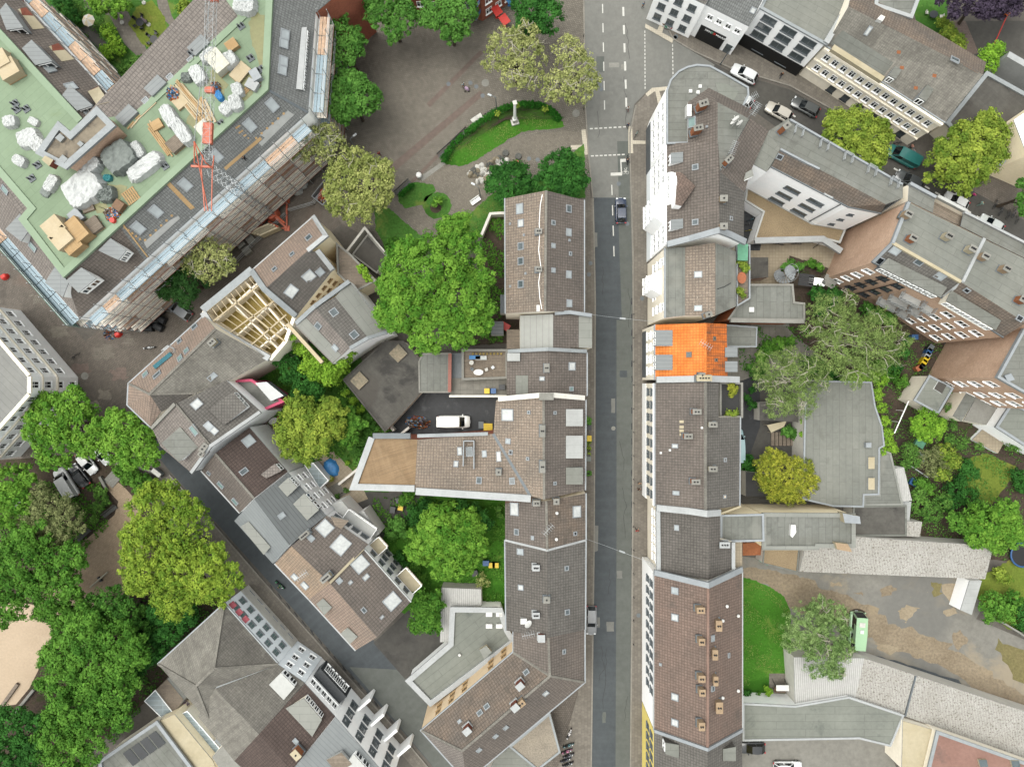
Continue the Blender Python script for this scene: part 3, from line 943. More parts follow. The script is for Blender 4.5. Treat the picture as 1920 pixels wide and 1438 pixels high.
def win_mesh(w,h,style):
 k=('win',round(w,2),round(h,2),style)
 if k not in MESHES:
  fr,pn={'white':('white_paint','glass_dark'),'dark':('dark_metal','glass_grey'),'grey':('zinc_dark','glass_grey'),'brown':('timber','glass_dark'),'blind':('white_paint','glass_pale'),'green':('zinc','glass_green')}[style]
  mb=MB()
  t=.09
  for x0,x1,z0,z1 in((-w/2,w/2,-h/2,-h/2+t),(-w/2,w/2,h/2-t,h/2),(-w/2,-w/2+t,-h/2+t,h/2-t),(w/2-t,w/2,-h/2+t,h/2-t),(-t/2,t/2,-h/2+t,h/2-t)):
   mb.prism([(x0,-.015),(x1,-.015),(x1,.07),(x0,.07)],z0,z1)
  if w<1.5:
   mb.prism([(-w/2+t,-.01),(w/2-t,-.01),(w/2-t,.05),(-w/2+t,.05)],h*.16,h*.16+.06)
  mb.prism([(-w/2-.1,-.01),(w/2+.1,-.01),(w/2+.1,.2),(-w/2-.1,.2)],-h/2-.09,-h/2-.003)
  f=mb.build('window',fr)
  mb=MB()
  mb.prism([(-w/2+t,-.01),(w/2-t,-.01),(w/2-t,.025),(-w/2+t,.025)],-h/2+t,h/2-t)
  p=mb.build('pane',pn)
  MESHES[k]=(f.data,p.data)
  bpy.data.objects.remove(f)
  bpy.data.objects.remove(p)
 return MESHES[k]
def put_window(b,c,nrm,w,h,style='white'):
 fd,pd=win_mesh(w,h,style)
 f=bpy.data.objects.new('window',fd)
 p=bpy.data.objects.new('pane',pd)
 COL.objects.link(f)
 COL.objects.link(p)
 p.parent=f
 f.parent=b.root
 f.location=Vector(c)-b.c
 f.rotation_euler=(0,0,math.atan2(-nrm.x,nrm.y))
 return f
def facade(key,p,q,cols,rows,w=1.1,h=1.5,style='white',m0=.06,m1=.06,skip=()):
 """windows on the wall under the eave line p-q (photo pixels with z); rows = heights of the window centres"""
 b=BLD[key]
 A,B_=V3(p),V3(q)
 A.z=B_.z=0
 e=B_-A
 L=e.length
 e.normalize()
 n=Vector((e.y,-e.x,0))
 if n.dot((A+B_)/2-b.c)<0:
  n=-n
 for r,z in enumerate(rows):
  for i in range(cols):
   if(r,i)in skip:
    continue
   t=L*(m0+(1-m0-m1)*(i+.5)/cols)
   put_window(b,A+e*t+Vector((0,0,z))+n*.004,n,w,h,style)
 return A,B_,e,n,L
def band(key,p,q,z0,z1,t,mat,name='cornice',f0=0.0,f1=1.0):
 """a moulding / shop front / plinth standing t proud of the wall under p-q"""
 b=BLD[key]
 A,B_=V3(p),V3(q)
 A.z=B_.z=0
 e=(B_-A)
 A,B_=A+e*f0,A+e*f1
 e.normalize()
 n=Vector((e.y,-e.x,0))
 if n.dot((A+B_)/2-b.c)<0:
  n=-n
 mb=MB()
 mb.prism([(A.x,A.y),(B_.x,B_.y),(B_.x+n.x*t,B_.y+n.y*t),(A.x+n.x*t,A.y+n.y*t)],z0,z1)
 return mb.build(name,mat,b.root)
def pstrip(key,pts,w=.35,h=.3,mat='parapet',name='parapet',h0=-.3):
 b=BLD[key]
 mat=CAP.get(mat,mat)
 mb=MB()
 mb.strip([V3(p)+Vector((0,0,.14))for p in pts],w,h0,h)
 return mb.build(name,mat,b.root)
def gutter(key,*runs,mat='zinc',r=.11):
 b=BLD[key]
 mb=MB()
 for run in runs:
  pts=[V3(p)for p in run]
  out=[((x-b.c)*Vector((1,1,0))).normalized()*.06 for x in pts]
  mb.strip([x+o+Vector((0,0,.03))for x,o in zip(pts,out)],r*2,-.1,.13)
 return mb.build('gutter',mat,b.root)
def ridge(key,*runs,mat='tile_old',w=.34):
 b=BLD[key]
 mb=MB()
 for run in runs:
  mb.strip([V3(p)+Vector((0,0,.14))for p in run],w,-.12,.07)
 return mb.build('ridge_cap',mat,b.root)
def roof_box(key,pts,h,mat,name='roof_box',mtop=None,zoff=0.0,z=None):
 """a low box or slab on the roof, outline in photo pixels"""
 b=BLD[key]
 mat,mtop=CAP.get(mat,mat),CAP.get(mtop,mtop)
 if z is None:
  zz=[hit(x,y,key)for x,y in pts]
  zz=[p[0].z for p in zz if p[2]is not None]
  z=(max(zz)if zz else b.top)+zoff
 w=[P(x,y,z+h)for x,y in pts]
 mb=MB()
 mb.prism([(p.x,p.y)for p in w],z-.5,z+h,0,1 if mtop else None,b.ang)
 return mb.build(name,[mat]+([mtop]if mtop else[]),b.root)
def roof_patch(key,pts,mat,name='roof_patch',t=.05):
 """a sheet lying on a sloping roof face"""
 b=BLD[key]
 mat=CAP.get(mat,mat)
 w=[]
 for x,y in pts:
  p,n,bb=hit(x,y,key)
  if bb is None:
   return
  w.append(p)
 c=sum(w,Vector((0,0,0)))/len(w)
 a=sum(w[i].x*w[(i+1)%len(w)].y-w[(i+1)%len(w)].x*w[i].y for i in range(len(w)))
 if a<0:
  w=w[::-1]
 up=Vector((0,0,t))
 mb=MB()
 mb.face([p+up for p in w],0,b.ang)
 for i in range(len(w)):
  p,q=w[i],w[(i+1)%len(w)]
  mb.face([p-up,q-up,q+up,p+up],0)
 return mb.build(name,mat,b.root)
def cable(key,pts,r=.035,mat='white_paint',name='cable'):
 b=BLD[key]
 w=[]
 for x,y in pts:
  p,n,bb=hit(x,y,key)
  w.append(p+Vector((0,0,.06)))
 mb=MB()
 mb.path(w,r,5)
 return mb.build(name,mat,b.root)
def vents(key,pts,mat='white_plastic'):
 b=BLD[key]
 for x,y in pts:
  p,n,bb=hit(x,y,key)
  if bb is None:
   continue
  mb=MB()
  mb.tube(p-Vector((0,0,.2)),p+Vector((0,0,.4)),.14,.13,8)
  mb.tube(p+Vector((0,0,.4)),p+Vector((0,0,.52)),.24,.16,10)
  mb.build('vent_pipe',mat,b.root)
def dish(key,px,py,az=2.5,r=.45,mat='white_plastic'):
 b=BLD[key]
 p,n,bb=hit(px,py,key)
 if bb is None:
  return
 mb=MB()
 top=p+Vector((0,0,1.3))
 mb.tube(p-Vector((0,0,.3)),top,.04,n=6)
 ax=Vector((math.cos(az),math.sin(az),.5)).normalized()
 u=ax.orthogonal().normalized()
 v=ax.cross(u)
 c=top+ax*.15
 prev=None
 for k in range(4):
  rr=r*k/3
  dd=ax*(.12*(k/3)**2)
  ring=[c+dd+(u*math.cos(2*math.pi*i/14)+v*math.sin(2*math.pi*i/14))*rr for i in range(14)]
  if prev:
   for i in range(14):
    j=(i+1)%14
    mb.face([prev[i],prev[j],ring[j],ring[i]],0,0,True)
  prev=ring
 mb.tube(c,c+ax*.5,.02,n=5)
 mb.tube(c+ax*.46,c+ax*.56,.05,n=6)
 mb.build('satellite_dish',mat,b.root)
def aerial(key,px,py,h=2.5,rz=.4,n=6):
 b=BLD[key]
 p,nn,bb=hit(px,py,key)
 if bb is None:
  return
 mb=MB()
 top=p+Vector((0,0,h))
 mb.tube(p-Vector((0,0,.3)),top,.035,n=6)
 u=Vector((math.cos(rz),math.sin(rz),0))
 v=Vector((-u.y,u.x,0))
 mb.bar(top-u*.9,top+u*.9,.04)
 for i in range(n):
  c=top+u*(-.85+1.7*i/(n-1))
  mb.bar(c-v*.45,c+v*.45,.025)
 mb.build('aerial','light_metal',b.root)
def railing(parent,pts,h=1.0,mat='light_metal',n=1.2,name='railing',r=.03):
 mb=MB()
 for a,b in zip(pts,pts[1:]):
  a,b=Vector(a),Vector(b)
  L=(b-a).length
  k=max(1,int(L/n))
  for i in range(k+1):
   p=a+(b-a)*(i/k)
   mb.bar(p,p+Vector((0,0,h)),r*1.6)
  for f in(.35,.7,1.0):
   mb.bar(a+Vector((0,0,h*f)),b+Vector((0,0,h*f)),r*1.5)
 return mb.build(name,mat,parent)
def balcony(key,p,q,f0,f1,z,depth=1.4,rail='light_metal',slab='concrete',screen=None):
 b=BLD[key]
 A,B_=V3(p),V3(q)
 A.z=B_.z=0
 e=B_-A
 n=Vector((e.y,-e.x,0)).normalized()
 if n.dot((A+B_)/2-b.c)<0:
  n=-n
 a,c=A+e*f0,A+e*f1
 mb=MB()
 mb.prism([(v.x,v.y)for v in(a,c,c+n*depth,a+n*depth)],z-.18,z)
 s=mb.build('balcony',CAP.get(slab,slab),b.root)
 up=Vector((0,0,z))
 r=railing(s,[a+up,a+n*depth+up,c+n*depth+up,c+up],1.0,rail,.5)
 if screen:
  mb=MB()
  mb.strip([a+n*depth+up,c+n*depth+up],.04,.1,.95)
  mb.build('balcony_screen',screen,s)
 return s
def deg(x0,y0,x1,y1):
 return math.atan2(-(y1-y0),x1-x0)
# ------------------------------------------------------------------ west side of the main street
TS='terraced houses along the west side of the main street'
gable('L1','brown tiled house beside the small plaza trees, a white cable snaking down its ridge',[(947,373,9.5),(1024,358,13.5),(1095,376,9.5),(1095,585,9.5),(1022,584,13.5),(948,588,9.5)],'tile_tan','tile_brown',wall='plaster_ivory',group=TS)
skies('L1',[(975,392,1.5,1.2,'glass_pale'),(977,419,1.1,1.0,'tarp_white'),(977,462,1.1,1,'glass_grey'),(977,490,1.1,1,'glass_grey'),(977,533,1.1,1,'glass_grey'),(1066,392,1.1,.95,'glass_grey'),(1066,436,1.1,.95,'glass_pale'),(1066,515,1.1,.95,'glass_pale'),(1067,569,1.1,.95,'glass_pale'),(1037,418,.7,.7,'glass_grey'),(1037,461,.7,.7,'glass_pale'),(1069,476,.6,.5,'glass_grey'),(1037,507,.7,.7,'glass_pale'),(957,420,.35,.3,'glass_dark'),(983,441,.35,.3,'glass_dark'),(986,513,.35,.3,'glass_dark'),(957,537,.35,.3,'glass_dark'),(1067,451,.35,.3,'glass_dark')])
chimney('L1',1010,434,.9,.7,1.0,0,'parapet_white','concrete')
chimney('L1',1010,505,.9,.7,1.0,0,'parapet','concrete')
cable('L1',[(1017,365),(1013,385),(1011,420),(1012,436),(1010,470),(1014,500),(1010,530),(1012,558),(1016,580)],.05)
ridge('L1',[(1024,358,13.5),(1022,584,13.5)])
gutter('L1',[(1095,376,9.5),(1095,585,9.5)],[(947,373,9.5),(948,588,9.5)])
hs('L2','narrow house with a pale sheet metal rear roof and a flat front dormer strip',[(975,592,9),(1037,589,11.5),(1085,592,10),(1110,592,10),(1110,652,10),(1085,652,10),(1037,655,11.5),(975,655,9)],[('metal_light',(0,1,6,7)),('tile_brown',(1,2,5,6)),('felt_light',(2,3,4,5))],wall='plaster_ivory',name='town_house',cat='house',group=TS)
pstrip('L2',[(1040,588,11.6),(1068,586,11),(1109,592,10.4)],.5,.35,'zinc')
chimney('L2',1048,588,1.2,.8,1.0,0,'plaster_grey')
roof_box('L2',[(1006,572),(1018,572),(1018,584),(1006,584)],.7,'white_plastic','vent_box',z=12.4)
aerial('L2',1003,582,2.0,.3)
gable('L3','brown tiled house behind the roof terrace, with a grey felt patch beside its ridge',[(950,661,9),(1027,658,12),(1100,661,9),(1100,742,9),(1027,742,12),(950,741,9)],'tile_brown','tile_brown',wall='plaster_ivory',group=TS)
skies('L3',[(1072,687,1.2,1.1,'tarp_white'),(1017,710,.6,.8,'tarp_white'),(1071,729,.7,.7,'glass_green')])
chimney('L3',1025,690,.7,1.2,.9,0,'parapet_white','concrete')
roof_patch('L3',[(967,704),(990,704),(990,740),(967,740)],'felt_grey')
roof_box('L3',[(951,662),(975,662),(975,677),(951,677)],.5,'metal_white','roof_hatch')
pstrip('L3',[(952,659,9.3),(1027,655,12.2),(1100,659,9.3)],.5,.4,'parapet')
gutter('L3',[(1100,661,9),(1100,742,9)])
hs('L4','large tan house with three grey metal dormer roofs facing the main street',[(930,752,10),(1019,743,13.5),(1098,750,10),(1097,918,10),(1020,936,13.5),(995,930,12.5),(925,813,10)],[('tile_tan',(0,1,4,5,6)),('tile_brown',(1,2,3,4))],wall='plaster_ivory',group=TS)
skies('L4',[(952,778,1.7,1.9,'tarp_white'),(953,827,.8,.8,'glass_pale'),(958,848,.7,.6,'glass_dark'),(992,773,.5,.5,'glass_grey'),(990,860,.5,.5,'glass_grey'),(1040,774,.5,.5,'glass_grey'),(1040,906,.5,.5,'glass_grey')])
for y0,y1,m in((768,798,'metal_white'),(818,858,'metal_white'),(877,907,'felt_grey')):
 dormer('L4',[(1092,y0),(1092,y1),(1062,y1),(1062,y0)],'zinc',m,dz=.15,win=2,slope=.15)
chimney('L4',1017,808,.7,1.7,1.0,0,'parapet_white','concrete')
chimney('L4',1017,875,.7,1.7,1.0,0,'parapet_white','concrete')
pstrip('L4',[(934,748,10.4),(1012,741,13.6),(1040,741,13.3),(1096,746,10.4)],.7,.45,'plaster_grey')
roof_box('L4',[(1011,737),(1038,737),(1038,750),(1011,750)],.8,'concrete','chimney_stack',z=13.6)
pstrip('L4',[(925,813,10),(995,930,12.5)],.45,.06,'zinc_dark','valley_gutter',h0=-.1)
gutter('L4',[(1098,750,10),(1097,918,10)])
ridge('L4',[(1019,743,13.5),(1020,936,13.5)])
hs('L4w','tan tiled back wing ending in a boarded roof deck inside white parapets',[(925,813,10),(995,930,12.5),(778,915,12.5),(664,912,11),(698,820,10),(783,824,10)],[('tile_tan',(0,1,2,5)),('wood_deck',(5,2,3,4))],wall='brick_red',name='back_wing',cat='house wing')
pstrip('L4w',[(778,915,12.5),(664,912,11),(698,820,10)],.9,.35,'parapet_white')
pstrip('L4w',[(995,934,12.6),(780,920,12.6)],1.0,.3,'parapet_white')
pstrip('L4w',[(700,817,10.1),(770,817,10.1)],.8,.3,'zinc_dark')
pstrip('L4w',[(783,817,10.1),(915,813,10.1)],.5,.25,'parapet')
skies('L4w',[(862,846,.7,1.2,'tarp_white'),(880,847,1.0,1.4,'glass_grey'),(908,851,.7,1,'glass_pale'),(935,856,.7,1.5,'plaster_grey'),(898,901,.8,1.0,'glass_grey'),(960,902,.8,1.0,'glass_grey'),(855,870,.7,.9,'tarp_white')])
chimney('L4w',935,885,.7,.9,.9,0,'concrete','concrete',1)
railing(BLD['L4w'].root,[P(869,872,11.6),P(870,826,10.5),P(889,826,10.5),P(889,877,11.6)],.7,'zinc',1.4,'roof_ladder_rail',.1)
gable('L5','mottled brown house with a lichen pale ridge and two white roof hatches',[(947,943,9),(1024,939,12.5),(1098,925,9.3),(1098,1012,9.3),(1026,1031,12.5),(947,1012,9)],'tile_brown','tile_mix',wall='plaster_ivory',group=TS)
skies('L5',[(965,954,1.9,1.4,'tarp_white'),(1081,959,1.7,1.4,'tarp_white'),(969,997,.9,.8,'glass_grey'),(999,1008,.6,.5,'glass_pale'),(1078,1000,.6,.6,'glass_dark')])
chimney('L5',1006,943,1.0,.8,1.2,0,'plaster_cream')
chimney('L5',1043,940,.8,.8,1.4,0,'plaster_beige','concrete',1)
vents('L5',[(1044,961),(1043,1010)])
aerial('L5',1026,985,3,.8)
ridge('L5',[(1024,939,12.5),(1026,1031,12.5)])
gutter('L5',[(1098,925,9.3),(1098,1012,9.3)])
gable('L6','dark grey brown tiled house beside the parked silver car',[(947,1012,9),(1026,1031,12.5),(1098,1012,9.3),(1097,1179,9.3),(1027,1194,12.5),(949,1181,9)],'tile_dark','tile_grey',wall='plaster_ivory',group=TS)
skies('L6',[(976,1034,.9,1.1,'glass_pale'),(977,1101,.8,.9,'tarp_white'),(1063,1147,.8,.8,'glass_grey'),(1062,1065,.7,.7,'glass_grey')])
pstrip('L6',[(947,1012,9),(1026,1031,12.5),(1098,1012,9.3)],.3,.12,'parapet_white')
for x,y in((1005,1064),(1005,1153)):
 chimney('L6',x,y,1.0,.8,1.1,0,'zinc_dark','parapet_white',3)
chimney('L6',1025,1124,.9,.9,.8,0,'parapet_white','concrete',1)
roof_box('L6',[(976,1160),(988,1160),(988,1170),(976,1170)],.3,'white_plastic','roof_hatch')
dish('L6',992,1166,2.3,.6)
aerial('L6',990,1182,1.8,.2)
gutter('L6',[(1098,1012,9.3),(1097,1179,9.3)],[(947,1012,9),(949,1181,9)])
hs('L7','L shaped brown corner block with red brick chimneys between both streets',[(962,1183,9),(1028,1194,12.5),(1096,1180,9),(1096,1278,9),(875,1463,9),(790,1368,9),(962,1222,9)],[('tile_brown',(0,1,7,6)),('tile_brown',(1,2,3,7)),('tile_mix',(6,7,8,5)),('tile_brown',(7,3,4,8)),('tile_taupe',(5,8,4))],[(1031,1266,12.5),(867,1406,12.5)],wall='plaster_beige',name='corner_building',cat='apartment block')
skies('L7',[(1057,1221,.7,.6,'glass_grey'),(1023,1299,.9,.8,'tarp_white'),(948,1363,.8,.7,'glass_pale'),(929,1379,.8,.7,'glass_pale'),(898,1405,.8,.7,'glass_pale'),(913,1324,.9,.7,'glass_grey'),(900,1336,.9,.7,'glass_grey'),(987,1260,.9,.7,'glass_grey'),(862,1352,.6,.5,'glass_pale')])
A7=deg(868,1406,1031,1266)
for x,y in((975,1285),(966,1325),(876,1369)):
 chimney('L7',x,y,1.1,.9,1.6,A7,'brick_red','parapet_white',0)
chimney('L7',977,1318,1.1,.8,1.3,A7,'plaster_beige','plaster_beige')
chimney('L7',1015,1196,1.0,1.0,1.0,0,'brick_red','parapet_white',0)
ridge('L7',[(1028,1194,12.5),(1031,1266,12.5),(867,1406,12.5)],[(962,1222,9),(1031,1266,12.5)],[(1031,1266,12.5),(1096,1278,9)],[(790,1368,9),(867,1406,12.5)])
gutter('L7',[(1096,1180,9),(1096,1278,9),(875,1463,9),(790,1368,9),(962,1222,9),(962,1183,9)])
facade('L7',(790,1368,9),(962,1222,9),6,(5.6,7.6),.9,1.1,'brown',.1,.03,skip=((0,3),(1,3)))
roof_box('L7',[(899,1218),(912,1210),(922,1222),(908,1236)],.1,'plaster_ivory','stair_bay','felt_light',z=6.4)
flat('L7f','grey felt flat roof with white parapets and water stains behind the corner block',[(767,1274),(846,1206),(849,1141),(938,1142),(950,1180),(962,1200),(808,1316)],'felt_green',4.0,'plaster_white','parapet_white',.8,.35,name='flat_roofed_hall',cat='hall',ang=R(38))
for x,y in((917,1152),(936,1152),(917,1174),(936,1174)):
 roof_box('L7f',[(x-6,y-4),(x+6,y-4),(x+6,y+4),(x-6,y+4)],.35,'white_plastic','roof_light')
vents('L7f',[(862,1226)])
flat('L7c','white corrugated lean-to bent around the flat roof parapet',[(828,1101),(902,1104),(903,1134),(849,1137),(846,1203),(825,1203)],'corrugated_white',3.0,'plaster_grey',name='shed',cat='shed')
flat('L7g','pale gravelled triangular roof below the corner block, beside the motorcycles',[(957,1398),(1030,1337),(1049,1408),(1008,1440)],'gravel_pale',3.2,'plaster_grey','parapet',.3,.15,name='flat_roofed_annex',cat='annex')
flat('L7h','grey felt roof terrace under the corner block eaves with a folded parasol',[(927,1422),(956,1399),(1008,1442),(985,1480),(900,1480)],'felt_grey',3.0,'plaster_grey',name='flat_roofed_annex',cat='annex')
flat('YT','boarded roof terrace set out with loungers, pots and a white oval table',[(868,657),(950,657),(950,708),(868,711)],'timber_grey',4.2,'plaster_grey','concrete',.35,.4,name='roof_terrace',cat='terrace')
flat('YT2','grey paved lower terrace with a glass canopy and coloured bins',[(846,709),(950,709),(950,741),(844,741)],'paving_grey',2.8,'plaster_grey',name='roof_terrace',cat='terrace')
flat('YP','dark teal sheet roof between the red edged shed and the terrace',[(846,662),(868,662),(868,709),(846,709)],'zinc_dark',2.6,'plaster_grey',name='shed',cat='shed')
flat('YS','grey felt shed with a rounded end and a red edge strip below the big maple',[(786,678),(793,664),(844,663),(843,735),(787,735)],'felt',4.2,'plaster_grey','concrete',.25,.1,name='shed',cat='shed',ang=R(90))
pstrip('YS',[(844,663,4.2),(843,735,4.2)],.5,.14,'rust_red','roof_edge')
flat('YH','dark stained flat roofed hall with two square skylights beside the maple',[(645,712),(723,640),(757,641),(790,680),(788,736),(722,808)],'felt_dark',4.0,'plaster_ivory','felt_dark',.25,.12,name='flat_roofed_hall',cat='hall',ang=R(-45))
for x,y in((672,712),(745,661)):
 q=[(x-16,y+2),(x+2,y-16),(x+19,y+2),(x+1,y+19)]
 roof_box('YH',q,.45,'concrete','roof_light','rock')
flat('YB','brown lean-to shed roof with a red parasol yard beside the metal roofed house',[(950,618),(976,618),(976,654),(950,654)],'timber_grey',5.0,'plaster_grey',name='shed',cat='shed')
flat('YC','small dark corrugated shed roof under the maple edge',[(921,603),(944,603),(944,628),(921,628)],'metal_seam',3.0,'plaster_grey',name='shed',cat='shed')
flat('YW','narrow dark flat roof along the west wall of the brown house',[(938,553),(948,553),(948,587),(938,587)],'zinc_dark',4.0,'plaster_grey',name='shed',cat='shed')
mb=MB()
mb.strip([P(903,447,0),P(920,406,0),P(957,404,0)],.4,0,1.9)
tag(mb.build('garden_wall','plaster_grey'),'grey garden wall bent around the planted strip beside the brown house','wall')
for i,(pts,h,lab)in enumerate([([(846,742),(950,742)],3.6,'grey wall between the lower terrace and the van yard'),([(655,480),(690,434),(712,462),(728,480)],2.6,'pale wall around the small dark yard by the plaza lawn'),([(640,905),(770,800)],2.0,'low wall behind the ochre terrace garden'),([(655,713),(742,806)],2.0,'ivy topped wall under the dark hall roof')]):
 mb=MB()
 mb.strip([P(x,y,0)for x,y in pts],.35,0,h)
 tag(mb.build('garden_wall','plaster_grey'),lab,'wall')
flat('YD','dark flat garage roof in the corner of the plaza lawn',[(662,478),(690,441),(728,484),(707,512)],'felt_dark',2.6,'plaster_grey','concrete',.25,.15,name='garage',cat='garage',ang=R(40))
# ------------------------------------------------------------------ east side of the main street
ES='terraced houses along the east side of the main street'
flat('R0','curved corner building with a grey felt roof terrace at the junction',[(1250,270),(1250,172),(1257,152),(1272,136),(1288,128),(1306,124),(1330,126),(1358,141),(1401,166),(1402,180),(1392,200),(1346,268)],'felt',15.0,'plaster_white','zinc',.25,.2,name='corner_building',cat='apartment block',ang=R(0))
house('R0r','hipped brown tiled attic rising from the curved corner roof, orange brick chimneys on it',[('tile_brown',[(1289,193,15.2),(1345,193,18.5),(1345,268,18.5),(1289,268,15.2)]),('tile_brown',[(1289,193,15.2),(1328,166,15.2),(1345,193,18.5)]),('tile_brown',[(1328,166,15.2),(1408,206,15.6),(1404,224,18),(1345,193,18.5)]),('felt',[(1345,193,18.5),(1404,224,18),(1348,322,18),(1345,268,18.5)])],[[(1289,193,15.2),(1328,166,15.2),(1408,206,15.6),(1404,224,18),(1348,322,18),(1345,268,18.5),(1289,268,15.2),(1289,193,15.2)]],wall='plaster_white',name='attic_storey',cat='attic')
chimney('R0r',1318,196,1.3,.8,2.2,.3,'brick_orange','concrete')
chimney('R0r',1308,242,1.3,.7,2.4,.2,'brick_orange','concrete',2)
roof_box('R0',[(1288,196),(1297,196),(1297,218),(1288,218)],1.2,'white_plastic','vent_box')
for x,y in((1295,171),(1313,162),(1309,173)):
 roof_box('R0',[(x-3,y-3),(x+3,y-3),(x+3,y+3),(x-3,y+3)],.3,'white_plastic','roof_light')
skies('R0r',[(1298,230,1.4,1.2,'glass_green'),(1326,238,.3,.3,'glass_dark')])
roof_patch('R0',[(1340,155),(1362,158),(1385,172),(1375,190),(1348,178)],'felt_green')
W0=[(1250,172,15),(1250,270,15)]
facade('R0',*W0,4,(6.2,9.6,12.8),1.1,1.7,'white')
band('R0',*W0,.1,3.6,.06,'zinc_dark','shop_front')
hs('R1','tall white stucco house with a curved baroque gable and brown tiled roof',[(1250,270,14.5),(1346,266,18.5),(1349,322,18.2),(1395,362,15),(1394,452,15),(1348,432,18.5),(1250,458,14.5)],[('tile_brown',(0,1,2,5,6)),('tile_grey',(2,3,4,5))],wall='plaster_white',group=ES)
pstrip('R1',[(1250,459,14.6),(1290,449,16),(1347,433,18.6),(1368,441,17),(1397,455,15.2)],.8,.4,'zinc')
skies('R1',[(1304,314,.8,.9,'glass_grey'),(1304,417,.8,.9,'glass_grey'),(1370,410,.6,.6,'tile_taupe'),(1368,333,.4,.4,'glass_grey')])
for y0,y1 in((288,307),(413,431)):
 dormer('R1',[(1258,y0),(1258,y1),(1280,y1-3),(1280,y0-2)],'plaster_white','metal_pale',.2,1)
for y in(373,425,446):
 chimney('R1',1356,y,1.0,.8,1.4,0,'plaster_beige','concrete',1)
b=BLD['R1']
mb=MB()
G0,G1,G2=P(1247,386,15),P(1247,325,15),P(1305,348,17.6)
for sgn in(0,):
 ap=P(1267,323,17.2),P(1278,324,17.2),P(1304,349,17.4),P(1278,387,17.2),P(1266,384,17.2),P(1268,350,18.3)
 mb.face([ap[0],ap[1],ap[2],ap[5]][::-1],0)
 mb.face([ap[2],ap[3],ap[4],ap[5]][::-1],0)
 for p in(ap[0],ap[1],ap[3],ap[4]):
  pass
 for p,q in((ap[0],ap[1]),(ap[3],ap[4])):
  mb.face([p,q,q-Vector((0,0,3)),p-Vector((0,0,3))],1)
 mb.face([ap[4],ap[5],ap[0],ap[0]-Vector((0,0,3)),ap[4]-Vector((0,0,3))],1)
mb.build('gable_roof',['tile_red','plaster_white'],b.root)
mb=MB()
prof=[]
for k in range(15):
 t=k/14
 y=386-61*t
 hgt=14.7+3.6*math.sin(math.pi*t)**.6
 prof.append((y,hgt))
fx=P(1250,350,14.5).x+.05
ys=[P(1250,y,14.5).y for y,_ in prof]
front=[Vector((fx,yy,h))for yy,(_,h)in zip(ys,prof)]
lowf=[Vector((fx,ys[0],13.8)),Vector((fx,ys[-1],13.8))]
back=[p+Vector((.5,0,0))for p in front]
mb.face([lowf[0]]+front+[lowf[1]],0)
mb.face(([lowf[0]+Vector((.5,0,0))]+back+[lowf[1]+Vector((.5,0,0))])[::-1],0)
for i in range(14):
 mb.face([front[i],back[i],back[i+1],front[i+1]],0)
mb.build('gable','plaster_white',b.root)
for yy in(-1.2,0,1.2):
 put_window(b,(fx-.01,(ys[0]+ys[-1])/2+yy,15.6),Vector((-1,0,0)),.8,1.5,'white')
mb=MB()
q=[P(1250,350,14.5),P(1250,412,14.5)]
mb.prism([(q[0].x,q[0].y),(q[0].x-1.4,q[0].y-.9),(q[1].x-1.4,q[1].y+.9),(q[1].x,q[1].y)],4.2,12.5)
oriel=mb.build('oriel','plaster_white',b.root)
for z in(6.3,10):
 for t in(.25,.5,.75):
  put_window(b,(q[0].x-1.41,q[0].y+(q[1].y-q[0].y)*t,z),Vector((-1,0,0)),.8,1.6,'white')
facade('R1',(1250,270,14.5),(1250,345,14.5),3,(6.2,9.4,12.5),1.1,1.7)
facade('R1',(1250,412,14.5),(1250,458,14.5),2,(6.2,9.4,12.5),1.1,1.7)
band('R1',(1250,270,14.5),(1250,458,14.5),.1,3.5,.07,'plaster_cool','shop_front')
band('R1',(1250,270,14.5),(1250,458,14.5),13.9,14.45,.3,'plaster_white')
hs('R1b','brown roof of the inner corner house, festooned with aerials and satellite dishes',[(1349,324,18),(1405,223,18),(1441,246,16.6),(1413,308,15.6),(1404,330,15.2),(1396,362,15)],[('tile_brown',(0,1,2,3,4,5))],wall='plaster_white',name='town_house',cat='house')
for x,y in((1376,232),(1372,238),(1383,240)):
 dish('R0r',x,y,2.4,.5)
for x,y,a in((1395,200,.5),(1402,222,1.0),(1408,214,.2),(1398,210,2.2),(1362,292,1.2)):
 aerial('R0r',x,y,3.2,a,8)
chimney('R1b',1366,300,1.1,.7,1.8,.8,'brick_orange','concrete')
dormer('R1b',[(1395,338),(1412,330),(1410,318),(1398,325)],'plaster_ivory','felt_light',.1,1)
hs('R2','cream house with a projecting bay and grey strips beside its tan tiled slope',[(1247,466,13),(1284,464,13.3),(1341,456,14.5),(1379,472,13),(1379,575,13),(1341,592,14.5),(1284,592,13.3),(1247,596,13)],[('felt',(0,1,6,7)),('tile_tan',(1,2,5,6)),('felt',(2,3,4,5))],wall='plaster_ivory',group=ES,ang=R(90))
skies('R2',[(1309,515,.9,1.1,'tarp_white'),(1309,578,.8,1.1,'glass_green')])
cable('R2',[(1345,542),(1358,538),(1370,531)],.05,'dark_metal')
facade('R2',(1247,466,13),(1247,596,13),4,(5.8,8.6,11.3),1.1,1.6,skip=((1,1),(1,2),(2,1),(2,2)))
b=BLD['R2']
mb=MB()
xb=P(1247,530,13).x
y0,y1=P(1247,500,13).y,P(1247,548,13).y
mb.prism([(xb,y0),(xb-1.5,y0-.8),(xb-1.5,y1+.8),(xb,y1)],4,10.4)
mb.build('oriel','plaster_white',b.root)
for t in(.3,.7):
 for z in(5.8,8.6):
  put_window(b,(xb-1.51,y0+(y1-y0)*t,z),Vector((-1,0,0)),.9,1.5)
gutter('R2',[(1247,466,13),(1247,596,13)])
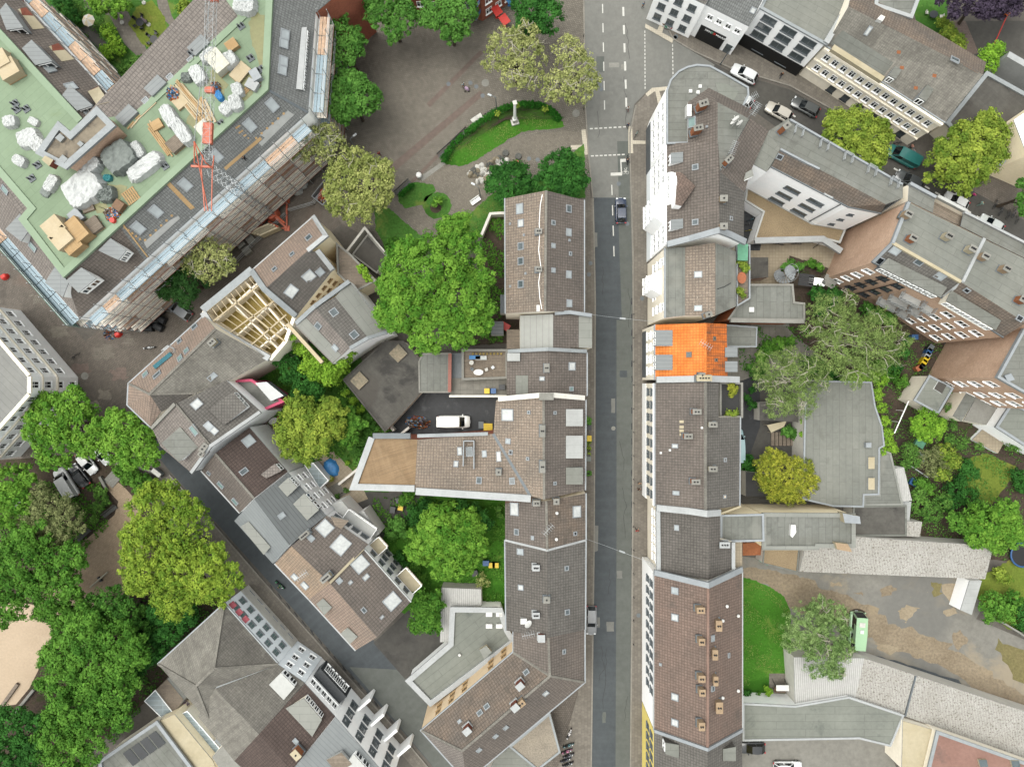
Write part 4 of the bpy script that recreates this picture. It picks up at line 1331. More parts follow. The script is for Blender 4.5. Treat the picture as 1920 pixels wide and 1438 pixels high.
flat('R2t','planted roof terrace with a green awning, round table and red box behind the cream house',[(1379,460),(1403,462),(1403,560),(1380,574)],'timber_grey',10,'plaster_ivory','zinc',.2,.5,name='roof_terrace',cat='terrace')
flat('R2b','grey felt flat annex with a brick chimney wall above the mossy yard',[(1366,598),(1384,572),(1402,562),(1402,535),(1484,535),(1487,568),(1506,570),(1506,600)],'felt',8.5,'brick_orange','concrete',.3,.25,name='flat_roofed_annex',cat='annex',ang=R(90))
roof_box('R2b',[(1405,576),(1414,576),(1414,585),(1405,585)],.3,'white_plastic','roof_light')
pstrip('R2b',[(1368,601,8.7),(1506,603,8.7)],.6,.4,'concrete')
for x in(1328,1356,1436):
 chimney('R2b' if x>1370 else 'R2',x,590 if x<1400 else 602,.9,.6,1.6,.3,'plaster_beige','concrete',1)
gable('R3','house with a bright orange tiled roof and four grey metal dormers',[(1228,609,10),(1322,606,13.5),(1362,608,11.4),(1364,706,11.4),(1322,709,13.5),(1228,712,10)],'tile_orange','tile_orange_dirty',wall='plaster_ivory',group=ES)
for y0,y1 in((620,648),(666,693)):
 dormer('R3',[(1230,y0),(1230,y1),(1260,y1),(1260,y0)],'zinc','metal_pale',.1,2)
for y0,y1 in((652,669),(678,697)):
 dormer('R3',[(1382,y0),(1382,y1),(1360,y1),(1360,y0)],'zinc','metal_pale',.1,1)
skies('R3',[(1292,665,.8,.8,'glass_grey'),(1339,635,.6,.5,'glass_dark'),(1342,675,.5,.5,'glass_dark')],frame='timber_grey')
aerial('R3',1318,648,1.6,2.6)
ridge('R3',[(1322,606,13.5),(1322,709,13.5)],mat='tile_orange')
facade('R3',(1228,609,10),(1228,712,10),4,(5.2,8.2),1.1,1.5)
band('R3',(1228,609,10),(1228,712,10),.1,3.2,.06,'zinc_dark','shop_front',.05,.95)
gutter('R3',[(1228,609,10),(1228,712,10)])
pstrip('R3',[(1230,712,10.4),(1322,710,13.4),(1385,712,10.8)],.9,.35,'parapet_white')
chimney('R3',1320,709,2.2,.8,.9,0,'plaster_cream','plaster_cream',4)
chimney('R3',1316,704,.8,.7,.9,0,'plaster_cream','concrete',1)
flat('R3b','low grey felt annex strewn with brown leaves behind the orange roof',[(1360,610),(1418,614),(1417,650),(1362,650)],'felt',6,'plaster_grey','zinc',.2,.12,name='flat_roofed_annex',cat='annex')
roof_patch('R3b',[(1361,611),(1385,612),(1380,630),(1372,649),(1362,649)],'soil')
hs('R4','long brown grey tiled house with a cut-in roof terrace and a row of orange chimneys',[(1228,719,10),(1322,717,13.8),(1347,718,12.4),(1347,782,12.4),(1387,782,10.3),(1386,947,10.3),(1322,957,13.8),(1228,948,10)],[('tile_brown',(0,1,6,7)),('tile_grey',(1,2,3,4,5,6))],wall='plaster_ivory',group=ES)
flat('R4t','dark cut-in roof terrace edged with shrubs in pots beside the van yard',[(1348,718),(1388,719),(1388,781),(1348,781)],'felt_black',9.2,'plaster_grey','concrete',.3,.7,name='roof_terrace',cat='terrace')
for x,y,m in((1306,772,'brick_orange'),(1290,818,'brick_orange'),(1336,796,'plaster_cream'),(1304,903,'brick_orange'),(1336,879,'plaster_cream')):
 chimney('R4',x,y,1.2,.7,1.3,0,m,'concrete',2)
skies('R4',[(1266,836,.6,.9,'tarp_white'),(1268,924,.6,1.0,'glass_pale'),(1359,862,.6,.5,'tile_taupe'),(1358,931,.5,.5,'plaster_beige')])
for y in(791,801,808,815):
 roof_patch('R4',[(1274,y-3),(1282,y-3),(1282,y+2),(1274,y+2)],'plaster_ivory','pale_tiles',.03)
for x,y in((1239,849),(1256,844),(1316,802)):
 roof_patch('R4',[(x-2,y-2),(x+2,y-2),(x+2,y+2),(x-2,y+2)],'white_plastic','pale_tiles',.05)
facade('R4',(1228,719,10),(1228,948,10),9,(5.3,8.3),1.1,1.6,'grey',.02,.02)
band('R4',(1228,719,10),(1228,948,10),9.5,9.95,.25,'plaster_white')
band('R4',(1228,719,10),(1228,948,10),.1,3.3,.05,'plaster_white','plinth')
ridge('R4',[(1322,717,13.8),(1322,957,13.8)])
gutter('R4',[(1228,719,10),(1228,948,10)],[(1387,782,10.3),(1386,947,10.3)])
pstrip('R4',[(1230,951,10.2),(1290,957,12.6),(1324,962,14),(1350,960,12.4)],.9,.4,'parapet_white')
chimney('R4',1314,958,1.6,.9,1.0,0,'brick_red','concrete',0)
hs('R5','dark tiled house with pale parapets next to the cream firewall',[(1237,955,9.5),(1330,968,13),(1350,966,12),(1350,1012,12),(1374,1016,10.6),(1374,1066,10.6),(1328,1086,13),(1237,1072,9.5)],[('tile_dark',(0,1,6,7)),('tile_dark',(1,2,3,4,5,6))],wall='plaster_ivory',group=ES)
skies('R5',[(1269,989,.8,.7,'glass_pale')])
chimney('R5',1358,1021,1.5,.8,1.2,0,'zinc_dark','parapet_white',3)
pstrip('R5',[(1233,952,9.6),(1234,1072,9.6)],.6,.3,'parapet_white')
pstrip('R5',[(1374,1016,10.8),(1374,1066,10.8)],.5,.2,'parapet_white')
facade('R5',(1237,955,9.5),(1237,1072,9.5),6,(5.2,8.0),1.0,1.4,'blind')
flat('R5b','grey felt flat roof between the dark tiled house and its cream firewall',[(1351,966),(1429,964),(1430,1012),(1351,1014)],'felt',9.4,'plaster_cream','zinc',.3,.25,name='flat_roofed_annex',cat='annex',ang=R(90))
flat('R5c','long grey felt flat roof behind a tall cream firewall with a white vent',[(1431,964),(1598,965),(1598,1022),(1530,1022),(1530,1026),(1431,1026)],'felt',8.9,'plaster_cream','felt_light',.6,.3,name='flat_roofed_annex',cat='annex',ang=R(90))
roof_box('R5c',[(1483,984),(1492,984),(1493,998),(1486,1008),(1482,1004)],.7,'white_plastic','vent_box')
roof_box('R5c',[(1580,962),(1612,968),(1614,982),(1584,980)],1.2,'plaster_cream','chimney_stack','zinc',z=9.2)
roof_box('R5c',[(1566,1017),(1590,1020),(1598,1035),(1570,1030)],1.0,'plaster_cream','chimney_stack','plaster_beige',z=9.0)
pstrip('R5c',[(1388,948,9.4),(1350,962,10.4)],.3,.3,'plaster_cream','firewall')
flat('R5d','pale stone flat strip beside the lawn and the dark tiled house',[(1375,1014),(1391,1014),(1391,1066),(1375,1067)],'paving_tan',8.5,'plaster_ivory',name='flat_roofed_annex',cat='annex')
gable('R6','long red brown tiled house with ten tall chimneys along its ridge',[(1226,1073,9.5),(1327,1098,15),(1391,1067,9.8),(1391,1366,9.8),(1326,1402,15),(1226,1367,9.5)],'tile_red','tile_red',wall='plaster_white',group=ES)
for x,y,w,d in((1313,1143,1.1,.8),(1315,1202,.8,.9),(1315,1271,.9,.9),(1316,1297,.8,.9),(1315,1360,.8,1.1),(1347,1172,.8,1.5),(1340,1226,.7,1.4),(1341,1275,.6,1.3),(1348,1325,.9,1.6)):
 chimney('R6',x,y,w,d,1.5,0,'plaster_beige','plaster_beige',2)
chimney('R6',1326,1087,.7,.9,1.3,0,'plaster_beige','concrete',1)
skies('R6',[(1266,1107,1.0,1.1,'glass_pale'),(1266,1157,1.0,1.1,'tarp_white'),(1266,1306,1.0,1.1,'tarp_white'),(1266,1354,1.0,1.1,'tarp_white'),(1239,1245,.4,.4,'glass_pale'),(1336,1196,.9,.7,'glass_pale'),(1366,1228,.7,.4,'tile_taupe'),(1336,1290,.8,.7,'glass_grey')])
vents('R6',[(1354,1162),(1362,1135),(1383,1153),(1354,1306),(1383,1293)])
ridge('R6',[(1327,1098,15),(1326,1402,15)],mat='tile_ridge')
gutter('R6',[(1226,1073,9.5),(1226,1367,9.5)],[(1391,1067,9.8),(1391,1366,9.8)],mat='parapet_white')
pstrip('R6',[(1226,1072,9.7),(1327,1096,15.1),(1391,1066,10)],.8,.35,'zinc')
pstrip('R6',[(1226,1368,9.7),(1326,1403,15.1),(1391,1367,10)],.45,.25,'zinc')
facade('R6',(1226,1073,9.5),(1226,1330,9.5),10,(5.2,8.0),1.0,1.5,'grey')
gable('R7','dark grey slated house with boxy dormers at the street end, yellow painted front',[(1226,1370,9.5),(1326,1405,15),(1391,1369,9.8),(1391,1510,9.8),(1326,1560,15),(1226,1510,9.5)],'tile_grey','tile_grey',wall='plaster_yellow',group=ES)
dormer('R7',[(1248,1392),(1248,1412),(1272,1420),(1272,1396)],'tile_dark','felt_grey',.2,1)
dormer('R7',[(1379,1400),(1379,1425),(1356,1425),(1356,1404)],'tile_dark','felt_grey',.2,1)
facade('R7',(1226,1370,9.5),(1226,1510,9.5),6,(5.2,8.0),1.0,1.5,'grey')
hs('B1','white walled apartment house with a long grey flat roof and cut-in roof windows',[(1412,309,14.5),(1437,323,14.5),(1446,313,14.5),(1590,388,14.5),(1651,400,14.5),(1692,372,16.5),(1692,347,16.5),(1478,223,16.5),(1440,247,16.5)],[('felt',(8,7,6,5,10,9)),('tile_mix',(9,10,4,3,2)),('felt_grey',(8,9,2,1,0))],[(1462,280,16.5),(1660,384,16.5)],wall='plaster_white',name='apartment_house',cat='apartment block',ang=R(-28))
AB=deg(1446,313,1590,388)
pstrip('B1',[(1462,281,16.5),(1512,307,16.5),(1535,318,16.5)],.25,.2,'zinc')
roof_patch('B1',[(1545,320),(1583,342),(1566,368),(1532,346)],'felt')
skies('B1',[(1462,294,.9,.8,'glass_dark'),(1506,318,1.4,2.0,'tarp_white'),(1542,351,1.4,1.6,'tarp_white'),(1557,360,1.4,1.6,'tarp_white'),(1614,382,.8,.8,'tarp_white')])
for x,y in((1496,244),(1543,270),(1588,294),(1632,318),(1674,341)):
 b=BLD['B1']
 railing(b.root,[P(x-9,y+8,16.7),P(x-6,y-8,16.7),P(x+8,y,16.7),P(x+5,y+14,16.7)],.9,'light_metal',.7,'roof_rail',.035)
pstrip('B1',[(1480,226,16.6),(1690,347,16.6)],.25,.25,'zinc','gutter')
chimney('B1',1617,302,1.0,.8,2.6,R(40),'parapet','plaster_beige',2)
chimney('B1',1473,238,1.0,.7,2.6,R(40),'brick_orange','concrete',1)
facade('B1',(1446,313,14.5),(1590,388,14.5),2,(5.0,8.0,11.0),2.3,1.2,'grey',.25,.12)
facade('B1',(1590,388,14.5),(1651,400,14.5),1,(5.5,8.5,11.5),.8,.7,'grey',.1,.3)
mb=MB()
pp=V3((1578,382,14.5))
mb.tube((pp.x-.1,pp.y-.1,.2),(pp.x-.1,pp.y-.1,14.4),.08,n=8)
mb.build('downpipe','zinc_dark',BLD['B1'].root)
gutter('B1',[(1446,313,14.5),(1590,388,14.5),(1651,400,14.5)],mat='zinc_dark')
flat('G1','tan gravelled flat roof between white walls in the inner court',[(1400,353),(1521,420),(1583,431),(1573,455),(1541,447),(1414,450),(1431,398),(1397,377)],'gravel',3.5,'plaster_white','plaster_white',.3,.2,name='flat_roofed_annex',cat='annex')
pstrip('G1',[(1414,452,3.6),(1541,449,3.6),(1576,472,3.6)],.9,.3,'parapet_white')
flat('G2','mossy brown square shed roof beside the spiral stairs',[(1403,483),(1440,483),(1440,520),(1403,524)],'felt_dark',3,'plaster_grey',name='shed',cat='shed')
AP=deg(1636,492,1880,632)
house('B2','pink brick apartment block with balconies and a broad grey flat roof',[('felt_grey',[(1702,380,18.5),(1965,508,18.5),(1965,630,18.5),(1922,606,18.5),(1800,529,18.5),(1672,456,18.5)]),('tile_grey',[(1672,456,18.5),(1800,529,18.5),(1766,558,15.5),(1636,492,15.5)]),('tile_mix',[(1800,529,18.5),(1922,606,18.5),(1880,632,15.5),(1766,558,15.5)])],[[(1702,380,18.5),(1672,456,18.5),(1636,492,15.5),(1766,558,15.5),(1880,632,15.5),(1922,606,18.5),(1965,630,18.5),(1965,508,18.5),(1702,380,18.5)]],wall='brick_pink',name='apartment_block',cat='apartment block',ang=AP)
pstrip('B2',[(1702,380,18.5),(1672,456,18.5),(1636,492,15.5)],.4,.25,'zinc')
pstrip('B2',[(1843,448,18.5),(1803,528,18.5),(1766,557,15.5)],.4,.25,'parapet_white')
pstrip('B2',[(1672,456,18.5),(1800,529,18.5)],.4,.15,'plaster_ivory','roof_edge')
dormer('B2',[(1652,502),(1760,556),(1772,538),(1668,486)],'zinc_dark','felt',.15,9)
dormer('B2',[(1776,566),(1864,617),(1874,600),(1786,547)],'plaster_ivory','felt',.15,9)
skies('B2',[(1679,469,1.3,1.3,'glass_pale'),(1648,488,1.2,1.2,'glass_dark'),(1723,491,1.1,1.0,'glass_grey'),(1763,517,1.3,1.2,'glass_pale'),(1813,544,.8,.7,'glass_dark'),(1911,597,.9,.8,'glass_dark')])
for x,y,m in((1702,402,'plaster_beige'),(1711,447,'brick_orange'),(1778,443,'plaster_cream'),(1822,467,'plaster_cream'),(1846,481,'plaster_beige'),(1886,504,'plaster_beige'),(1917,562,'brick_orange')):
 chimney('B2',x,y,1.0,.8,1.5,AP,m,'concrete',3)
F2a,F2b,F2c=(1636,492,15.5),(1766,558,15.5),(1880,632,15.5)
facade('B2',F2a,F2b,3,(2.4,5.6,8.8,12.0),1.4,1.3,'white',.02,.32,skip=[(r,c)for r in range(4)for c in(1,2)])
facade('B2',F2a,F2b,3,(2.4,5.6,8.8,12.0),1.4,1.3,'dark',.02,.32,skip=[(r,0)for r in range(4)])
for z in(4.4,7.6,10.8):
 balcony('B2',F2a,F2b,.70,.99,z,1.2,'light_metal','plaster_white')
 balcony('B2',F2b,F2c,.03,.2,z,1.2,'light_metal','plaster_white')
facade('B2',F2b,F2c,3,(2.4,5.6,8.8,12.0),1.5,1.3,'white',.24,.03)
gutter('B2',[F2a,F2b,F2c],mat='zinc_dark')
for f in(.34,.5):
 A,B_=V3(F2a),V3(F2b)
 q=A+(B_-A)*f
 mb=MB()
 mb.tube((q.x-.1,q.y-.12,.2),(q.x-.1,q.y-.12,15.3),.07,n=6)
 mb.build('downpipe','dark_metal',BLD['B2'].root)
house('B2n','stepped front terraces of the apartment block overlooking the parked cars',[('felt',[(1702,377,16.5),(1704,346,16.5),(1752,372,16.5),(1748,400,16.5)]),('timber_grey',[(1748,400,15.5),(1752,372,15.5),(1806,400,15.5),(1800,425,15.5)]),('felt',[(1800,425,16.5),(1806,400,16.5),(1965,480,16.5),(1965,507,16.5)])],[[(1702,377,16.5),(1704,346,16.5),(1752,372,16.5),(1806,400,16.5),(1965,480,16.5),(1965,507,16.5),(1702,377,16.5)]],wall='plaster_ivory',name='apartment_terraces',cat='terrace',ang=AP)
pstrip('B2n',[(1704,345,16.6),(1752,371,16.6)],.4,.3,'zinc')
pstrip('B2n',[(1752,371,15.6),(1806,399,15.6)],.4,.8,'plaster_white')
pstrip('B2n',[(1806,399,16.6),(1965,480,16.6)],.3,.3,'parapet_white')
hs('B3','tall brick gable end house with a grey flat roof at the right edge',[(1869,708,16.5),(1921,614,16.5),(1990,640,16.5),(1990,770,16.5),(1912,731,16.5)],[('felt',(0,1,2,3,4))],wall='brick_pink',name='apartment_house',cat='apartment block')
pstrip('B3',[(1921,612,16.6),(1869,707,16.6),(1911,731,16.6),(1990,770,16.6)],.35,.3,'zinc')
roof_box('B3',[(1884,704),(1896,700),(1903,712),(1890,716)],.4,'zinc','roof_hatch')
facade('B3',(1869,708,16.5),(1912,731,16.5),1,(3,6.4,9.8,13.2),1.6,1.4,'white')
facade('B3',(1912,731,16.5),(1990,770,16.5),2,(3,6.4,9.8,13.2),1.6,1.4,'white')
flat('B3a','grey flat annex with a square white framed roof opening below the brick gable',[(1741,705),(1784,728),(1757,774),(1713,750)],'felt_green',4.5,'plaster_ivory','zinc',.3,.2,name='flat_roofed_annex',cat='annex')
roof_box('B3a',[(1760,715),(1775,722),(1766,738),(1751,729)],.25,'white_paint','roof_light','felt_dark')
flat('B3b','dark grey flat strip roof beside the brick gable yard',[(1814,732),(1832,740),(1802,790),(1786,780)],'felt',3.5,'plaster_ivory',name='flat_roofed_annex',cat='annex')
flat('B3c','cream concrete terrace deck over garages behind the brick gable',[(1832,740),(1880,752),(1856,798),(1806,788)],'concrete',3.2,'plaster_ivory',name='roof_terrace',cat='terrace')
flat('B3d','grey flat roof with raised edges at the right border, white railing wall around it',[(1894,757),(1990,800),(1990,870),(1916,832),(1866,800)],'felt_green',5.5,'plaster_white','zinc',.4,.3,name='flat_roofed_annex',cat='annex')
flat('B3e','pale paved patio terrace with a white kerb in the right hand gardens',[(1848,798),(1888,818),(1870,850),(1822,824)],'paving_tan',.7,'plaster_white',name='garden_terrace',cat='terrace')
flat('H1','large pale grey flat roofed hall overhung by ivy in the inner court',[(1510,714),(1632,717),(1639,762),(1652,800),(1656,835),(1647,840),(1646,926),(1618,927),(1617,949),(1562,948),(1505,935)],'felt_grey',4.6,'plaster_grey','zinc',.25,.12,name='flat_roofed_hall',cat='hall',ang=R(90))
for y in(868,907):
 roof_box('H1',[(1628,y-11),(1640,y-11),(1640,y+11),(1628,y+11)],.4,'parapet_white','roof_light','plaster_cream')
roof_box('H1',[(1624,830),(1634,830),(1634,839),(1624,839)],.7,'zinc','vent_box')
flat('H2','brownish grey lower roof wrapped around the hall corner',[(1648,842),(1668,850),(1690,945),(1620,946),(1620,930),(1648,928)],'felt',3.6,'plaster_grey','felt_light',.3,.1,name='flat_roofed_annex',cat='annex')
flat('H3','dark felt roof beside the white corrugated shed',[(1600,950),(1697,948),(1697,1003),(1597,1003)],'felt_dark',3.2,'plaster_grey','felt',.3,.1,name='flat_roofed_annex',cat='annex')
flat('H4','narrow white corrugated canopy beside the allotment shrubs',[(1677,878),(1694,876),(1709,938),(1690,940)],'corrugated_white',3.0,'plaster_white',name='canopy',cat='canopy')
flat('H5','white walled little outbuilding at the end of the canopy',[(1690,944),(1708,940),(1704,978),(1680,978)],'metal_white',2.6,'plaster_white',name='shed',cat='shed')
hs('S1','long white corrugated shed roof flecked with lichen along the north side of the yard',[(1498,1071,3.3),(1508,1028,3.9),(1602,1006,4.2),(1862,1023,4.2),(1846,1085,3.3)],[('corrugated',(0,1,2,3,4))],wall='plaster_grey',name='shed',cat='shed')
flat('S1b','tan moss covered flat roof at the end of the corrugated shed',[(1432,1029),(1497,1029),(1493,1071),(1430,1055)],'gravel',3.2,'plaster_grey','felt',.2,.1,name='flat_roofed_annex',cat='annex')
flat('S1c','narrow white sheet roof standing out at the yard corner',[(1817,1088),(1840,1088),(1821,1152),(1800,1143)],'metal_white',2.8,'plaster_white',name='shed',cat='shed')
flat('S1d','small grey corrugated roof beside the dark felt roof',[(1678,976),(1728,978),(1724,1006),(1678,1004)],'corrugated',3.0,'plaster_grey',name='shed',cat='shed')
hs('S2','long lichened corrugated shed roof curving along the south side of the yard',[(1488,1231,4.2),(1620,1233,4.2),(1965,1347,4.2),(1965,1436,3.3),(1744,1358,3.3),(1602,1311,3.3),(1490,1321,3.3)],[('corrugated_white',(0,1,5,6)),('corrugated',(1,2,3,4,5))],wall='plaster_grey',name='shed',cat='shed')
pstrip('S2',[(1716,1266,4.3),(1696,1342,3.5)],.2,.1,'zinc_dark','roof_joint')
flat('S3','grey green flat roof with water stains above the yard with the dark car',[(1393,1318),(1490,1323),(1590,1306),(1692,1340),(1668,1396),(1610,1382),(1393,1386)],'felt_green',4.2,'plaster_white','parapet_white',.3,.12,name='flat_roofed_hall',cat='hall')
flat('S4','pinkish felt roof with two small hatches in the lower right corner',[(1756,1371),(1965,1445),(1965,1500),(1725,1500)],'roof_pink',6.0,'plaster_ivory','parapet',.5,.2,name='flat_roofed_hall',cat='hall',ang=R(-20))
for x,y in((1844,1430),(1905,1432)):
 roof_box('S4',[(x-9,y-6),(x+6,y-6),(x+9,y+7),(x-6,y+7)],.4,'plaster_ivory','roof_light','glass_grey')
flat('S5','cream house corner with a dark attic window between the pink roof and the grey roof',[(1692,1350),(1752,1368),(1722,1470),(1690,1440)],'plaster_ivory',4.8,'plaster_ivory',name='outbuilding',cat='outbuilding')
flat('S6','low shed of ochre brick with a green box beside it behind the dark tiled house',[(1392,1018),(1429,1016),(1430,1040),(1392,1041)],'brick_orange',2.0,'brick_orange',name='shed',cat='shed')
mb=MB()
mb.strip([P(1393,1308,0),P(1492,1312,0)],.5,0,2.4)
tag(mb.build('garden_wall','brick_orange'),'low orange brick wall closing the bright lawn','wall')
mb=MB()
mb.strip([P(1850,1150,0),P(1900,1180,0),P(1965,1230,0)],.25,0,1.6)
tag(mb.build('garden_wall','concrete'),'pale garden wall between the yard and the right hand shrubs','wall')
T='house fronts along the side street'
hs('T1','white fronted house at the top edge with a cafe terrace beside the crossing',[(1236,-30,10),(1322,10,10),(1362,-60,12),(1275,-110,12)],[('tile_grey',(0,1,2,3))],wall='plaster_white',group=T)
facade('T1',(1236,-30,10),(1322,10,10),3,(2,5.0,8.0),1.2,1.6,'grey')
hs('T2','white fronted house with a dark corrugated tile roof and a lit shop sign',[(1322,10,9),(1404,51,9),(1441,-22,12.5),(1362,-64,12.5)],[('tile_slate',(0,1,2,3))],wall='plaster_white',group=T)
facade('T2',(1322,10,9),(1404,51,9),4,(6.9,),.9,1.2,'white',.1,.05)
band('T2',(1322,10,9),(1404,51,9),.15,4.1,.12,'black','shop_front',.12,.72)
band('T2',(1322,10,9),(1404,51,9),.15,2.6,.08,'glass_grey','shop_door',.80,.95)
skies('T2',[(1412,20,.8,.8,'tarp_white')])
AT=deg(1425,17,1545,83)
flat('T3','modern white house with nine wide windows and a grey flat roof',[(1426,17),(1546,84),(1592,6),(1640,-80),(1480,-90)],'felt_grey',10.5,'plaster_white','parapet',.4,.25,group=T,ang=AT,name='town_house',cat='house')
facade('T3',(1426,17,10.5),(1546,84,10.5),3,(4.7,7.0,9.2),2.2,1.5,'grey',.03,.03)
band('T3',(1426,17,10.5),(1546,84,10.5),.1,3.2,.1,'black','shop_front')
facade('T3',(1426,17,10.5),(1546,84,10.5),2,(1.7,),1.9,1.6,'grey',.12,.1)
pstrip('T3',[(1546,84,10.6),(1592,6,10.6),(1640,-80,10.6)],.8,.5,'parapet_white')
hs('T4','long ornate cream terrace with many small windows and a weathered brown roof',[(1548,86,9.8),(1771,230,9.8),(1842,141,14),(1848,118,12),(1704,32,12),(1600,-30,12),(1590,14,14)],[('tile_old',(0,1,2,6)),('tile_mix',(6,2,3,4,5))],wall='plaster_ivory',name='apartment_house',cat='apartment block')
roof_patch('T4',[(1556,82),(1580,58),(1675,118),(1650,150)],'felt')
pstrip('T4',[(1558,92,9.9),(1652,152,9.9)],.8,.5,'plaster_ivory')
for q in([(1667,142),(1679,148),(1690,132),(1678,125)],[(1722,182),(1736,190),(1750,168),(1738,160)]):
 dormer('T4',q,'zinc','felt',.2,1)
skies('T4',[(1628,58,.6,1.3,'tarp_white'),(1742,67,2.4,.8,'glass_pale'),(1790,113,1.3,1.0,'glass_grey')])
for x,y in((1685,98),(1752,142),(1717,165),(1691,127)):
 roof_patch('T4',[(x-3,y-3),(x+4,y-2),(x+3,y+4),(x-4,y+3)],'brick_orange','orange_tiles',.03)
roof_patch('T4',[(1806,122),(1815,116),(1836,128),(1834,138)],'brick_orange','orange_tiles',.03)
roof_box('T4',[(1652,28),(1660,32),(1655,40),(1645,36)],.9,'white_plastic','vent_box')
F4=((1548,86,9.8),(1771,230,9.8))
facade('T4',*F4,13,(4.3,7.6),.95,1.5,'white',.03,.03)
facade('T4',*F4,6,(1.6,),1.1,1.7,'dark',.2,.05)
band('T4',*F4,9.1,9.7,.45,'plaster_ivory')
band('T4',*F4,5.7,6.0,.22,'plaster_ivory')
band('T4',*F4,2.75,3.0,.2,'plaster_ivory')
gutter('T4',F4)
flat('T4b','grey felt roof with a white gable edge behind the ornate terrace',[(1646,-30),(1730,-30),(1706,34),(1640,12)],'felt',12.5,'plaster_white','parapet_white',.5,.3,name='flat_roofed_annex',cat='annex')
flat('T5','low dark grey flat roof between the ornate terrace and the pale yellow house',[(1774,232),(1848,140),(1965,205),(1925,260),(1872,310),(1830,285)],'felt_dark',4.5,'plaster_ivory','parapet',.6,.3,name='flat_roofed_hall',cat='hall',ang=R(-40))
hs('T6','pale yellow house with a white band at the right edge',[(1900,226,9),(1990,165,9),(1990,320,9),(1925,292,9)],[('plaster_white',(0,1,2,3))],wall='plaster_cream',name='town_house',cat='house')
mb=MB()
mb.strip([P(1848,130,0),P(1965,198,0)],.9,0,5.2)
tag(mb.build('garden_wall','parapet_white'),'long white capped wall behind the dark flat roof','wall')
# ------------------------------------------------------------------ the big building under renovation (upper left)
ZE,ZF=15.0,19.0
e0,e1,e2,e3=(592,25,ZE),(578,212,ZE),(150,598,ZE),(-12,414,ZE)
f1,f2=(498,167,ZF),(122,512,ZF)
AG=deg(150,598,578,212)
def lerp(a,b,t):
 return tuple(x+(y-x)*t for x,y in zip(a,b))
sa,sb=lerp(f1,f2,.735),lerp(e1,e2,.715)
house('G','huge scaffolded apartment block with a pale green flat roof, half reroofed in dark slate',[('roof_green',[(-12,50,ZF),(152,228,ZF),(262,214,ZF),(456,34,ZF),(402,-40,ZF),(508,-40,ZF),f1,sa,f2,(45,412,ZF),(62,392,ZF),(-12,306,ZF)]),('tile_slate',[(508,-40,ZF),(668,-40,ZE),e0,e1,f1]),('tile_slate',[f1,e1,sb,sa]),('tile_brown',[sa,sb,e2,f2]),('tile_taupe',[f2,e2,e3,(-12,306,ZF),(62,392,ZF),(45,412,ZF)]),('tile_brown',[(-12,50,ZF),(-12,-70,ZE),(44,4,ZE),(226,205,ZE),(152,228,ZF)]),('tile_taupe',[(262,214,ZF),(152,228,ZF),(226,205,ZE),(398,38,ZE),(430,-40,ZE),(402,-40,ZF),(456,34,ZF)])],[[(668,-40,ZE),e0,e1,e2,e3],[(-12,-70,ZE),(44,4,ZE),(226,205,ZE),(398,38,ZE),(430,-40,ZE)]],wall='plaster_white',name='apartment_block',cat='apartment block',ang=AG,wall_mats={0:'brick_red'})
pstrip('G',[(-12,306,ZF),(62,392,ZF),(45,412,ZF),f2,f1,(508,-40,ZF)],.9,.16,'roof_green_edge','roof_edge')
pstrip('G',[(-12,50,ZF),(152,228,ZF)],.9,.16,'roof_green_edge','roof_edge')
pstrip('G',[(262,214,ZF),(456,34,ZF),(402,-40,ZF)],.9,.16,'roof_green_edge','roof_edge')
ridge('G',[f1,e1],mat='zinc_dark')
pstrip('G',[lerp(sa,f1,.02),lerp(sb,e1,.02)],.2,.08,'timber','roof_batten')
SK='glass_pale'
skies('G',[(534,65,1.3,1.2,SK),(532,82,1.3,1.2,SK),(531,115,1.3,1.2,SK),(529,132,1.3,1.2,SK),(510,197,1.3,1.7,SK),(468,235,1.3,1.7,SK),(405,292,1.3,1.7,SK),(347,346,1.3,1.7,SK),(292,396,1.3,1.7,SK),(259,427,1.3,1.7,SK),(94,130,1.2,1.2,SK),(133,163,1.2,1.4,SK),(165,212,1.2,1.0,SK),(62,463,1.4,.9,'glass_green'),(10,356,1.3,.9,'glass_green'),(358,113,.9,.7,'glass_grey'),(319,145,.9,.7,'glass_grey'),(273,189,.9,.7,'glass_grey')])
for q in([(43,52),(13,56),(0,22),(12,8)],[(97,115),(67,122),(43,92),(60,77)],[(173,198),(145,207),(118,180),(132,162)]):
 dormer('G',q,'zinc','metal_pale',.25,1)
for q in([(270,170),(312,157),(297,140),(271,165)],[(215,223),(258,205),(245,198),(222,214)],[(355,92),(390,75),(382,63),(358,85)]):
 pass
for c in((291,160),(237,215),(372,84)):
 roof_box('G',[(c[0]-22,c[1]+6),(c[0]+4,c[1]-20),(c[0]+21,c[1]-5),(c[0]-6,c[1]+21)],.5,'zinc','dormer','metal_pale')
for q in([(222,487),(236,470),(208,448),(186,470)],[(148,548),(180,522),(153,503),(126,526)],[(228,480),(236,470),(208,449),(187,468)]):
 if q[0][0]!=228:
  dormer('G',q,'white_paint','metal_pale',.3,2)
dormer('G',[(86,530),(118,556),(128,530),(105,500)],'white_paint','metal_pale',.3,2)
dormer('G',[(12,430),(40,452),(54,432),(38,402)],'white_paint','metal_pale',.3,2)
dormer('G',[(575,55),(567,166),(556,164),(566,56)],'white_paint','parapet_white',.1,9)
roof_patch('G',[(540,208),(552,216),(491,275),(478,262)],'metal_white','eaves_sheet')
roof_patch('G',[(395,338),(376,356),(362,340),(381,322)],'metal_white','eaves_sheet')
roof_patch('G',[(332,402),(338,410),(276,466),(270,455)],'metal_white','eaves_sheet')
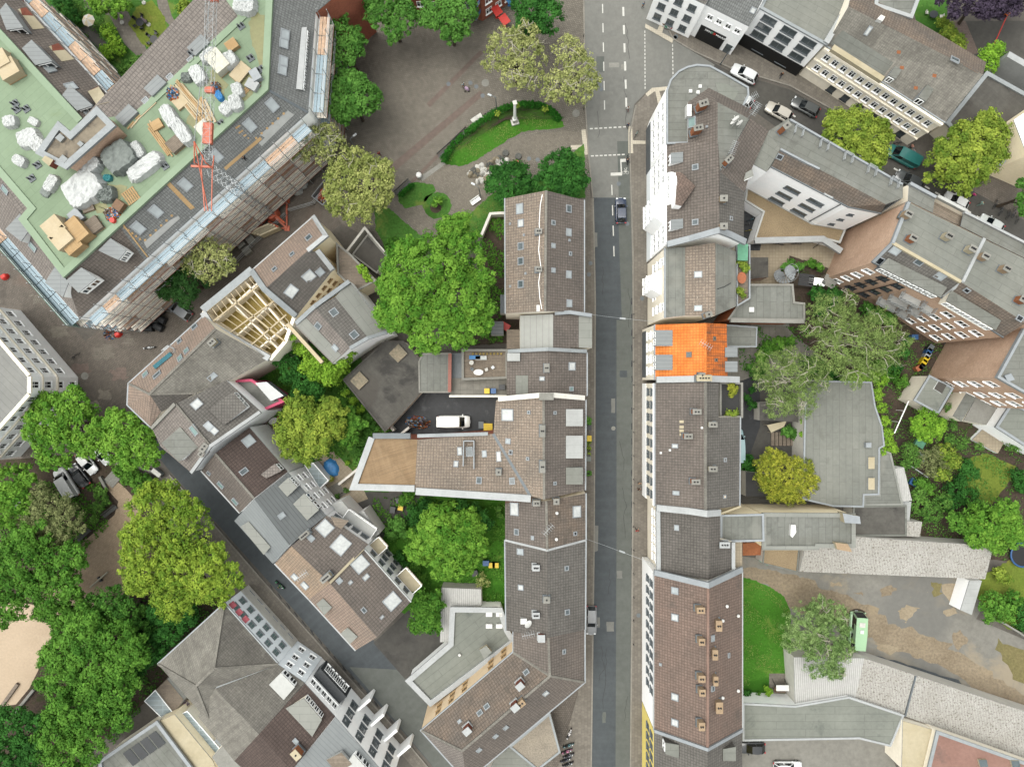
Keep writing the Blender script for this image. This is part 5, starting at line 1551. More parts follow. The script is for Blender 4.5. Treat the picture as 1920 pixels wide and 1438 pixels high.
for a,b_ in(((478,262),(540,207)),((270,453),(330,398)),((225,420),(268,453)),((358,365),(392,330))):
 for k in range(12):
  t=(k+.5)/12
  x,y=a[0]+(b_[0]-a[0])*t,a[1]+(b_[1]-a[1])*t
  roof_patch('G',[(x-2.6,y-1.5),(x+1.5,y-2.6),(x+2.6,y+1.5),(x-1.5,y+2.6)],'timber','batten_end',.06)if k%2==0 else None
roof_patch('G',[(308,342),(314,337),(366,390),(358,394)],'timber','roof_plank',.08)
roof_patch('G',[(420,315),(424,320),(492,262),(488,257)],'timber','roof_plank',.08)
for x,y in((437,231),(446,239),(452,248),(458,256),(463,262)):
 roof_patch('G',[(x-5,y+1),(x+3,y-4),(x+5,y-2),(x-3,y+4)],'timber','batten_end',.06)
facade('G',e2,e3,8,(2.5,5.8,9.1,12.4),1.1,1.7,'white')
facade('G',e1,e2,16,(2.5,5.8,9.1,12.4),1.1,1.7,'white')
facade('G',e0,e1,6,(2.5,5.8,9.1,12.4),1.1,1.7,'white')
facade('G',(44,4,ZE),(226,205,ZE),9,(5.8,9.1,12.4),1.1,1.7,'white')
for q in([(34,18),(50,15),(84,54),(62,56)],[(92,88),(110,82),(140,112),(116,116)],[(165,172),(185,163),(205,192),(182,198)]):
 roof_patch('G',q,'plaster_ivory','loggia_floor',.06)
 roof_patch('G',[lerp(q[0],q[1],.3),q[1],lerp(q[1],q[2],.4),lerp(q[0],q[3],.3)],'brick_red','loggia_wall',.10)
for i,q in enumerate([[(470,20),(495,30),(500,90),(490,130),(478,100),(468,60)],[(440,120),(480,150),(470,190),(440,185)],[(395,130),(430,160),(410,190),(390,170)],[(360,200),(385,215),(370,245),(350,235)],[(200,345),(240,350),(225,375),(200,380)],[(175,385),(200,380),(205,395),(185,400)]]):
 rr=random.Random(i)
 pp=[]
 for(x0,y0),(x1,y1)in zip(q,q[1:]+q[:1]):
  for k in range(5):
   pp.append((x0+(x1-x0)*k/5+rr.gauss(0,1.6),y0+(y1-y0)*k/5+rr.gauss(0,1.6)))
 roof_patch('G',pp,'puddle','damp_patch',.012+.002*i)
flat('GT','weathered stair and lift tower with dirty parapets rising from the green roof',[(185,210),(212,238),(127,313),(79,288),(114,238),(136,257)],'felt_dirty',22.5,'brick_pink','parapet',.8,.35,name='roof_tower',cat='stair tower')
for q in([(112,250),(121,258),(113,267),(103,259)],[(150,264),(157,270),(151,276),(144,270)],[(117,290),(127,298),(120,306),(110,298)]):
 roof_box('GT',q,.4,'concrete','roof_light','glass_grey')
roof_box('GT',[(84,292),(100,300),(92,312),(78,300)],.9,'brick_red','chimney_stack','plaster_ivory')
# ---- scaffolding
def scaffold(label,p,q,levels,mats,net=None,off=.35,width=1.45,ztop=None,roofnet=None):
 A,B_=V3(p),V3(q)
 A.z=B_.z=0
 e=B_-A
 L=e.length
 e.normalize()
 n=Vector((e.y,-e.x,0))
 if n.dot((A+B_)/2-BLD['G'].c)<0:
  n=-n
 root=empty('scaffolding',(A+B_)/2,label,'scaffolding','scaffolding round the block under renovation')
 zt=(ztop or ZE)+1.2
 nb=max(2,round(L/2.6))
 st=MB()
 for i in range(nb+1):
  for d in(off,off+width):
   c=A+e*(L*i/nb)+n*d
   st.tube(c,c+Vector((0,0,zt)),.05,n=6)
 for z in levels:
  for d in(off+.02,off+width):
   for hh in((.5,1.0)if d>off+.5 else(0,)):
    st.bar(A+n*d+Vector((0,0,z+hh)),B_+n*d+Vector((0,0,z+hh)),.06)
 for i in range(0,nb,3):
  for z0,z1 in zip(levels,levels[1:]):
   st.bar(A+e*(L*i/nb)+n*(off+width)+Vector((0,0,z0)),A+e*(L*(i+1)/nb)+n*(off+width)+Vector((0,0,z1)),.05)
 st.build('standards','light_metal',root)
 for z in levels:
  for i in range(nb):
   rr=random.random()
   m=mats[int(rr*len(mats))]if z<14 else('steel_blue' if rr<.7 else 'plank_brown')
   mb=MB()
   a,c=A+e*(L*i/nb+.05),A+e*(L*(i+1)/nb-.05)
   for k in range(3):
    d0,d1=off+.04+k*width/3,off+(k+1)*width/3-.03
    mb.prism([(v.x,v.y)for v in(a+n*d0,c+n*d0,c+n*d1,a+n*d1)],z-.05,z)
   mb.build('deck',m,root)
  mb=MB()
  mb.strip([A+n*(off+width+.03)+Vector((0,0,z)),B_+n*(off+width+.03)+Vector((0,0,z))],.04,.0,.12)
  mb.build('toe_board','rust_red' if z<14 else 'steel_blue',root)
 if net:
  mb=MB()
  for z0,z1,m in net:
   mb.strip([A+n*(off+width+.12)+Vector((0,0,z0)),B_+n*(off+width+.12)+Vector((0,0,z0))],.03,0,z1-z0)
  mb.build('safety_net',net[0][2],root)
 return root
LV=(2.1,4.1,6.1,8.1,10.1,12.1,14.2)
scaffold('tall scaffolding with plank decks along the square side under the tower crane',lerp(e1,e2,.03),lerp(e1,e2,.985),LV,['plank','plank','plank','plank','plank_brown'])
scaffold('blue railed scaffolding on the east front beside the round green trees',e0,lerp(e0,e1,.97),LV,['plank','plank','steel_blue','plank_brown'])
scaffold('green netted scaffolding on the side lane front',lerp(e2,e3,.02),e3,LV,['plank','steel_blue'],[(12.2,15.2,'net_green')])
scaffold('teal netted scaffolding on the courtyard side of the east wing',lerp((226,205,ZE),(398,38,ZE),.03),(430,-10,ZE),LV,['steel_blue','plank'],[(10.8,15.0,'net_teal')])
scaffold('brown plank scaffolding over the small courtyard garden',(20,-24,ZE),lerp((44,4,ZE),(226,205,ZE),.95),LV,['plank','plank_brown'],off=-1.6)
# ---- things lying on the green roof
ROOFG='building materials lying on the green roof'
RUB=['wood_brown','tarp_white','timber_grey','orange_plastic','zinc_dark','tarp_blue']
def zroof(x,y,k='G'):
 p,n,b=hit(x,y,k)
 return p
def roof_heap(name,label,x,y,w,l,h,rz,mat,cat,seed,box=3.0,rough=.22):
 p=zroof(x,y)
 mb=MB()
 mb.heap(p+Vector((0,0,.01)),w,l,h,seed,R(rz),[0,1,2,3,4,5]if 'debris' in name else 0,13,box+4,rough*(.7 if 'debris' in name else.42),False,.2)
 return tag(mb.build(name,RUB if 'debris' in name else mat),label,cat,ROOFG)
def pallet_stack(label,x,y,w,l,h,rz,mat,load=True,cat='pallet load',name='pallet_load'):
 p=zroof(x,y)
 r=empty(name,p,label,cat,ROOFG)
 mb=MB()
 a=R(rz)
 u,v=Vector((math.cos(a),math.sin(a),0)),Vector((-math.sin(a),math.cos(a),0))
 for k in(-1,0,1):
  mb.box(p+v*(k*(l/2-.08)),w,.12,.1,a)
 nsl=6
 for k in range(nsl):
  mb.box(p+u*((k-(nsl-1)/2)*w/nsl)+Vector((0,0,.102)),w/nsl*.7,l,.03,a)
 mb.build('pallet','timber',r)
 if load:
  mb=MB()
  mb.box(p+Vector((0,0,.135)),w*.96,l*.96,h,a,0)
  mb.build('load',mat,r)
 return r
def timber_pile(label,x,y,w,l,h,rz,mat='timber',n=7,name='timber_pile',cat='timber pile'):
 p=zroof(x,y)
 a=R(rz)
 u,v=Vector((math.cos(a),math.sin(a),0)),Vector((-math.sin(a),math.cos(a),0))
 mb=MB()
 lay=max(1,int(h/.12))
 for j in range(lay):
  for k in range(n):
   o=u*((k-(n-1)/2)*w/n)+v*random.uniform(-.35,.35)+Vector((0,0,.01+j*.12))
   mb.box(p+o,w/n*.82,l*random.uniform(.8,1),.1,a+random.uniform(-.03,.03),random.randrange(2))
 return tag(mb.build(name,[mat,'timber_pale']),label,cat,ROOFG)
pallet_stack('pale insulation boards in two stacks near the left edge of the green roof',12,122,2.6,2.2,1.5,30,'timber_pale')
pallet_stack('pale insulation board stack overlapping its twin near the left edge',27,137,2.6,2.4,1.3,30,'timber_pale')
pallet_stack('tall cream board stack at the lower corner of the green roof',118,432,2.4,2.6,2.0,-50,'timber_pale')
pallet_stack('wrapped cream board stack furthest down the green roof corner',132,452,2.4,2.6,2.0,-50,'timber_pale')
pallet_stack('yellowish board stack with a grey sheet on it',147,462,2.2,2.4,1.5,-50,'timber')
pallet_stack('yellow wrapped board stack with rounded edge on the lower corner',157,435,2.0,3.2,1.6,40,'timber')
pallet_stack('pallet with ribbed grey bundles beside the yellow boards',178,425,2.2,2.0,.5,35,'timber_grey')
pallet_stack('wooden pallet standing empty near the slate slope',246,368,1.9,1.9,0,35,'timber',False)
pallet_stack('grey brown crate close to the slate edge',228,388,1.3,1.3,.8,-35,'wood_brown')
pallet_stack('flat brown pallet below the white foil heap',167,390,1.6,1.2,.2,20,'timber_grey')
pallet_stack('square pale pallet between the timber and the white foil roll',340,193,1.8,1.6,.25,40,'timber_pale')
pallet_stack('pale pallet with slats beside the stair tower',296,236,1.5,1.3,.3,30,'timber')
pallet_stack('grey weathered crate with scraps near the slate edge',332,273,2.0,1.8,.6,40,'timber_grey')
pallet_stack('long pallet of pale bricks under the crane jib',383,242,1.8,1.6,.5,40,'pale_wrap')
pallet_stack('orange brown board stack beside the puddle',437,88,1.6,1.4,.5,35,'timber')
pallet_stack('ribbed white blind bundle lying on two slatted pallets',452,138,1.8,2.6,.3,-40,'timber_pale')
pallet_stack('pale wrapped block stack in the middle of the material store',414,122,2.2,3.0,1.3,40,'pale_wrap')
pallet_stack('grey steel toolbox near the cream boards',148,408,1.6,1.8,.7,40,'zinc')
pallet_stack('grey heating unit with two dark openings near the puddle',483,146,1.2,1.6,.9,30,'zinc')
pallet_stack('white metal bin by the hatch on the green roof',476,163,1.3,1.6,.7,60,'parapet_white')
for i,(lab,x,y,w,l,h,rz,sd)in enumerate([('large lumpy white foil heap on the middle of the green roof',163,358,5.6,4.4,1.5,38,3),('white foil bundle against the stair tower wall',172,312,3.6,3.0,1.4,38,4),('white sheet of insulation left of the stair tower',58,262,3.2,2.6,.9,20,5),('smaller white sheet touching the stair tower corner',78,275,2.2,2.2,1.0,50,6),('crumpled white foil on the far left of the green roof',100,346,1.6,2.6,.8,-30,8),('greyish white sack pile left of the tower',41,304,2.0,1.5,.8,-30,9),('white foil bag near the tower ducts',24,231,1.9,1.7,.9,10,10),('white square foil bundle at the top of the green roof',462,14,3.2,2.7,1.2,-10,11),('long white foil roll between the timber piles',322,222,1.9,3.6,1.1,30,12),('long white foil roll with a blue end next to it',345,250,1.9,4.2,1.2,35,13),('short white roll beside the dark tarpaulin',263,284,1.4,2.6,1.0,30,14),('dotted white foil roll with a timber spine near the slate',276,315,2.2,5.6,1.0,-52,15),('white big bag in the material store',433,118,2.4,2.2,1.2,30,16),('white crumpled foil under the crane mast head',374,144,2.0,2.8,.9,30,17),('greyish white foil heap at the east edge of the store',448,172,1.6,2.0,.9,20,18),('white and red printed foil heap beside the slate edge',445,196,1.8,2.4,1.0,20,19),('white sacks next to the slate edge',427,206,2.0,1.8,.8,50,20),('white foil bundle leaning on the crane jib shadow line',395,108,2.6,1.6,1.0,40,21),('small white foil with a pink mark left of the tower',66,230,1.6,1.1,.5,-30,22)]):
 roof_heap('foil_bundle',lab,x,y,w,l,h,rz,'tarp_white','foil bundle',sd)
roof_heap('tarpaulin','dark grey tarpaulin over a stack right of the stair tower',232,300,4.6,4.0,1.8,35,'tarp_grey','tarpaulin',31,4,.1)
roof_heap('tarpaulin','crumpled grey tarpaulin at the end of the white foil heap',204,366,2.4,2.4,1.2,0,'tarp_grey','tarpaulin',32,3,.4)
roof_heap('tarpaulin','small flat grey tarpaulin in the left part of the green roof',90,356,1.6,2.2,.3,-30,'tarp_grey','tarpaulin',33,4,.2)
roof_heap('tarpaulin','teal crumpled tarpaulin near the foil heap',204,335,1.2,1.0,.5,0,'teal_plastic','tarpaulin',34,3,.4)
roof_heap('tarpaulin','light blue tarpaulin near the crane jib',409,177,1.0,2.4,.5,35,'tarp_blue','tarpaulin',35,3,.3)
roof_heap('tarpaulin','grey crumpled tarpaulin beside the courtyard slope',352,148,1.5,1.3,.7,0,'tarp_grey','tarpaulin',36,3,.4)
roof_heap('debris_heap','multicoloured rubbish heap near the courtyard slope',327,178,1.8,1.8,.6,0,'terracotta','rubbish heap',37,2,.7)
roof_heap('debris_heap','pile of cut-offs and tools by the slate edge',212,402,2.2,1.8,.5,20,'timber_grey','rubbish heap',38,2,.8)
roof_heap('debris_heap','orange buckets and scraps beneath the crane jib',405,165,1.4,1.4,.6,0,'orange_plastic','rubbish heap',39,2,.7)
timber_pile('long yellow timber beams laid diagonally beside the white foil roll',354,190,1.8,5.6,.4,40,n=8)
timber_pile('timber beams pointing at the slate slope left of the foil rolls',300,262,.9,5.4,.3,36,n=4)
timber_pile('loose pale laths scattered over the middle of the store',382,212,2.2,3.6,.25,25,n=6)
timber_pile('timber offcuts by the orange brown boards',464,168,.7,3.6,.2,-45,n=3)
timber_pile('short pale planks at the inner roof edge',250,233,.5,1.6,.2,-40,n=2)
timber_pile('thin pale batten pair beside the courtyard slope',276,207,.4,4.2,.12,-47,n=2)
timber_pile('pale battens along the east slope edge',316,167,.4,2.4,.12,-47,n=2)
for i,(x,y)in enumerate([(29,195),(32,206),(71,310),(60,335),(128,417),(489,131),(470,110),(360,100),(50,205),(415,232),(310,312),(452,50)]):
 p=zroof(x,y)
 mb=MB()
 mb.box(p,.9,.9,.12,.6,0)
 for k in(-.22,.22):
  mb.tube(p+Vector((k,k*.5,.1)),p+Vector((k,k*.5,.75)),.12,.12,8,1)
 tag(mb.build('roof_vent',['zinc_dark','dark_metal']),'pair of dark vent pipes standing on the green roof','roof vent','vent pipes on the green roof')
p=zroof(215,415)
mb=MB()
mb.tube(p,p+Vector((0,0,.7)),.38,.34,14)
tag(mb.build('barrel','red_plastic'),'round red tub at the edge of the green roof','tub')
# ---- tower crane
cb=P(513,403,0)
CR=empty('tower_crane',cb,'orange and grey tower crane rising from the square, jib over the green roof','tower crane')
def lattice(mb,a,b,w,n,r=.07,mi=0,up=Vector((0,0,1))):
 a,b=Vector(a),Vector(b)
 d=(b-a).normalized()
 u=d.cross(up)
 if u.length<.1:
  u=d.cross(Vector((1,.3,0)))
 u.normalize()
 v=u.cross(d)
 cs=[u*w/2+v*w/2,u*-w/2+v*w/2,u*-w/2-v*w/2,u*w/2-v*w/2]
 for c in cs:
  mb.bar(a+c,b+c,r*1.5,mi=mi)
 for i in range(n):
  p,q=a+(b-a)*(i/n),a+(b-a)*((i+1)/n)
  for k in range(4):
   c0,c1=cs[k],cs[(k+1)%4]
   if i%2:
    c0,c1=c1,c0
   mb.bar(p+c0,q+c1,r,mi=mi)
   mb.bar(p+cs[k],p+cs[(k+1)%4],r,mi=mi)
mb=MB()
lattice(mb,cb+Vector((0,0,1.2)),cb+Vector((0,0,24.5)),1.25,16,.045)
mb.build('mast','light_metal',CR)
mb=MB()
for s in(-1,1):
 for t in(-1,1):
  mb.bar(cb+Vector((0,0,1.6)),cb+Vector((s*2.2,t*2.2,.25)),.3)
  mb.box(cb+Vector((s*2.2,t*2.2,0)),.8,.8,.25)
for s in(-1,1):
 mb.bar(cb+Vector((s*2.2,-2.2,.3)),cb+Vector((s*2.2,2.2,.3)),.25)
 mb.bar(cb+Vector((-2.2,s*2.2,.3)),cb+Vector((2.2,s*2.2,.3)),.25)
mb.tube(cb+Vector((0,0,.3)),cb+Vector((0,0,1.7)),1.2,1.0,14)
mb.bar(cb+Vector((-.6,.8,.6)),cb+Vector((2.6,-1.9,2.8)),.3)
mb.bar(cb+Vector((-.6,-1.2,.6)),cb+Vector((1.4,-2.4,2.4)),.25)
mb.build('base_frame','crane_orange',CR)
mb=MB()
for k in range(4):
 mb.box(cb+Vector((-1.4+k*.45,-2.6-.12*k,.4)),.42,3.2,1.7,R(-66),0)
mb.build('counterweight','pale_brick',CR)
ct=cb+Vector((0,0,24.5))
tip=P(404,-190,25.5)
jd=Vector((tip.x-ct.x,tip.y-ct.y,0)).normalized()
mb=MB()
for s in(-1,1):
 o=Vector((-jd.y,jd.x,0))*.7*s
 mb.bar(ct+o,ct+o+Vector((0,0,2.2)),.12)
 mb.bar(ct+o+Vector((0,0,2.2)),ct+jd*2+Vector((0,0,4.0)),.1)
 mb.bar(ct+o+Vector((0,0,.3)),ct-jd*5.2+o*.6+Vector((0,0,-.6)),.11)
 mb.bar(ct+o+Vector((0,0,.2)),ct+jd*1.6+o,.12)
mb.bar(ct-jd*5.2+Vector((0,0,-.6)),ct+jd*2+Vector((0,0,4.0)),.1)
mb.bar(ct+Vector((-jd.y,jd.x,0))*1.8+Vector((0,0,.6)),ct-Vector((-jd.y,jd.x,0))*.9+Vector((0,0,.6)),.25)
mb.build('slewing_head','crane_orange',CR)
mb=MB()
lattice(mb,ct+jd*.8+Vector((0,0,.4)),tip+Vector((0,0,.4)),1.0,34,.026)
mb.bar(ct+jd*2+Vector((0,0,4)),ct+jd*22+Vector((0,0,1.2)),.06)
mb.build('jib','grey_metal',CR)
for dd in(4.2,9.6,21.0):
 mb=MB()
 mb.box(ct+jd*dd+Vector((0,0,.1)),1.15,2.6 if dd<5 else.7,.5,math.atan2(jd.y,jd.x)-math.pi/2)
 mb.build('trolley','crane_orange',CR)
# ------------------------------------------------------------------ brick houses at the top edge
house('K1','red brick house at the top edge between two round trees',[('tile_red',[(735,-60,9),(818,-60,9),(818,-150,9),(735,-150,9)])],[[(735,-40,9),(818,-40,9),(818,-150,9),(735,-150,9),(735,-40,9)]],wall='brick_red',name='brick_house',cat='house')
facade('K1',(735,-40,9),(818,-40,9),3,(2.0,5.0),1.1,1.5,'white')
house('K2','red brick corner house with blue balconies at the top edge',[('tile_red',[(855,-40,9),(900,-18,9),(965,-62,9),(965,-150,9),(855,-150,9)])],[[(855,-40,9),(900,-18,9),(965,-62,9),(965,-150,9),(855,-150,9),(855,-40,9)]],wall='brick_red',name='brick_house',cat='house')
for z in(2.6,5.4):
 balcony('K2',(855,-40,9),(900,-18,9),.3,.95,z,1.5,'tarp_blue','concrete','glass_pale')
facade('K2',(900,-18,9),(965,-62,9),3,(2.0,5.0),1.1,1.5,'white')
for i,(x,y)in enumerate([(932,33),(946,50),(955,10)]):
 mb=MB()
 p=P(x,y,0)
 mb.box(p+Vector((0,0,2.1)),1.6,1.3,.06,R(-55))
 mb.tube(p,p+Vector((0,0,2.2)),.04,n=6)
 mb.box(p,.5,.5,.1)
 tag(mb.build('square_parasol',['red_plastic','red_plastic','tarp_blue'][i]),['square red sunshade nearer the brick wall','square red sunshade nearer the pale trees','blue sunshade at the top edge cafe'][i],'sunshade')
# ------------------------------------------------------------------ inner block on the left
house('M1','cream house with a tan street slope, a dark rear slope and white stepped parapets',[('tile_taupe_tan',[(473,508,10),(588,407,10),(612,443,13),(577,471,13),(497,543,13)]),('tile_dark',[(497,543,13),(577,471,13),(597,472,12.4),(624,507,10),(556,593,10)])],[[(473,508,10),(588,407,10),(612,443,13),(577,471,13),(597,472,12.4),(624,507,10),(556,593,10),(497,543,13),(473,508,10)]],wall='plaster_cream')
pstrip('M1',[(588,406,10.1),(612,443,13.1),(578,471,13.1)],.6,.35,'parapet_white')
pstrip('M1',[(597,471,12.8),(625,507,10.6)],.7,.5,'parapet_white')
pstrip('M1',[(473,508,10.1),(497,543,13.1),(556,593,10.1)],.8,.3,'parapet')
skies('M1',[(579,446,1.0,1.0,'glass_grey'),(548,477,.8,.7,'glass_grey'),(515,505,.8,.7,'glass_grey'),(579,518,1.7,1.5,'tarp_white'),(600,510,1.1,1.1,'glass_pale'),(546,546,1.7,1.5,'tarp_white')])
facade('M1',(556,593,10),(624,507,10),4,(2.5,5.4,8.2),.8,.9,'brown',.25,.1)
gutter('M1',[(473,508,10),(588,407,10)],mat='parapet_white')
flat('M1b','cream walled planted roof terrace at the corner of the dark yard',[(633,459),(657,478),(704,527),(668,546),(635,514)],'timber_grey',7.0,'plaster_cream','concrete',.3,.3,name='roof_terrace',cat='terrace')
r0=[(383,585),(475,509),(552,592),(535,640),(508,672),(398,606)]
zt=10.0
mb=MB()
w=[P(x,y,zt)for x,y in r0]
cM=sum(w,Vector((0,0,0)))/6
cM.z=0
M2=empty('roofless_house',cM,'roofless house under repair with bare pale rafters and yellow board floors','house')
mb.strip([Vector((p.x,p.y,0))for p in w]+[Vector((w[0].x,w[0].y,0))],.5,0,zt)
mb.build('wall','plaster_ivory',M2)
mb=MB()
mb.prism([((p.x-cM.x)*.97+cM.x,(p.y-cM.y)*.97+cM.y)for p in w],6.9,7.1)
mb.build('floor','osb',M2)
mb=MB()
def wl(a,b_,z):
 return[P(*a,z),P(*b_,z)]
for a,b_ in(((420,555),(520,655)),((455,525),(540,622)),((402,600),(480,530)),((440,630),(515,560)),((480,655),(540,605))):
 mb.strip([Vector((p.x,p.y,7.1))for p in wl(a,b_,zt)],.22,0,2.3)
mb.build('partition_wall','plaster_ivory',M2)
def M2beam(a,b_,w_,z,mat):
 mb=MB()
 mb.bar(P(*a,z),P(*b_,z),w_,.2)
 mb.build('rafter',mat,M2)
for k in range(11):
 t=k/10
 a,b_=lerp((388,583),(475,512),t),lerp((404,606),(492,535),t)
 M2beam(a,b_,.10,10.0,'timber_pale')
for k in range(9):
 t=(k+.4)/9
 a,b_=lerp((410,608),(495,536),t),lerp((500,664),(545,600),t)
 M2beam(a,b_,.10,9.8,'timber_pale')
for a,b_ in(((398,604),(490,532)),((430,625),(520,560)),((470,648),(537,590)),((436,560),(534,640)),((388,584),(474,513))):
 M2beam(a,b_,.2,10.15,'timber_pale')
mb=MB()
mb.strip([P(382,586,10),P(397,609,10),P(450,640,10),P(506,672,10)],.9,-.3,.4)
mb.build('parapet','parapet_white',M2)
mb=MB()
mb.strip([P(381,582,10),P(474,506,10)],1.1,-.2,.3)
mb.build('eaves_board','parapet',M2)
hs('M3','grey brown house with a stepped felt roof, white end wall and ivy clad corner',[(553,611,10),(591,578,12.5),(629,557,11.6),(656,528,10),(726,622,10),(690,633,11.6),(657,652,12.5),(624,682,10)],[('tile_taupe',(0,1,6,7)),('tile_grey',(1,2,5,6)),('felt_light',(2,3,4,5))],wall='plaster_white',ang=deg(656,528,726,622))
roof_patch('M3',[(556,611),(574,596),(640,666),(624,680)],'felt_light')
skies('M3',[(626,586,1.1,1.1,'glass_grey'),(664,628,1.1,1.1,'glass_grey'),(597,611,1.0,1.0,'glass_grey'),(629,652,1.0,.9,'glass_pale')])
pstrip('M3',[(556,607,10.2),(591,575,12.6),(656,528,10.3)],.6,.3,'parapet')
pstrip('M3',[(657,653,12.6),(690,634,11.7),(726,623,10.1)],.5,.2,'parapet')
chimney('M3',553,612,.9,.7,.9,R(45),'parapet_white','concrete',0)
pstrip('M3',[(540,608,10.1),(605,680,10.1)],.5,.25,'timber_pale','eaves_board')
house('M5','brown hipped corner house with dormer terrace pointing at the square',[('tile_taupe_tan',[(242,719,10),(383,592,10),(405,617,13.5),(281,739,13.5)]),('tile_old',[(281,739,13.5),(405,617,13.5),(505,672,10),(430,714,10.2),(369,737,11)]),('tile_taupe_tan',[(240,759,10),(242,719,10),(281,739,13.5)]),('tile_taupe_tan',[(240,759,10),(281,739,13.5),(303,772,11.2),(283,800,10)]),('tile_dark',[(281,739,13.5),(369,737,11),(303,772,11.2)])],[[(242,719,10),(383,592,10),(405,617,13.5),(505,672,10),(430,714,10.2),(369,737,11),(303,772,11.2),(283,800,10),(240,759,10),(242,719,10)]],wall='plaster_ivory',name='corner_house')
skies('M5',[(273,702,1.0,.9,'glass_green'),(295,703,1.4,.8,'glass_grey'),(365,613,1.0,.9,'glass_grey'),(337,640,.8,.8,'glass_grey'),(338,672,.9,1.2,'glass_green'),(350,658,.9,1.0,'glass_green'),(263,768,1.4,.9,'glass_green'),(398,706,1.4,.8,'glass_pale')])
roof_box('M5',[(286,686),(318,660),(323,666),(291,692)],.25,'zinc','roof_balcony','net_teal')
railing(BLD['M5'].root,[P(308,658,11.6),P(320,648,11.6),P(331,655,12.2),P(330,662,12.6)],.9,'light_metal',.6)
chimney('M5',398,642,1.1,.8,1.2,R(42),'plaster_cream','concrete',2)
chimney('M5',307,770,1.5,.7,1.2,R(38),'plaster_cream','concrete',2)
ridge('M5',[(242,719,10),(281,739,13.5),(405,617,13.5)],[(281,739,13.5),(369,737,11)])
gutter('M5',[(383,592,10),(242,719,10),(240,759,10),(283,800,10)])
hs('M6','grey tiled house with two square box dormers and a white side wall',[(302,837,10),(286,803,10),(330,757,12.8),(425,713,10.6),(489,771,10.6),(394,834,13),(358,885,10)],[('tile_taupe',(0,1,2,5,6)),('tile_grey',(2,3,4,5))],wall='plaster_white')
dormer('M6',[(305,831),(336,864),(370,838),(338,802)],'plaster_white','felt',.15,2)
dormer('M6',[(436,736),(461,764),(421,796),(394,768)],'plaster_white','tile_grey',.25,3)
skies('M6',[(369,758,1.2,1.4,'tarp_white'),(391,799,1.2,1.0,'glass_pale'),(365,806,1.5,1.2,'glass_green'),(402,808,1.0,.9,'tarp_white')])
chimney('M6',383,839,1.4,.8,1.0,R(52),'parapet_white','concrete',2)
chimney('M6',379,850,.9,.7,1.0,R(52),'brick_orange','concrete',2)
pstrip('M6',[(489,772,10.8),(396,836,13.1),(360,886,10.2)],.45,.3,'parapet_white')
pstrip('M6',[(330,757,12.9),(394,834,13.1)],.3,.1,'tile_old','ridge_cap')
pstrip('M6',[(286,803,10.1),(330,757,12.9)],.45,.3,'concrete')
flat('M6b','raspberry pink rear wing with a glazed balcony full of plants',[(430,715),(474,713),(532,752),(491,770)],'felt',7.2,'plaster_pink','plaster_pink',.4,.5,name='back_wing',cat='house wing')
roof_box('M6b',[(478,718),(500,716),(532,742),(508,752)],1.4,'zinc_dark','glass_house','glass_grey')
gable('M7','maroon tiled house with a small gabled dormer towards the gardens',[(378,882,8),(404,850,11),(468,801,8),(540,884,8),(477,934,11),(450,961,8)],'tile_brown','tile_maroon',wall='plaster_white')
skies('M7',[(466,827,1.5,1.6,'glass_pale'),(457,884,.8,1.2,'glass_grey'),(392,887,.7,.6,'glass_grey'),(414,909,1.2,.8,'glass_green'),(441,940,1.2,.8,'glass_green')])
dormer('M7',[(515,870),(527,883),(500,896),(490,889)],'tile_taupe','tile_taupe',.1,1)
gutter('M7',[(378,882,8),(450,961,8)],mat='parapet_white')
ridge('M7',[(404,850,11),(477,934,11)])
chimney('M7',472,942,1.0,.8,1.1,R(40),'plaster_white','concrete',1)
gable('M8','grey standing seam metal roofed house with pale flat dormers',[(440,976,9.5),(477,935,12.8),(541,886,9.5),(612,966,9.5),(543,1022,12.8),(512,1056,9.5)],'metal_pale','metal_seam',wall='plaster_white')
dormer('M8',[(541,896),(557,913),(539,930),(523,912)],'zinc','felt_light',.15,2)
dormer('M8',[(571,926),(597,955),(576,974),(551,945)],'zinc','felt_light',.15,2)
dormer('M8',[(453,988),(494,1038),(506,1024),(467,979)],'zinc','felt_light',.15,3)
skies('M8',[(528,967,.8,1.0,'glass_pale')])
facade('M8',(541,886,9.5),(612,966,9.5),4,(2.2,5.0,7.6),1.0,1.3,'white')
gable('M9','tan and brown house with white box dormers and a white rear terrace',[(516,1056,9.5),(547,1023,12.8),(613,966,9.8),(691,1020,9.5),(619,1093,12.8),(580,1123,9.5)],'tile_mix_tan','tile_brown',wall='plaster_white')
skies('M9',[(639,1022,2.2,2.4,'tarp_white'),(609,990,2.0,2.0,'tarp_white'),(583,1009,1.0,.8,'glass_pale'),(553,1081,1.0,1.2,'tarp_white'),(572,1097,1.2,1.2,'tarp_white')])
chimney('M9',571,1003,1.6,.6,.9,R(40),'plaster_white','concrete',4)
chimney('M9',611,1083,1.6,.7,1.1,R(40),'plaster_cream','concrete',4)
aerial('M9',575,1070,2.5,.6)
roof_box('M9',[(620,968),(654,976),(640,992),(628,985)],.25,'plaster_white','roof_terrace','timber_grey')
facade('M9',(613,966,9.8),(691,1020,9.5),4,(2.2,5.0,7.8),1.2,1.5,'grey')
balcony('M9',(613,966,9.8),(691,1020,9.5),.25,.95,6.2,1.8,'white_paint','plaster_white')
gable('M10','brown tiled end house with a tan street slope and two pale box dormers on it',[(580,1123,9.5),(619,1093,12.8),(682,1029,9.5),(770,1128,9.5),(707,1194,12.8),(667,1218,9.5)],'tile_taupe_tan','tile_brown',wall='plaster_white')
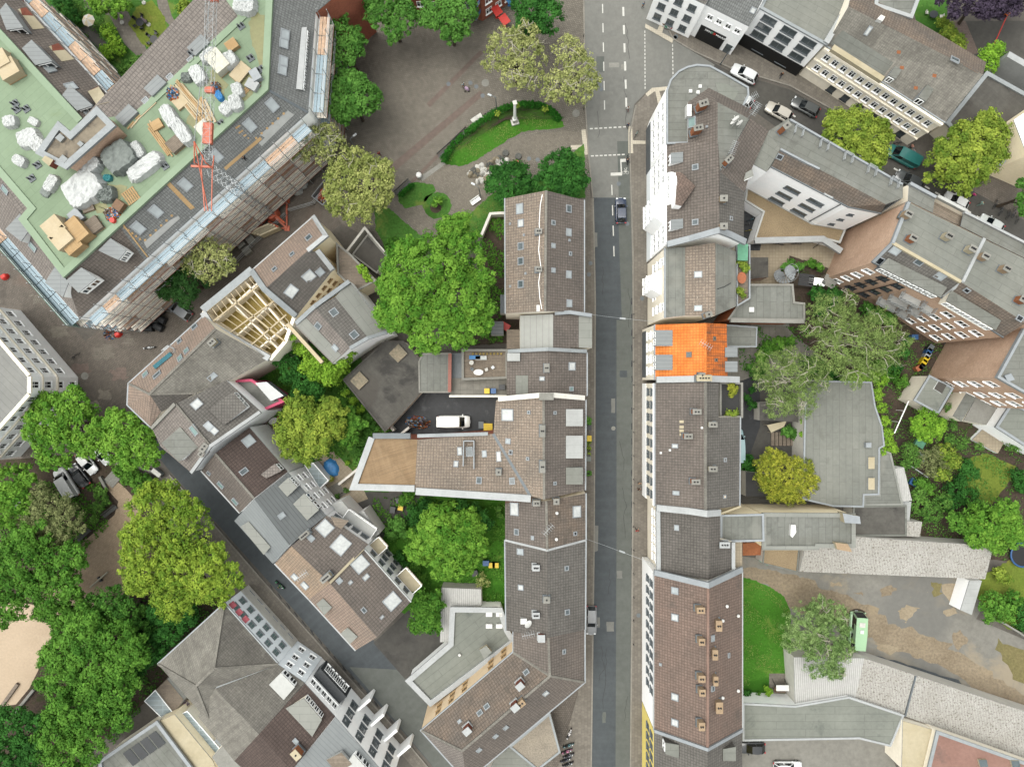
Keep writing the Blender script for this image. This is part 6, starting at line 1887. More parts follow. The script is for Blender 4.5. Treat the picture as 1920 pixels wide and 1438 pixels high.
skies('M10',[(675,1058,2.0,2.2,'tarp_white'),(735,1127,2.0,2.2,'tarp_white'),(686,1082,.7,1.0,'tarp_white'),(636,1089,.8,.8,'glass_pale'),(657,1092,.5,.6,'tarp_white'),(682,1144,.8,.6,'glass_grey'),(716,1157,.4,.6,'tarp_white')])
for q in([(594,1132),(608,1152),(622,1138),(606,1122)],[(640,1187),(656,1206),(670,1193),(652,1177)]):
 dormer('M10',q,'plaster_ivory','felt_light',.2,1)
facade('M10',(682,1029,9.5),(770,1128,9.5),5,(2.2,5.0,7.8),1.0,1.4,'grey')
balcony('M10',(682,1029,9.5),(770,1128,9.5),.62,.97,6.0,2.0,'white_paint','plaster_ivory')
balcony('M10',(682,1029,9.5),(770,1128,9.5),.02,.22,6.0,2.0,'white_paint','plaster_ivory')
pstrip('M10',[(619,1092,12.9),(682,1028,9.7)],.35,.12,'plaster_ivory')
gutter('M10',[(580,1123,9.5),(667,1218,9.5)],[(682,1029,9.5),(770,1128,9.5)],mat='parapet_white')
gutter('M9',[(516,1056,9.5),(580,1123,9.5)],mat='parapet_white')
flat('MA1','white flat rear annex with slit skylights behind the tan house',[(655,972),(682,957),(712,1000),(692,1016)],'plaster_white',5.0,'plaster_white',name='flat_roofed_annex',cat='annex')
for k in range(3):
 roof_box('MA1',[(674+k*6,978+k*3),(677+k*6,976+k*3),(686+k*6,989+k*3),(683+k*6,991+k*3)],.15,'zinc','roof_light','glass_grey')
flat('MA2','white annex with a small dark loggia behind the metal roofed house',[(622,945),(640,938),(668,968),(645,980)],'plaster_white',5.5,'plaster_white',name='flat_roofed_annex',cat='annex')
flat('MA3','bluish glass patio roof by the blue pool',[(572,872),(588,868),(616,900),(600,915)],'glass_roof',2.8,'plaster_white','white_paint',.12,.05,name='patio_roof',cat='patio roof')
hs('N1','white fronted house with a large weathered hipped roof',[(297,1244,9.5),(421,1131,9.5),(522,1244,9.5),(396,1357,9.5)],[('tile_old',(0,1,4,5)),('tile_old2',(1,2,4)),('tile_old',(2,3,5,4)),('tile_old',(3,0,5))],[(402,1252,14),(368,1285,14)],wall='plaster_cool')
ridge('N1',[(421,1131,9.5),(402,1252,14),(522,1244,9.5)],[(402,1252,14),(368,1285,14),(297,1244,9.5)],[(368,1285,14),(396,1357,9.5)])
gutter('N1',[(297,1244,9.5),(421,1131,9.5),(522,1244,9.5)])
facade('N1',(421,1131,9.5),(522,1244,9.5),6,(2.0,5.1,7.9),1.0,1.5,'green',.04,.04)
band('N1',(421,1131,9.5),(522,1244,9.5),.1,3.3,.08,'plaster_grey','shop_front')
for t in(.08,.2,.32):
 A,B_=V3((421,1131,9.5)),V3((522,1244,9.5))
 q=A+(B_-A)*t
 d=(B_-A).normalized()
 n=Vector((-d.y,d.x,0))
 mb=MB()
 q=Vector((q.x,q.y,0))
 a,c=q-d*.45,q+d*.45
 up=Vector((0,0,8.9))
 mb.face([a+up,c+up,c+n*.6+up-Vector((0,0,.5)),a+n*.6+up-Vector((0,0,.5))])
 mb.face([a+up*.985,a+n*.6+up*.985-Vector((0,0,.5)),c+n*.6+up*.985-Vector((0,0,.5)),c+up*.985])
 mb.build('awning','awning_red',BLD['N1'].root)
hs('N2','weathered house with a single white box dormer next to the hipped roof',[(522,1245,9.5),(572,1279,9.5),(486,1375,13),(440,1425,9.5),(372,1342,9.5),(404,1290,13)],[('tile_old2',(0,1,2,5)),('tile_old',(5,2,3,4))],wall='plaster_cool')
dormer('N2',[(527,1262),(552,1287),(532,1310),(506,1283)],'plaster_white','plaster_white',.2,2)
facade('N2',(522,1245,9.5),(572,1279,9.5),2,(2.0,5.1,7.9),1.0,1.4,'white')
hs('N3','maroon tiled house with a slanting pale box dormer and a black glazed bay window',[(572,1280,9.5),(629,1342,9.5),(548,1442,13),(500,1480,9.5),(440,1425,9.5),(486,1375,13)],[('tile_maroon',(0,1,2,5)),('tile_maroon',(5,2,3,4))],wall='plaster_white')
dormer('N3',[(570,1310),(602,1348),(585,1378),(538,1328)],'plaster_ivory','felt_light',.2,4)
chimney('N3',556,1413,1.4,1.0,1.6,R(-48),'brick_orange','plaster_cream',1)
skies('N3',[(554,1389,.8,.6,'glass_pale')])
facade('N3',(572,1280,9.5),(629,1342,9.5),5,(7.7,),.9,1.4,'white')
A,B_=V3((572,1280,9.5)),V3((629,1342,9.5))
A.z=B_.z=0
d=(B_-A).normalized()
n=Vector((-d.y,d.x,0))
mb=MB()
mb.prism([(v.x,v.y)for v in(A+d*.4,B_-d*.4,B_-d*.4+n*1.5,A+d*.4+n*1.5)],2.8,6.2)
bay=mb.build('bay_window','dark_metal',BLD['N3'].root)
L=(B_-A).length
for k in range(6):
 put_window(BLD['N3'],A+d*(1.0+(L-2)*(k+.5)/6)+n*1.505+Vector((0,0,4.5)),n,.9,2.0,'white')
hs('N4','long white house with tall window columns and fin walls at the bottom edge',[(629,1343,10),(735,1465,10),(670,1545,13),(548,1443,13)],[('metal_pale',(0,1,2,3))],wall='plaster_white')
facade('N4',(629,1343,10),(735,1465,10),4,(3.6,6.2,8.7),1.3,1.7,'grey',.03,.03)
for t in(.22,.47,.72,.97):
 A,B_=V3((629,1343,10)),V3((735,1465,10))
 A.z=B_.z=0
 q=A+(B_-A)*t
 d=(B_-A).normalized()
 n=Vector((-d.y,d.x,0))
 mb=MB()
 mb.prism([(v.x,v.y)for v in(q-d*.2,q+d*.2,q+d*.2+n*2.6,q-d*.2+n*2.6)],0,3.6)
 mb.build('fin_wall','plaster_white',BLD['N4'].root)
roof_box('N4',[(612,1424),(640,1410),(660,1432),(632,1450)],.15,'plaster_white','roof_terrace','timber_grey')
dormer('N4',[(664,1415),(690,1444),(668,1468),(640,1440)],'plaster_white','plaster_white',.3,2)
flat('N5','dirty grey flat rear roof with vents between the maroon house and the glass roofs',[(398,1418),(440,1372),(486,1400),(560,1470),(520,1500),(440,1480)],'concrete',8.8,'plaster_ivory',name='flat_roofed_annex',cat='annex')
vents('N5',[(468,1386),(480,1395)])
flat('N6','dark flat roof with solar panels in the lower left corner',[(190,1425),(296,1352),(385,1470),(300,1530),(200,1500)],'felt',6,'plaster_ivory','zinc',.5,.3,name='flat_roofed_hall',cat='hall',ang=R(-50))
for k in range(4):
 roof_box('N6',[(230+k*16,1412-k*11),(243+k*16,1403-k*11),(262+k*16,1426-k*11),(249+k*16,1436-k*11)],.15,'zinc','solar_panel','glass_dark')
flat('N7','long pale cream flat roof between the dark roof and the glass canopy',[(300,1350),(328,1338),(400,1425),(420,1480),(392,1480)],'plaster_cream',5.6,'plaster_cream',name='flat_roofed_annex',cat='annex')
flat('N8','glazed winter garden roof with white bars beside the park trees',[(272,1313),(292,1293),(326,1336),(305,1345)],'glass_roof',3.2,'plaster_ivory','white_paint',.1,.05,name='winter_garden',cat='winter garden')
flat('N9','grey slatted patio roof beside the hipped house',[(292,1293),(314,1272),(345,1310),(328,1336)],'timber_grey',3.0,'plaster_grey',name='patio_roof',cat='patio roof')
flat('N10','glass canopy strip with white bars over the narrow flower yard',[(334,1340),(352,1332),(418,1408),(402,1420)],'glass_roof',4.0,'plaster_ivory','white_paint',.1,.05,name='glass_canopy',cat='canopy')
flat('N11','bluish corrugated sheet roof beside the magenta flowers',[(402,1388),(430,1362),(446,1380),(418,1404)],'metal_pale',4.2,'plaster_ivory',name='canopy',cat='canopy')
hs('N0','ornate cream corner house with stucco bands, three storeys of white windows, at the left edge',[(-70,566,12),(50,706,12),(50,737,12),(-70,872,12)],[('metal_old',(0,1,2,3))],wall='plaster_white',name='corner_house',ang=R(-45))
Q=((-70,566,12),(50,706,12)),((50,706,12),(50,737,12)),((50,737,12),(-70,872,12))
facade('N0',*Q[0],7,(3.6,7.0,10.2),1.0,1.6,'white',.02,.02)
facade('N0',*Q[1],1,(1.6,4.6,7.4,10.2),1.0,1.5,'white')
facade('N0',*Q[2],7,(3.6,7.0,10.2),1.0,1.6,'white',.02,.02)
for q in Q:
 band('N0',*q,11.5,11.9,.5,'plaster_ivory')
 band('N0',*q,5.2,5.5,.25,'plaster_ivory')
 band('N0',*q,8.5,8.75,.2,'plaster_ivory')
# ------------------------------------------------------------------ trees and shrubs
def _foliage():
 m,nt,b=_nodes('foliage')
 at=nt.nodes.new('ShaderNodeAttribute')
 at.attribute_name='col'
 nt.links.new(at.outputs['Color'],b.inputs['Base Color'])
 b.inputs['Roughness'].default_value=.8
 b.inputs['Specular IOR Level'].default_value=.08
 tr=nt.nodes.new('ShaderNodeBsdfTranslucent')
 nt.links.new(at.outputs['Color'],tr.inputs['Color'])
 mx=nt.nodes.new('ShaderNodeMixShader')
 mx.inputs[0].default_value=.25
 nt.links.new(b.outputs[0],mx.inputs[1])
 nt.links.new(tr.outputs[0],mx.inputs[2])
 out=[n for n in nt.nodes if n.type=='OUTPUT_MATERIAL'][0]
 nt.links.new(mx.outputs[0],out.inputs[0])
_foliage()
ST={'plane':('#386c26','#689c42',.30,60,.62,.5,1.0),'maple':('#3f7d22','#82b03e',.28,64,.62,.5,.9),'lime':('#527a26','#a2b444',.28,64,.62,.45,1.1),'gold':('#568426','#a3bb40',.24,74,.6,.4,.8),'pale':('#76893f','#bcc07c',.24,31,.6,.4,.75),'dark':('#1f4d1e','#457f33',.28,62,.6,.5,.9),'park':('#2f651d','#6da03a',.28,62,.62,.5,.95),'olive':('#5a6a3c','#98a06a',.2,66,.5,.4,.7),'birch':('#628440','#a3bb6c',.2,62,.35,.2,.7),'willow':('#5c8840','#a6c47a',.24,100,.3,.1,.7),'conifer':('#1e3f1d','#3f6a30',.26,64,.4,.6,.8),'cypress':('#5f8222','#cfd04a',.36,60,.16,.3,.5),'acid':('#5a8f22','#98c23c',.2,80,.7,.6,.6),'shrub':('#37682a','#74a345',.2,70,.6,.5,.6),'purple':('#332c3c','#5b5064',.28,60,.6,.4,.9),'lime_pale':('#6f8436','#b9bf72',.26,56,.6,.4,.9),'acid_tree':('#548c22','#96c63c',.22,70,.6,.5,.8),'magenta':('#8a1f5c','#d63a8a',.14,90,.7,.5,.6),'mauve':('#5a5a52','#8f6f9a',.16,80,.6,.5,.6),'thicket':('#2c5f22','#5f9238',.26,60,.62,.5,.9),'lawn_tuft':('#4d7a2c','#8a9c50',.16,60,.5,.5,.9),'hedge':('#1f5a18','#387a24',.14,110,.7,.7,.4),}
def leaves(rng,lobes,st,rmin=.42):
 """lobes: (x, y, z, r, rz) in metres -> leaf centres, normals, colour parameter"""
 lo,hi,size,dens,asp,upb,rcf=ST[st]
 Cc,Nn,Tt=[],[],[]
 L=np.array(lobes)
 for li,(x,y,z,r,rz)in enumerate(lobes):
  rc=(rmin*.85+.075*r)*rcf
  nc=int(max(7,2.6*r*r/(rc*rc)))
  d=rng.normal(size=(nc,3))
  d[:,2]=np.where(d[:,2]<-.3,-d[:,2],d[:,2])
  d/=np.linalg.norm(d,axis=1)[:,None]
  rad=rng.uniform(.60,1.05,nc)
  rad*=1+.10*np.sin(d[:,0]*5+li*2.1)*np.cos(d[:,1]*4+li)
  c=np.array([x,y,z])+d*np.array([r-rc*.6,r-rc*.6,rz])*rad[:,None]
  keep=np.ones(nc,bool)
  for lj,(x2,y2,z2,r2,rz2)in enumerate(lobes):
   if lj!=li:
    q=(c-np.array([x2,y2,z2]))/np.array([r2,r2,rz2])
    keep&=(q**2).sum(1)>.36
  c,d=c[keep],d[keep]
  nc=len(c)
  if not nc:
   continue
  m=max(6,int(math.pi*r*r*dens/nc*1.6))
  ct=rng.uniform(0,1,nc)
  o=rng.normal(size=(nc,m,3))
  o/=np.linalg.norm(o,axis=2)[:,:,None]
  rr=rc*rng.uniform(.2,1.15,(nc,m,1))**.6*rng.uniform(.6,1.4,(nc,1,1))
  pos=c[:,None,:]+o*rr*np.array([1,1,.75])
  n=d[:,None,:]*.35+o*.75+np.array([0,0,upb])+rng.normal(size=(nc,m,3))*.28
  n/=np.linalg.norm(n,axis=2)[:,:,None]
  t=.10+ct[:,None]*.62+rng.uniform(-.12,.12)+rng.uniform(0,1,(nc,m))*.2+.12*np.clip(d[:,2],0,1)[:,None]  # clumps facing up get paler leaves, light from above put into the colour
  Cc.append(pos.reshape(-1,3))
  Nn.append(n.reshape(-1,3))
  Tt.append(t.reshape(-1))
 return np.concatenate(Cc),np.concatenate(Nn),np.concatenate(Tt)
def leaf_object(name,pos,nrm,t,st,base,parent=None,seed=0,droop=0.0):
 rng=np.random.default_rng(seed+991)
 lo,hi,size,dens,asp,upb,rcf=ST[st]
 n=len(pos)
 a=np.cross(nrm,rng.normal(size=(n,3)))
 a/=np.linalg.norm(a,axis=1)[:,None]+1e-9
 if droop:
  a=a*(1-droop)+np.array([0,0,-1.0])*droop
  a/=np.linalg.norm(a,axis=1)[:,None]+1e-9
 b=np.cross(nrm,a)
 s=size*.64*rng.uniform(.6,1.35,n)[:,None]
 pos=pos-np.array(base)
 v=np.empty((n,4,3),np.float32)
 v[:,0]=pos-a*s
 v[:,1]=pos+b*s*asp+nrm*s*.12
 v[:,2]=pos+a*s
 v[:,3]=pos-b*s*asp+nrm*s*.12
 me=bpy.data.meshes.new(name)
 me.vertices.add(n*4)
 me.vertices.foreach_set('co',v.reshape(-1))
 me.loops.add(n*4)
 me.loops.foreach_set('vertex_index',np.arange(n*4,dtype=np.int32))
 me.polygons.add(n)
 me.polygons.foreach_set('loop_start',np.arange(0,n*4,4,dtype=np.int32))
 me.polygons.foreach_set('loop_total',np.full(n,4,np.int32))
 me.update(calc_edges=True)
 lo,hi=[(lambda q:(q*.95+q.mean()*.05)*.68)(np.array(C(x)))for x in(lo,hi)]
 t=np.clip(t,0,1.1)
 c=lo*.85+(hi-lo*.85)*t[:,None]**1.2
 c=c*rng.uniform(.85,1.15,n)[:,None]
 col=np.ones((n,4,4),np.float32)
 col[:,:,:3]=c[:,None,:]
 at=me.attributes.new('col','FLOAT_COLOR','POINT')
 at.data.foreach_set('color',col.reshape(-1))
 me.materials.append(mt('foliage'))
 o=bpy.data.objects.new(name,me)
 COL.objects.link(o)
 if parent is not None:
  o.parent=parent
 else:
  o.location=base
 return o
TSEED=[100]
def tree(label,lobes,zc,st,name='tree',cat='tree',group=None,trunk=.28,flatness=.75,bark='bark',branches=0,droop=0.0,blossoms=None,trunk_at=None):
 """lobes: (px, py, r px) circles of the crown as seen at its middle height zc"""
 TSEED[0]+=1
 rng=np.random.default_rng(TSEED[0])
 L=[]
 for q in lobes:
  px,py,r=q[:3]
  z=q[3]if len(q)>3 else zc+rng.uniform(-.4,.4)
  p=P(px,py,z)
  rm=PX(r,z)
  L.append((p.x,p.y,z,rm,min(rm*flatness,z*.85)))
 if zc>3 and 'ivy' not in label and 'vine' not in label and not name=='hedge':
  for l in list(L):
   for k in range(int(rng.integers(3,6))):
    a=float(rng.uniform(0,6.283))
    q=l[3]*float(rng.uniform(.72,1.0))
    r2=l[3]*float(rng.uniform(.2,.36))
    L.append((l[0]+q*math.cos(a),l[1]+q*math.sin(a),l[2]+l[4]*float(rng.uniform(-.35,.45)),r2,r2*.7))
 main=L[:len(lobes)]
 A=sum(l[3]**2 for l in L)
 bx,by=sum(l[0]*l[3]**2 for l in L)/A,sum(l[1]*l[3]**2 for l in L)/A
 if trunk_at:
  q=P(*trunk_at,0)
  bx,by=q.x,q.y
 base=Vector((bx,by,0))
 root=empty(name,base,label,cat,group)
 pos,nrm,t=leaves(rng,L,st)
 keep=pos[:,2]>.15
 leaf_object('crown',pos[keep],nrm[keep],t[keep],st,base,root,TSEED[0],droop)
 mb=MB()
 top=base+Vector((0,0,max(.5,zc*.62)))
 k=trunk
 lean=Vector((float(rng.normal())*.03*zc,float(rng.normal())*.03*zc,0))
 mid=base+(top-base)*.5+lean
 mb.tube(base,mid,k,k*.8,9)
 mb.tube(mid,top,k*.8,k*.6,9)
 for l in main:
  e=Vector((l[0],l[1],l[2]+l[4]*.1))
  j=mid+(top-mid)*float(rng.uniform(.4,1))
  h=j+(e-j)*.55+Vector((0,0,.3))
  mb.tube(j,h,k*.45,k*.3,6)
  mb.tube(h,e,k*.3,k*.1,6)
  for _ in range(3):
   d=Vector([float(x)for x in rng.normal(size=3)])
   d.z=abs(d.z)*.5
   mb.tube(h,e+d.normalized()*l[3]*.7,k*.18,k*.04,5)
 mb.build('trunk',bark,root)
 if branches:
  mb=MB()
  for l in main:
   for _ in range(branches):
    d=Vector([float(x)for x in rng.normal(size=3)])
    d.z=abs(d.z)*.6+.1
    d.normalize()
    a=Vector((l[0],l[1],l[2]+l[4]*.2))
    prev=a
    for s in range(1,5):
     e=a+Vector((d.x*l[3],d.y*l[3],d.z*l[4]))*(s/4*1.0)+Vector([float(x)*.22 for x in rng.normal(size=3)])
     e.z=l[2]+l[4]*(.35+.62*(1-(s/4)**2)*.9)+.3
     mb.tube(prev,e,.07*(1.15-s/4.6),.07*(1.1-s/4.2),5)
     if s>1:
      dd=Vector([float(x)for x in rng.normal(size=3)])
      dd.z*=.3
      mb.tube(e,e+dd.normalized()*l[3]*.28,.025,.01,4)
     prev=e
  mb.build('branches','bark_pale',root)
 return root
def shrub(label,lobes,zc,st,group=None,name='shrub',cat='shrub',**kw):
 return tree(label,lobes,zc,st,name,cat,group,trunk=.06,**kw)
PT='trees round the paved plaza'
tree('round bright green tree beside the blue scaffolding, upper of the pair',[(640,60,32),(648,95,34),(628,110,24),(660,80,24)],9,'plane',group=PT)
tree('round bright green tree beside the blue scaffolding, lower of the pair',[(652,175,44),(680,190,38),(630,195,32),(650,215,22),(655,150,24)],9,'plane',group=PT)
tree('bright green tree left of the brick house at the top edge',[(725,15,40),(755,35,32),(738,60,22),(705,25,26)],8.5,'plane',group=PT)
tree('bright green tree in front of the brick house with blue balconies',[(820,20,34),(850,35,38),(870,15,28),(845,60,22),(805,40,20)],8.5,'plane',group=PT)
tree('dark green tree at the top edge beside the street',[(1000,15,38),(1030,30,32),(985,45,26),(1015,50,22)],8.5,'dark',group=PT)
tree('loose pale yellowish tree in the upper middle of the plaza, left of its twin',[(950,90,40),(985,105,42),(930,115,26),(965,140,32),(990,60,22),(1000,150,24)],9,'pale',group=PT,branches=3)
tree('loose pale yellowish tree overhanging the street edge',[(1065,100,34),(1085,130,36),(1050,160,34),(1085,170,32),(1105,155,22),(1030,175,18)],9,'pale',group=PT,branches=3)
tree('big pale yellow tree overhanging the scaffolding corner',[(585,265,40),(620,275,36),(575,240,22),(640,300,30),(560,285,18)],10,'pale',group=PT,branches=2)
tree('yellowish green tree over the rubble container',[(660,330,44),(695,345,44),(640,370,36),(685,385,34),(715,320,28),(715,370,26),(640,340,30),(660,405,20)],10,'lime_pale',group=PT,branches=1)
tree('huge full maple in the middle of the inner block',[(810,520,84),(770,570,62),(860,560,60),(860,475,50),(765,495,46),(815,620,46),(870,610,44),(745,540,38),(850,430,34),(735,590,34),(900,520,26),(790,640,26)],12,'maple',group=None,trunk=.5)
tree('round dark green tree left of the pair above the brown house',[(955,335,36),(975,350,30),(935,350,28),(955,365,26)],5.5,'dark',group=PT)
tree('round dark green tree right of the pair above the brown house',[(1050,320,38),(1075,335,30),(1030,340,30),(1060,355,28),(1062,292,14)],5.5,'dark',group=PT)
tree('dark bushy conifer beside the scaffolding planks',[(325,515,34),(350,530,36),(310,540,26),(345,555,26),(365,505,22)],8,'conifer',trunk=.3)
tree('pale yellow feathery tree overlapping the dark conifer',[(375,465,32),(400,485,36),(365,490,28),(390,510,26),(425,495,20),(350,455,18)],10,'pale',branches=2)
tree('yellow green street tree beside the teal van',[(1600,245,44),(1630,265,40),(1575,255,36),(1605,290,34),(1570,230,26),(1640,300,26),(1650,240,20)],8,'lime')
tree('yellow green street tree opposite the apartment block terraces',[(1820,270,50),(1850,260,40),(1790,290,46),(1830,310,40),(1770,310,36),(1800,340,30),(1850,230,26),(1868,285,22)],8,'lime')
tree('green tree cut by the right edge above the bicycles',[(1925,360,26),(1920,385,20)],6,'plane')
tree('white limbed birch in front of the brick balconies',[(1600,640,56),(1640,660,50),(1570,610,44),(1645,615,40),(1555,655,40),(1600,695,38),(1680,640,28),(1545,580,34),(1520,615,22),(1585,565,24)],10,'birch',bark='bark_pale',branches=3,droop=.35)
tree('white limbed birch leaning over the flat roofed hall',[(1470,720,42),(1505,700,40),(1448,690,34),(1500,750,34),(1460,757,30),(1535,715,24),(1430,715,20),(1480,670,26)],9,'birch',bark='bark_pale',branches=4,droop=.35)
tree('drooping willow hanging over the white corrugated roof and the green minibus',[(1510,1170,44),(1550,1190,48),(1490,1190,30),(1540,1230,40),(1570,1150,24),(1580,1220,24),(1540,1140,26),(1570,1260,16)],7,'willow',branches=2,bark='bark_pale',droop=.35)
tree('yellow tipped cypress bush between the hall and the van yard',[(1465,890,46),(1490,905,40),(1440,880,32),(1470,920,30),(1450,860,24),(1500,880,26)],4.5,'cypress',trunk=.2,droop=.2)
tree('round light green tree below the grey flat annex',[(1735,790,28),(1755,800,22),(1720,800,20),(1738,812,18)],4,'acid_tree',trunk=.15)
tree('dense purple black tree in the top right corner',[(1790,-5,34),(1835,-5,40),(1880,-10,44),(1930,-15,40),(1850,15,22)],8,'purple')
tree('tall yellow green tree inside the white house gardens',[(570,790,46),(600,800,44),(545,810,34),(580,840,32),(620,775,34),(560,760,26),(540,840,20)],8,'lime',trunk=.3)
tree('smaller green tree next to the boarded roof deck wall',[(640,790,30),(665,800,24),(650,820,22),(635,770,24)],6,'park',trunk=.2)
tree('wide green tree in the garden behind the tiled houses',[(825,990,44),(860,1010,46),(800,1020,40),(840,1050,44),(880,985,34),(870,1050,30),(890,1020,28),(830,960,24)],7,'maple',trunk=.3)
tree('dark green tree in front of the boarded wing parapet',[(870,965,30),(900,975,24),(840,960,20)],5.5,'dark',trunk=.2)
tree('green tree overhanging the parking court wall',[(790,1140,26),(805,1165,26),(785,1170,20),(780,1115,20),(815,1130,22)],5,'park',trunk=.18)
tree('bluish green tree under the raspberry balcony',[(545,690,30),(570,715,28),(530,670,22),(560,745,22),(590,730,20)],5,'dark',trunk=.2)
PK='trees of the little park'
tree('lime green street tree over the parked vans, left of the corner house',[(110,785,50),(140,760,40),(80,800,38),(150,800,40),(110,840,44),(170,830,34),(90,760,28)],9,'maple',group=PK)
tree('lime green street tree touching the corner house eaves',[(235,800,36),(260,830,38),(220,840,32),(280,850,26),(215,790,24),(245,860,24)],9,'maple',group=PK)
tree('fluffy olive green tree beside the white van',[(95,960,46),(120,975,40),(70,975,34),(100,1000,32),(80,930,26)],7,'olive',group=PK)
tree('large yellow green tree along the lower street',[(290,955,50),(345,990,56),(275,1030,50),(430,1085,30),(265,1080,36),(340,1060,54),(270,1070,46),(380,1080,48),(330,1120,44),(400,1050,36),(400,1100,34),(340,950,34),(260,1010,34)],10,'gold',group=PK,trunk=.45)
tree('broad dark green park tree cut by the left edge',[(50,1050,56),(110,1060,46),(20,1090,50),(90,1100,40),(60,1010,40),(130,1100,28),(20,1140,32),(140,1040,26)],9,'park',group=PK,trunk=.4)
tree('large green park tree below the sand path',[(170,1200,52),(130,1220,44),(220,1200,46),(170,1250,50),(120,1270,44),(220,1250,46),(250,1220,32),(150,1170,34),(100,1230,26)],9.5,'park',group=PK,trunk=.4)
tree('large green park tree at the bottom left over the garden roofs',[(140,1330,50),(190,1320,44),(110,1380,46),(170,1380,46),(220,1300,36),(130,1420,40),(230,1350,24)],9.5,'park',group=PK,trunk=.4)
tree('dense dark tree between the sand path and the lower street tree',[(205,1130,34),(235,1150,36),(190,1160,28),(255,1180,30),(170,1135,24)],7,'thicket',group=PK)
tree('green tree with gaps over the play ground sand',[(110,1150,30),(140,1130,26),(85,1140,24),(115,1180,22)],7,'park',group=PK)
tree('dark tree in the bottom left corner',[(20,1360,50),(60,1370,36),(20,1410,44),(60,1420,30)],8,'dark',group=PK)
tree('green tree at the left edge above the broad park tree',[(15,900,36),(30,935,34),(10,960,34),(50,895,22)],8,'maple',group=PK)
tree('dark green tree squeezed between the hipped house and the park',[(280,1210,40),(310,1180,34),(260,1240,30),(350,1150,28),(300,1150,34)],5,'dark',group=PK)
for i,(lab,lobes,z,st)in enumerate([('round glossy shrub on the bank above the sand path',[(240,890,22),(265,905,24),(280,925,20),(225,880,14)],1.6,'park'),('small mixed shrubs in the bed left of the sand path',[(190,925,16),(185,950,14),(200,940,10),(178,972,10)],.9,'shrub'),('ivy cascading from the roofless house and stepped felt roof',[(545,640,11),(560,655,14),(582,676,19),(605,694,24),(630,690,22),(648,676,15),(662,660,9),(618,710,18),(590,702,16),(570,690,12),(550,634,9,9),(572,655,12,9),(596,678,14,9),(618,692,15,9),(640,680,12,9),(656,662,9,9),(606,716,16,3.5),(628,712,16,3.5),(648,694,12,3.5)],6.5,'acid'),('bright ivy strip along the dark hall wall, upper stretch',[(648,738,9),(662,752,10),(676,768,10)],1.6,'acid'),('bright ivy strip along the dark hall wall, lower stretch',[(690,784,11),(703,800,12),(692,812,12),(680,830,11)],1.6,'plane'),('low green shrub between the dark roof and the grass',[(655,775,14),(670,800,16),(640,755,10)],.9,'shrub'),('tall vine hanging over the top right corner of the pale hall',[(1610,705,18),(1630,700,20),(1650,710,16),(1595,712,10),(1645,730,10)],4.2,'acid'),('tall vine on the right wall of the pale hall',[(1646,742,12),(1652,765,13),(1658,790,13),(1662,812,13)],3.8,'acid'),('vine clump at the lower end of the pale hall wall',[(1666,832,16),(1655,845,10),(1675,842,10)],3.2,'acid'),('vine on the left wall of the pale hall',[(1508,770,6),(1506,790,8),(1504,815,7),(1506,745,5)],3.5,'acid'),('bright bush next to the white sheet in the mossy yard',[(1478,808,14),(1490,812,12)],1.2,'plane'),('dark bush under the cut-in roof terrace',[(1400,870,16),(1410,885,12),(1405,858,9)],1.0,'dark')]):
 shrub(lab,lobes,z,st,name='ivy' if 'ivy' in lab or 'vine' in lab else 'shrub',cat='climbing plant' if 'ivy' in lab or 'vine' in lab else 'shrub')
GS='shrubs in the right hand gardens'
for lab,lobes,z,st in[('overgrown climber bank behind the annex of the orange house',[(1440,655,18),(1460,645,16),(1425,670,14),(1480,640,14)],1.8,'park'),('dark undergrowth between the two birches',[(1535,690,22),(1555,705,18),(1520,680,16),(1575,715,14)],1.6,'dark'),('light green climber at the hall end under the leaning birch',[(1420,700,12),(1432,690,12),(1410,690,9)],1.8,'plane'),('undergrowth beneath the white limbed birch on the gable side',[(1670,700,20),(1650,690,18),(1690,715,14)],1.2,'park'),('dark shrubs along the van lane',[(1402,745,9),(1410,760,10),(1408,730,8)],1.2,'dark')]:
 shrub(lab,lobes,z,st,group=GS)
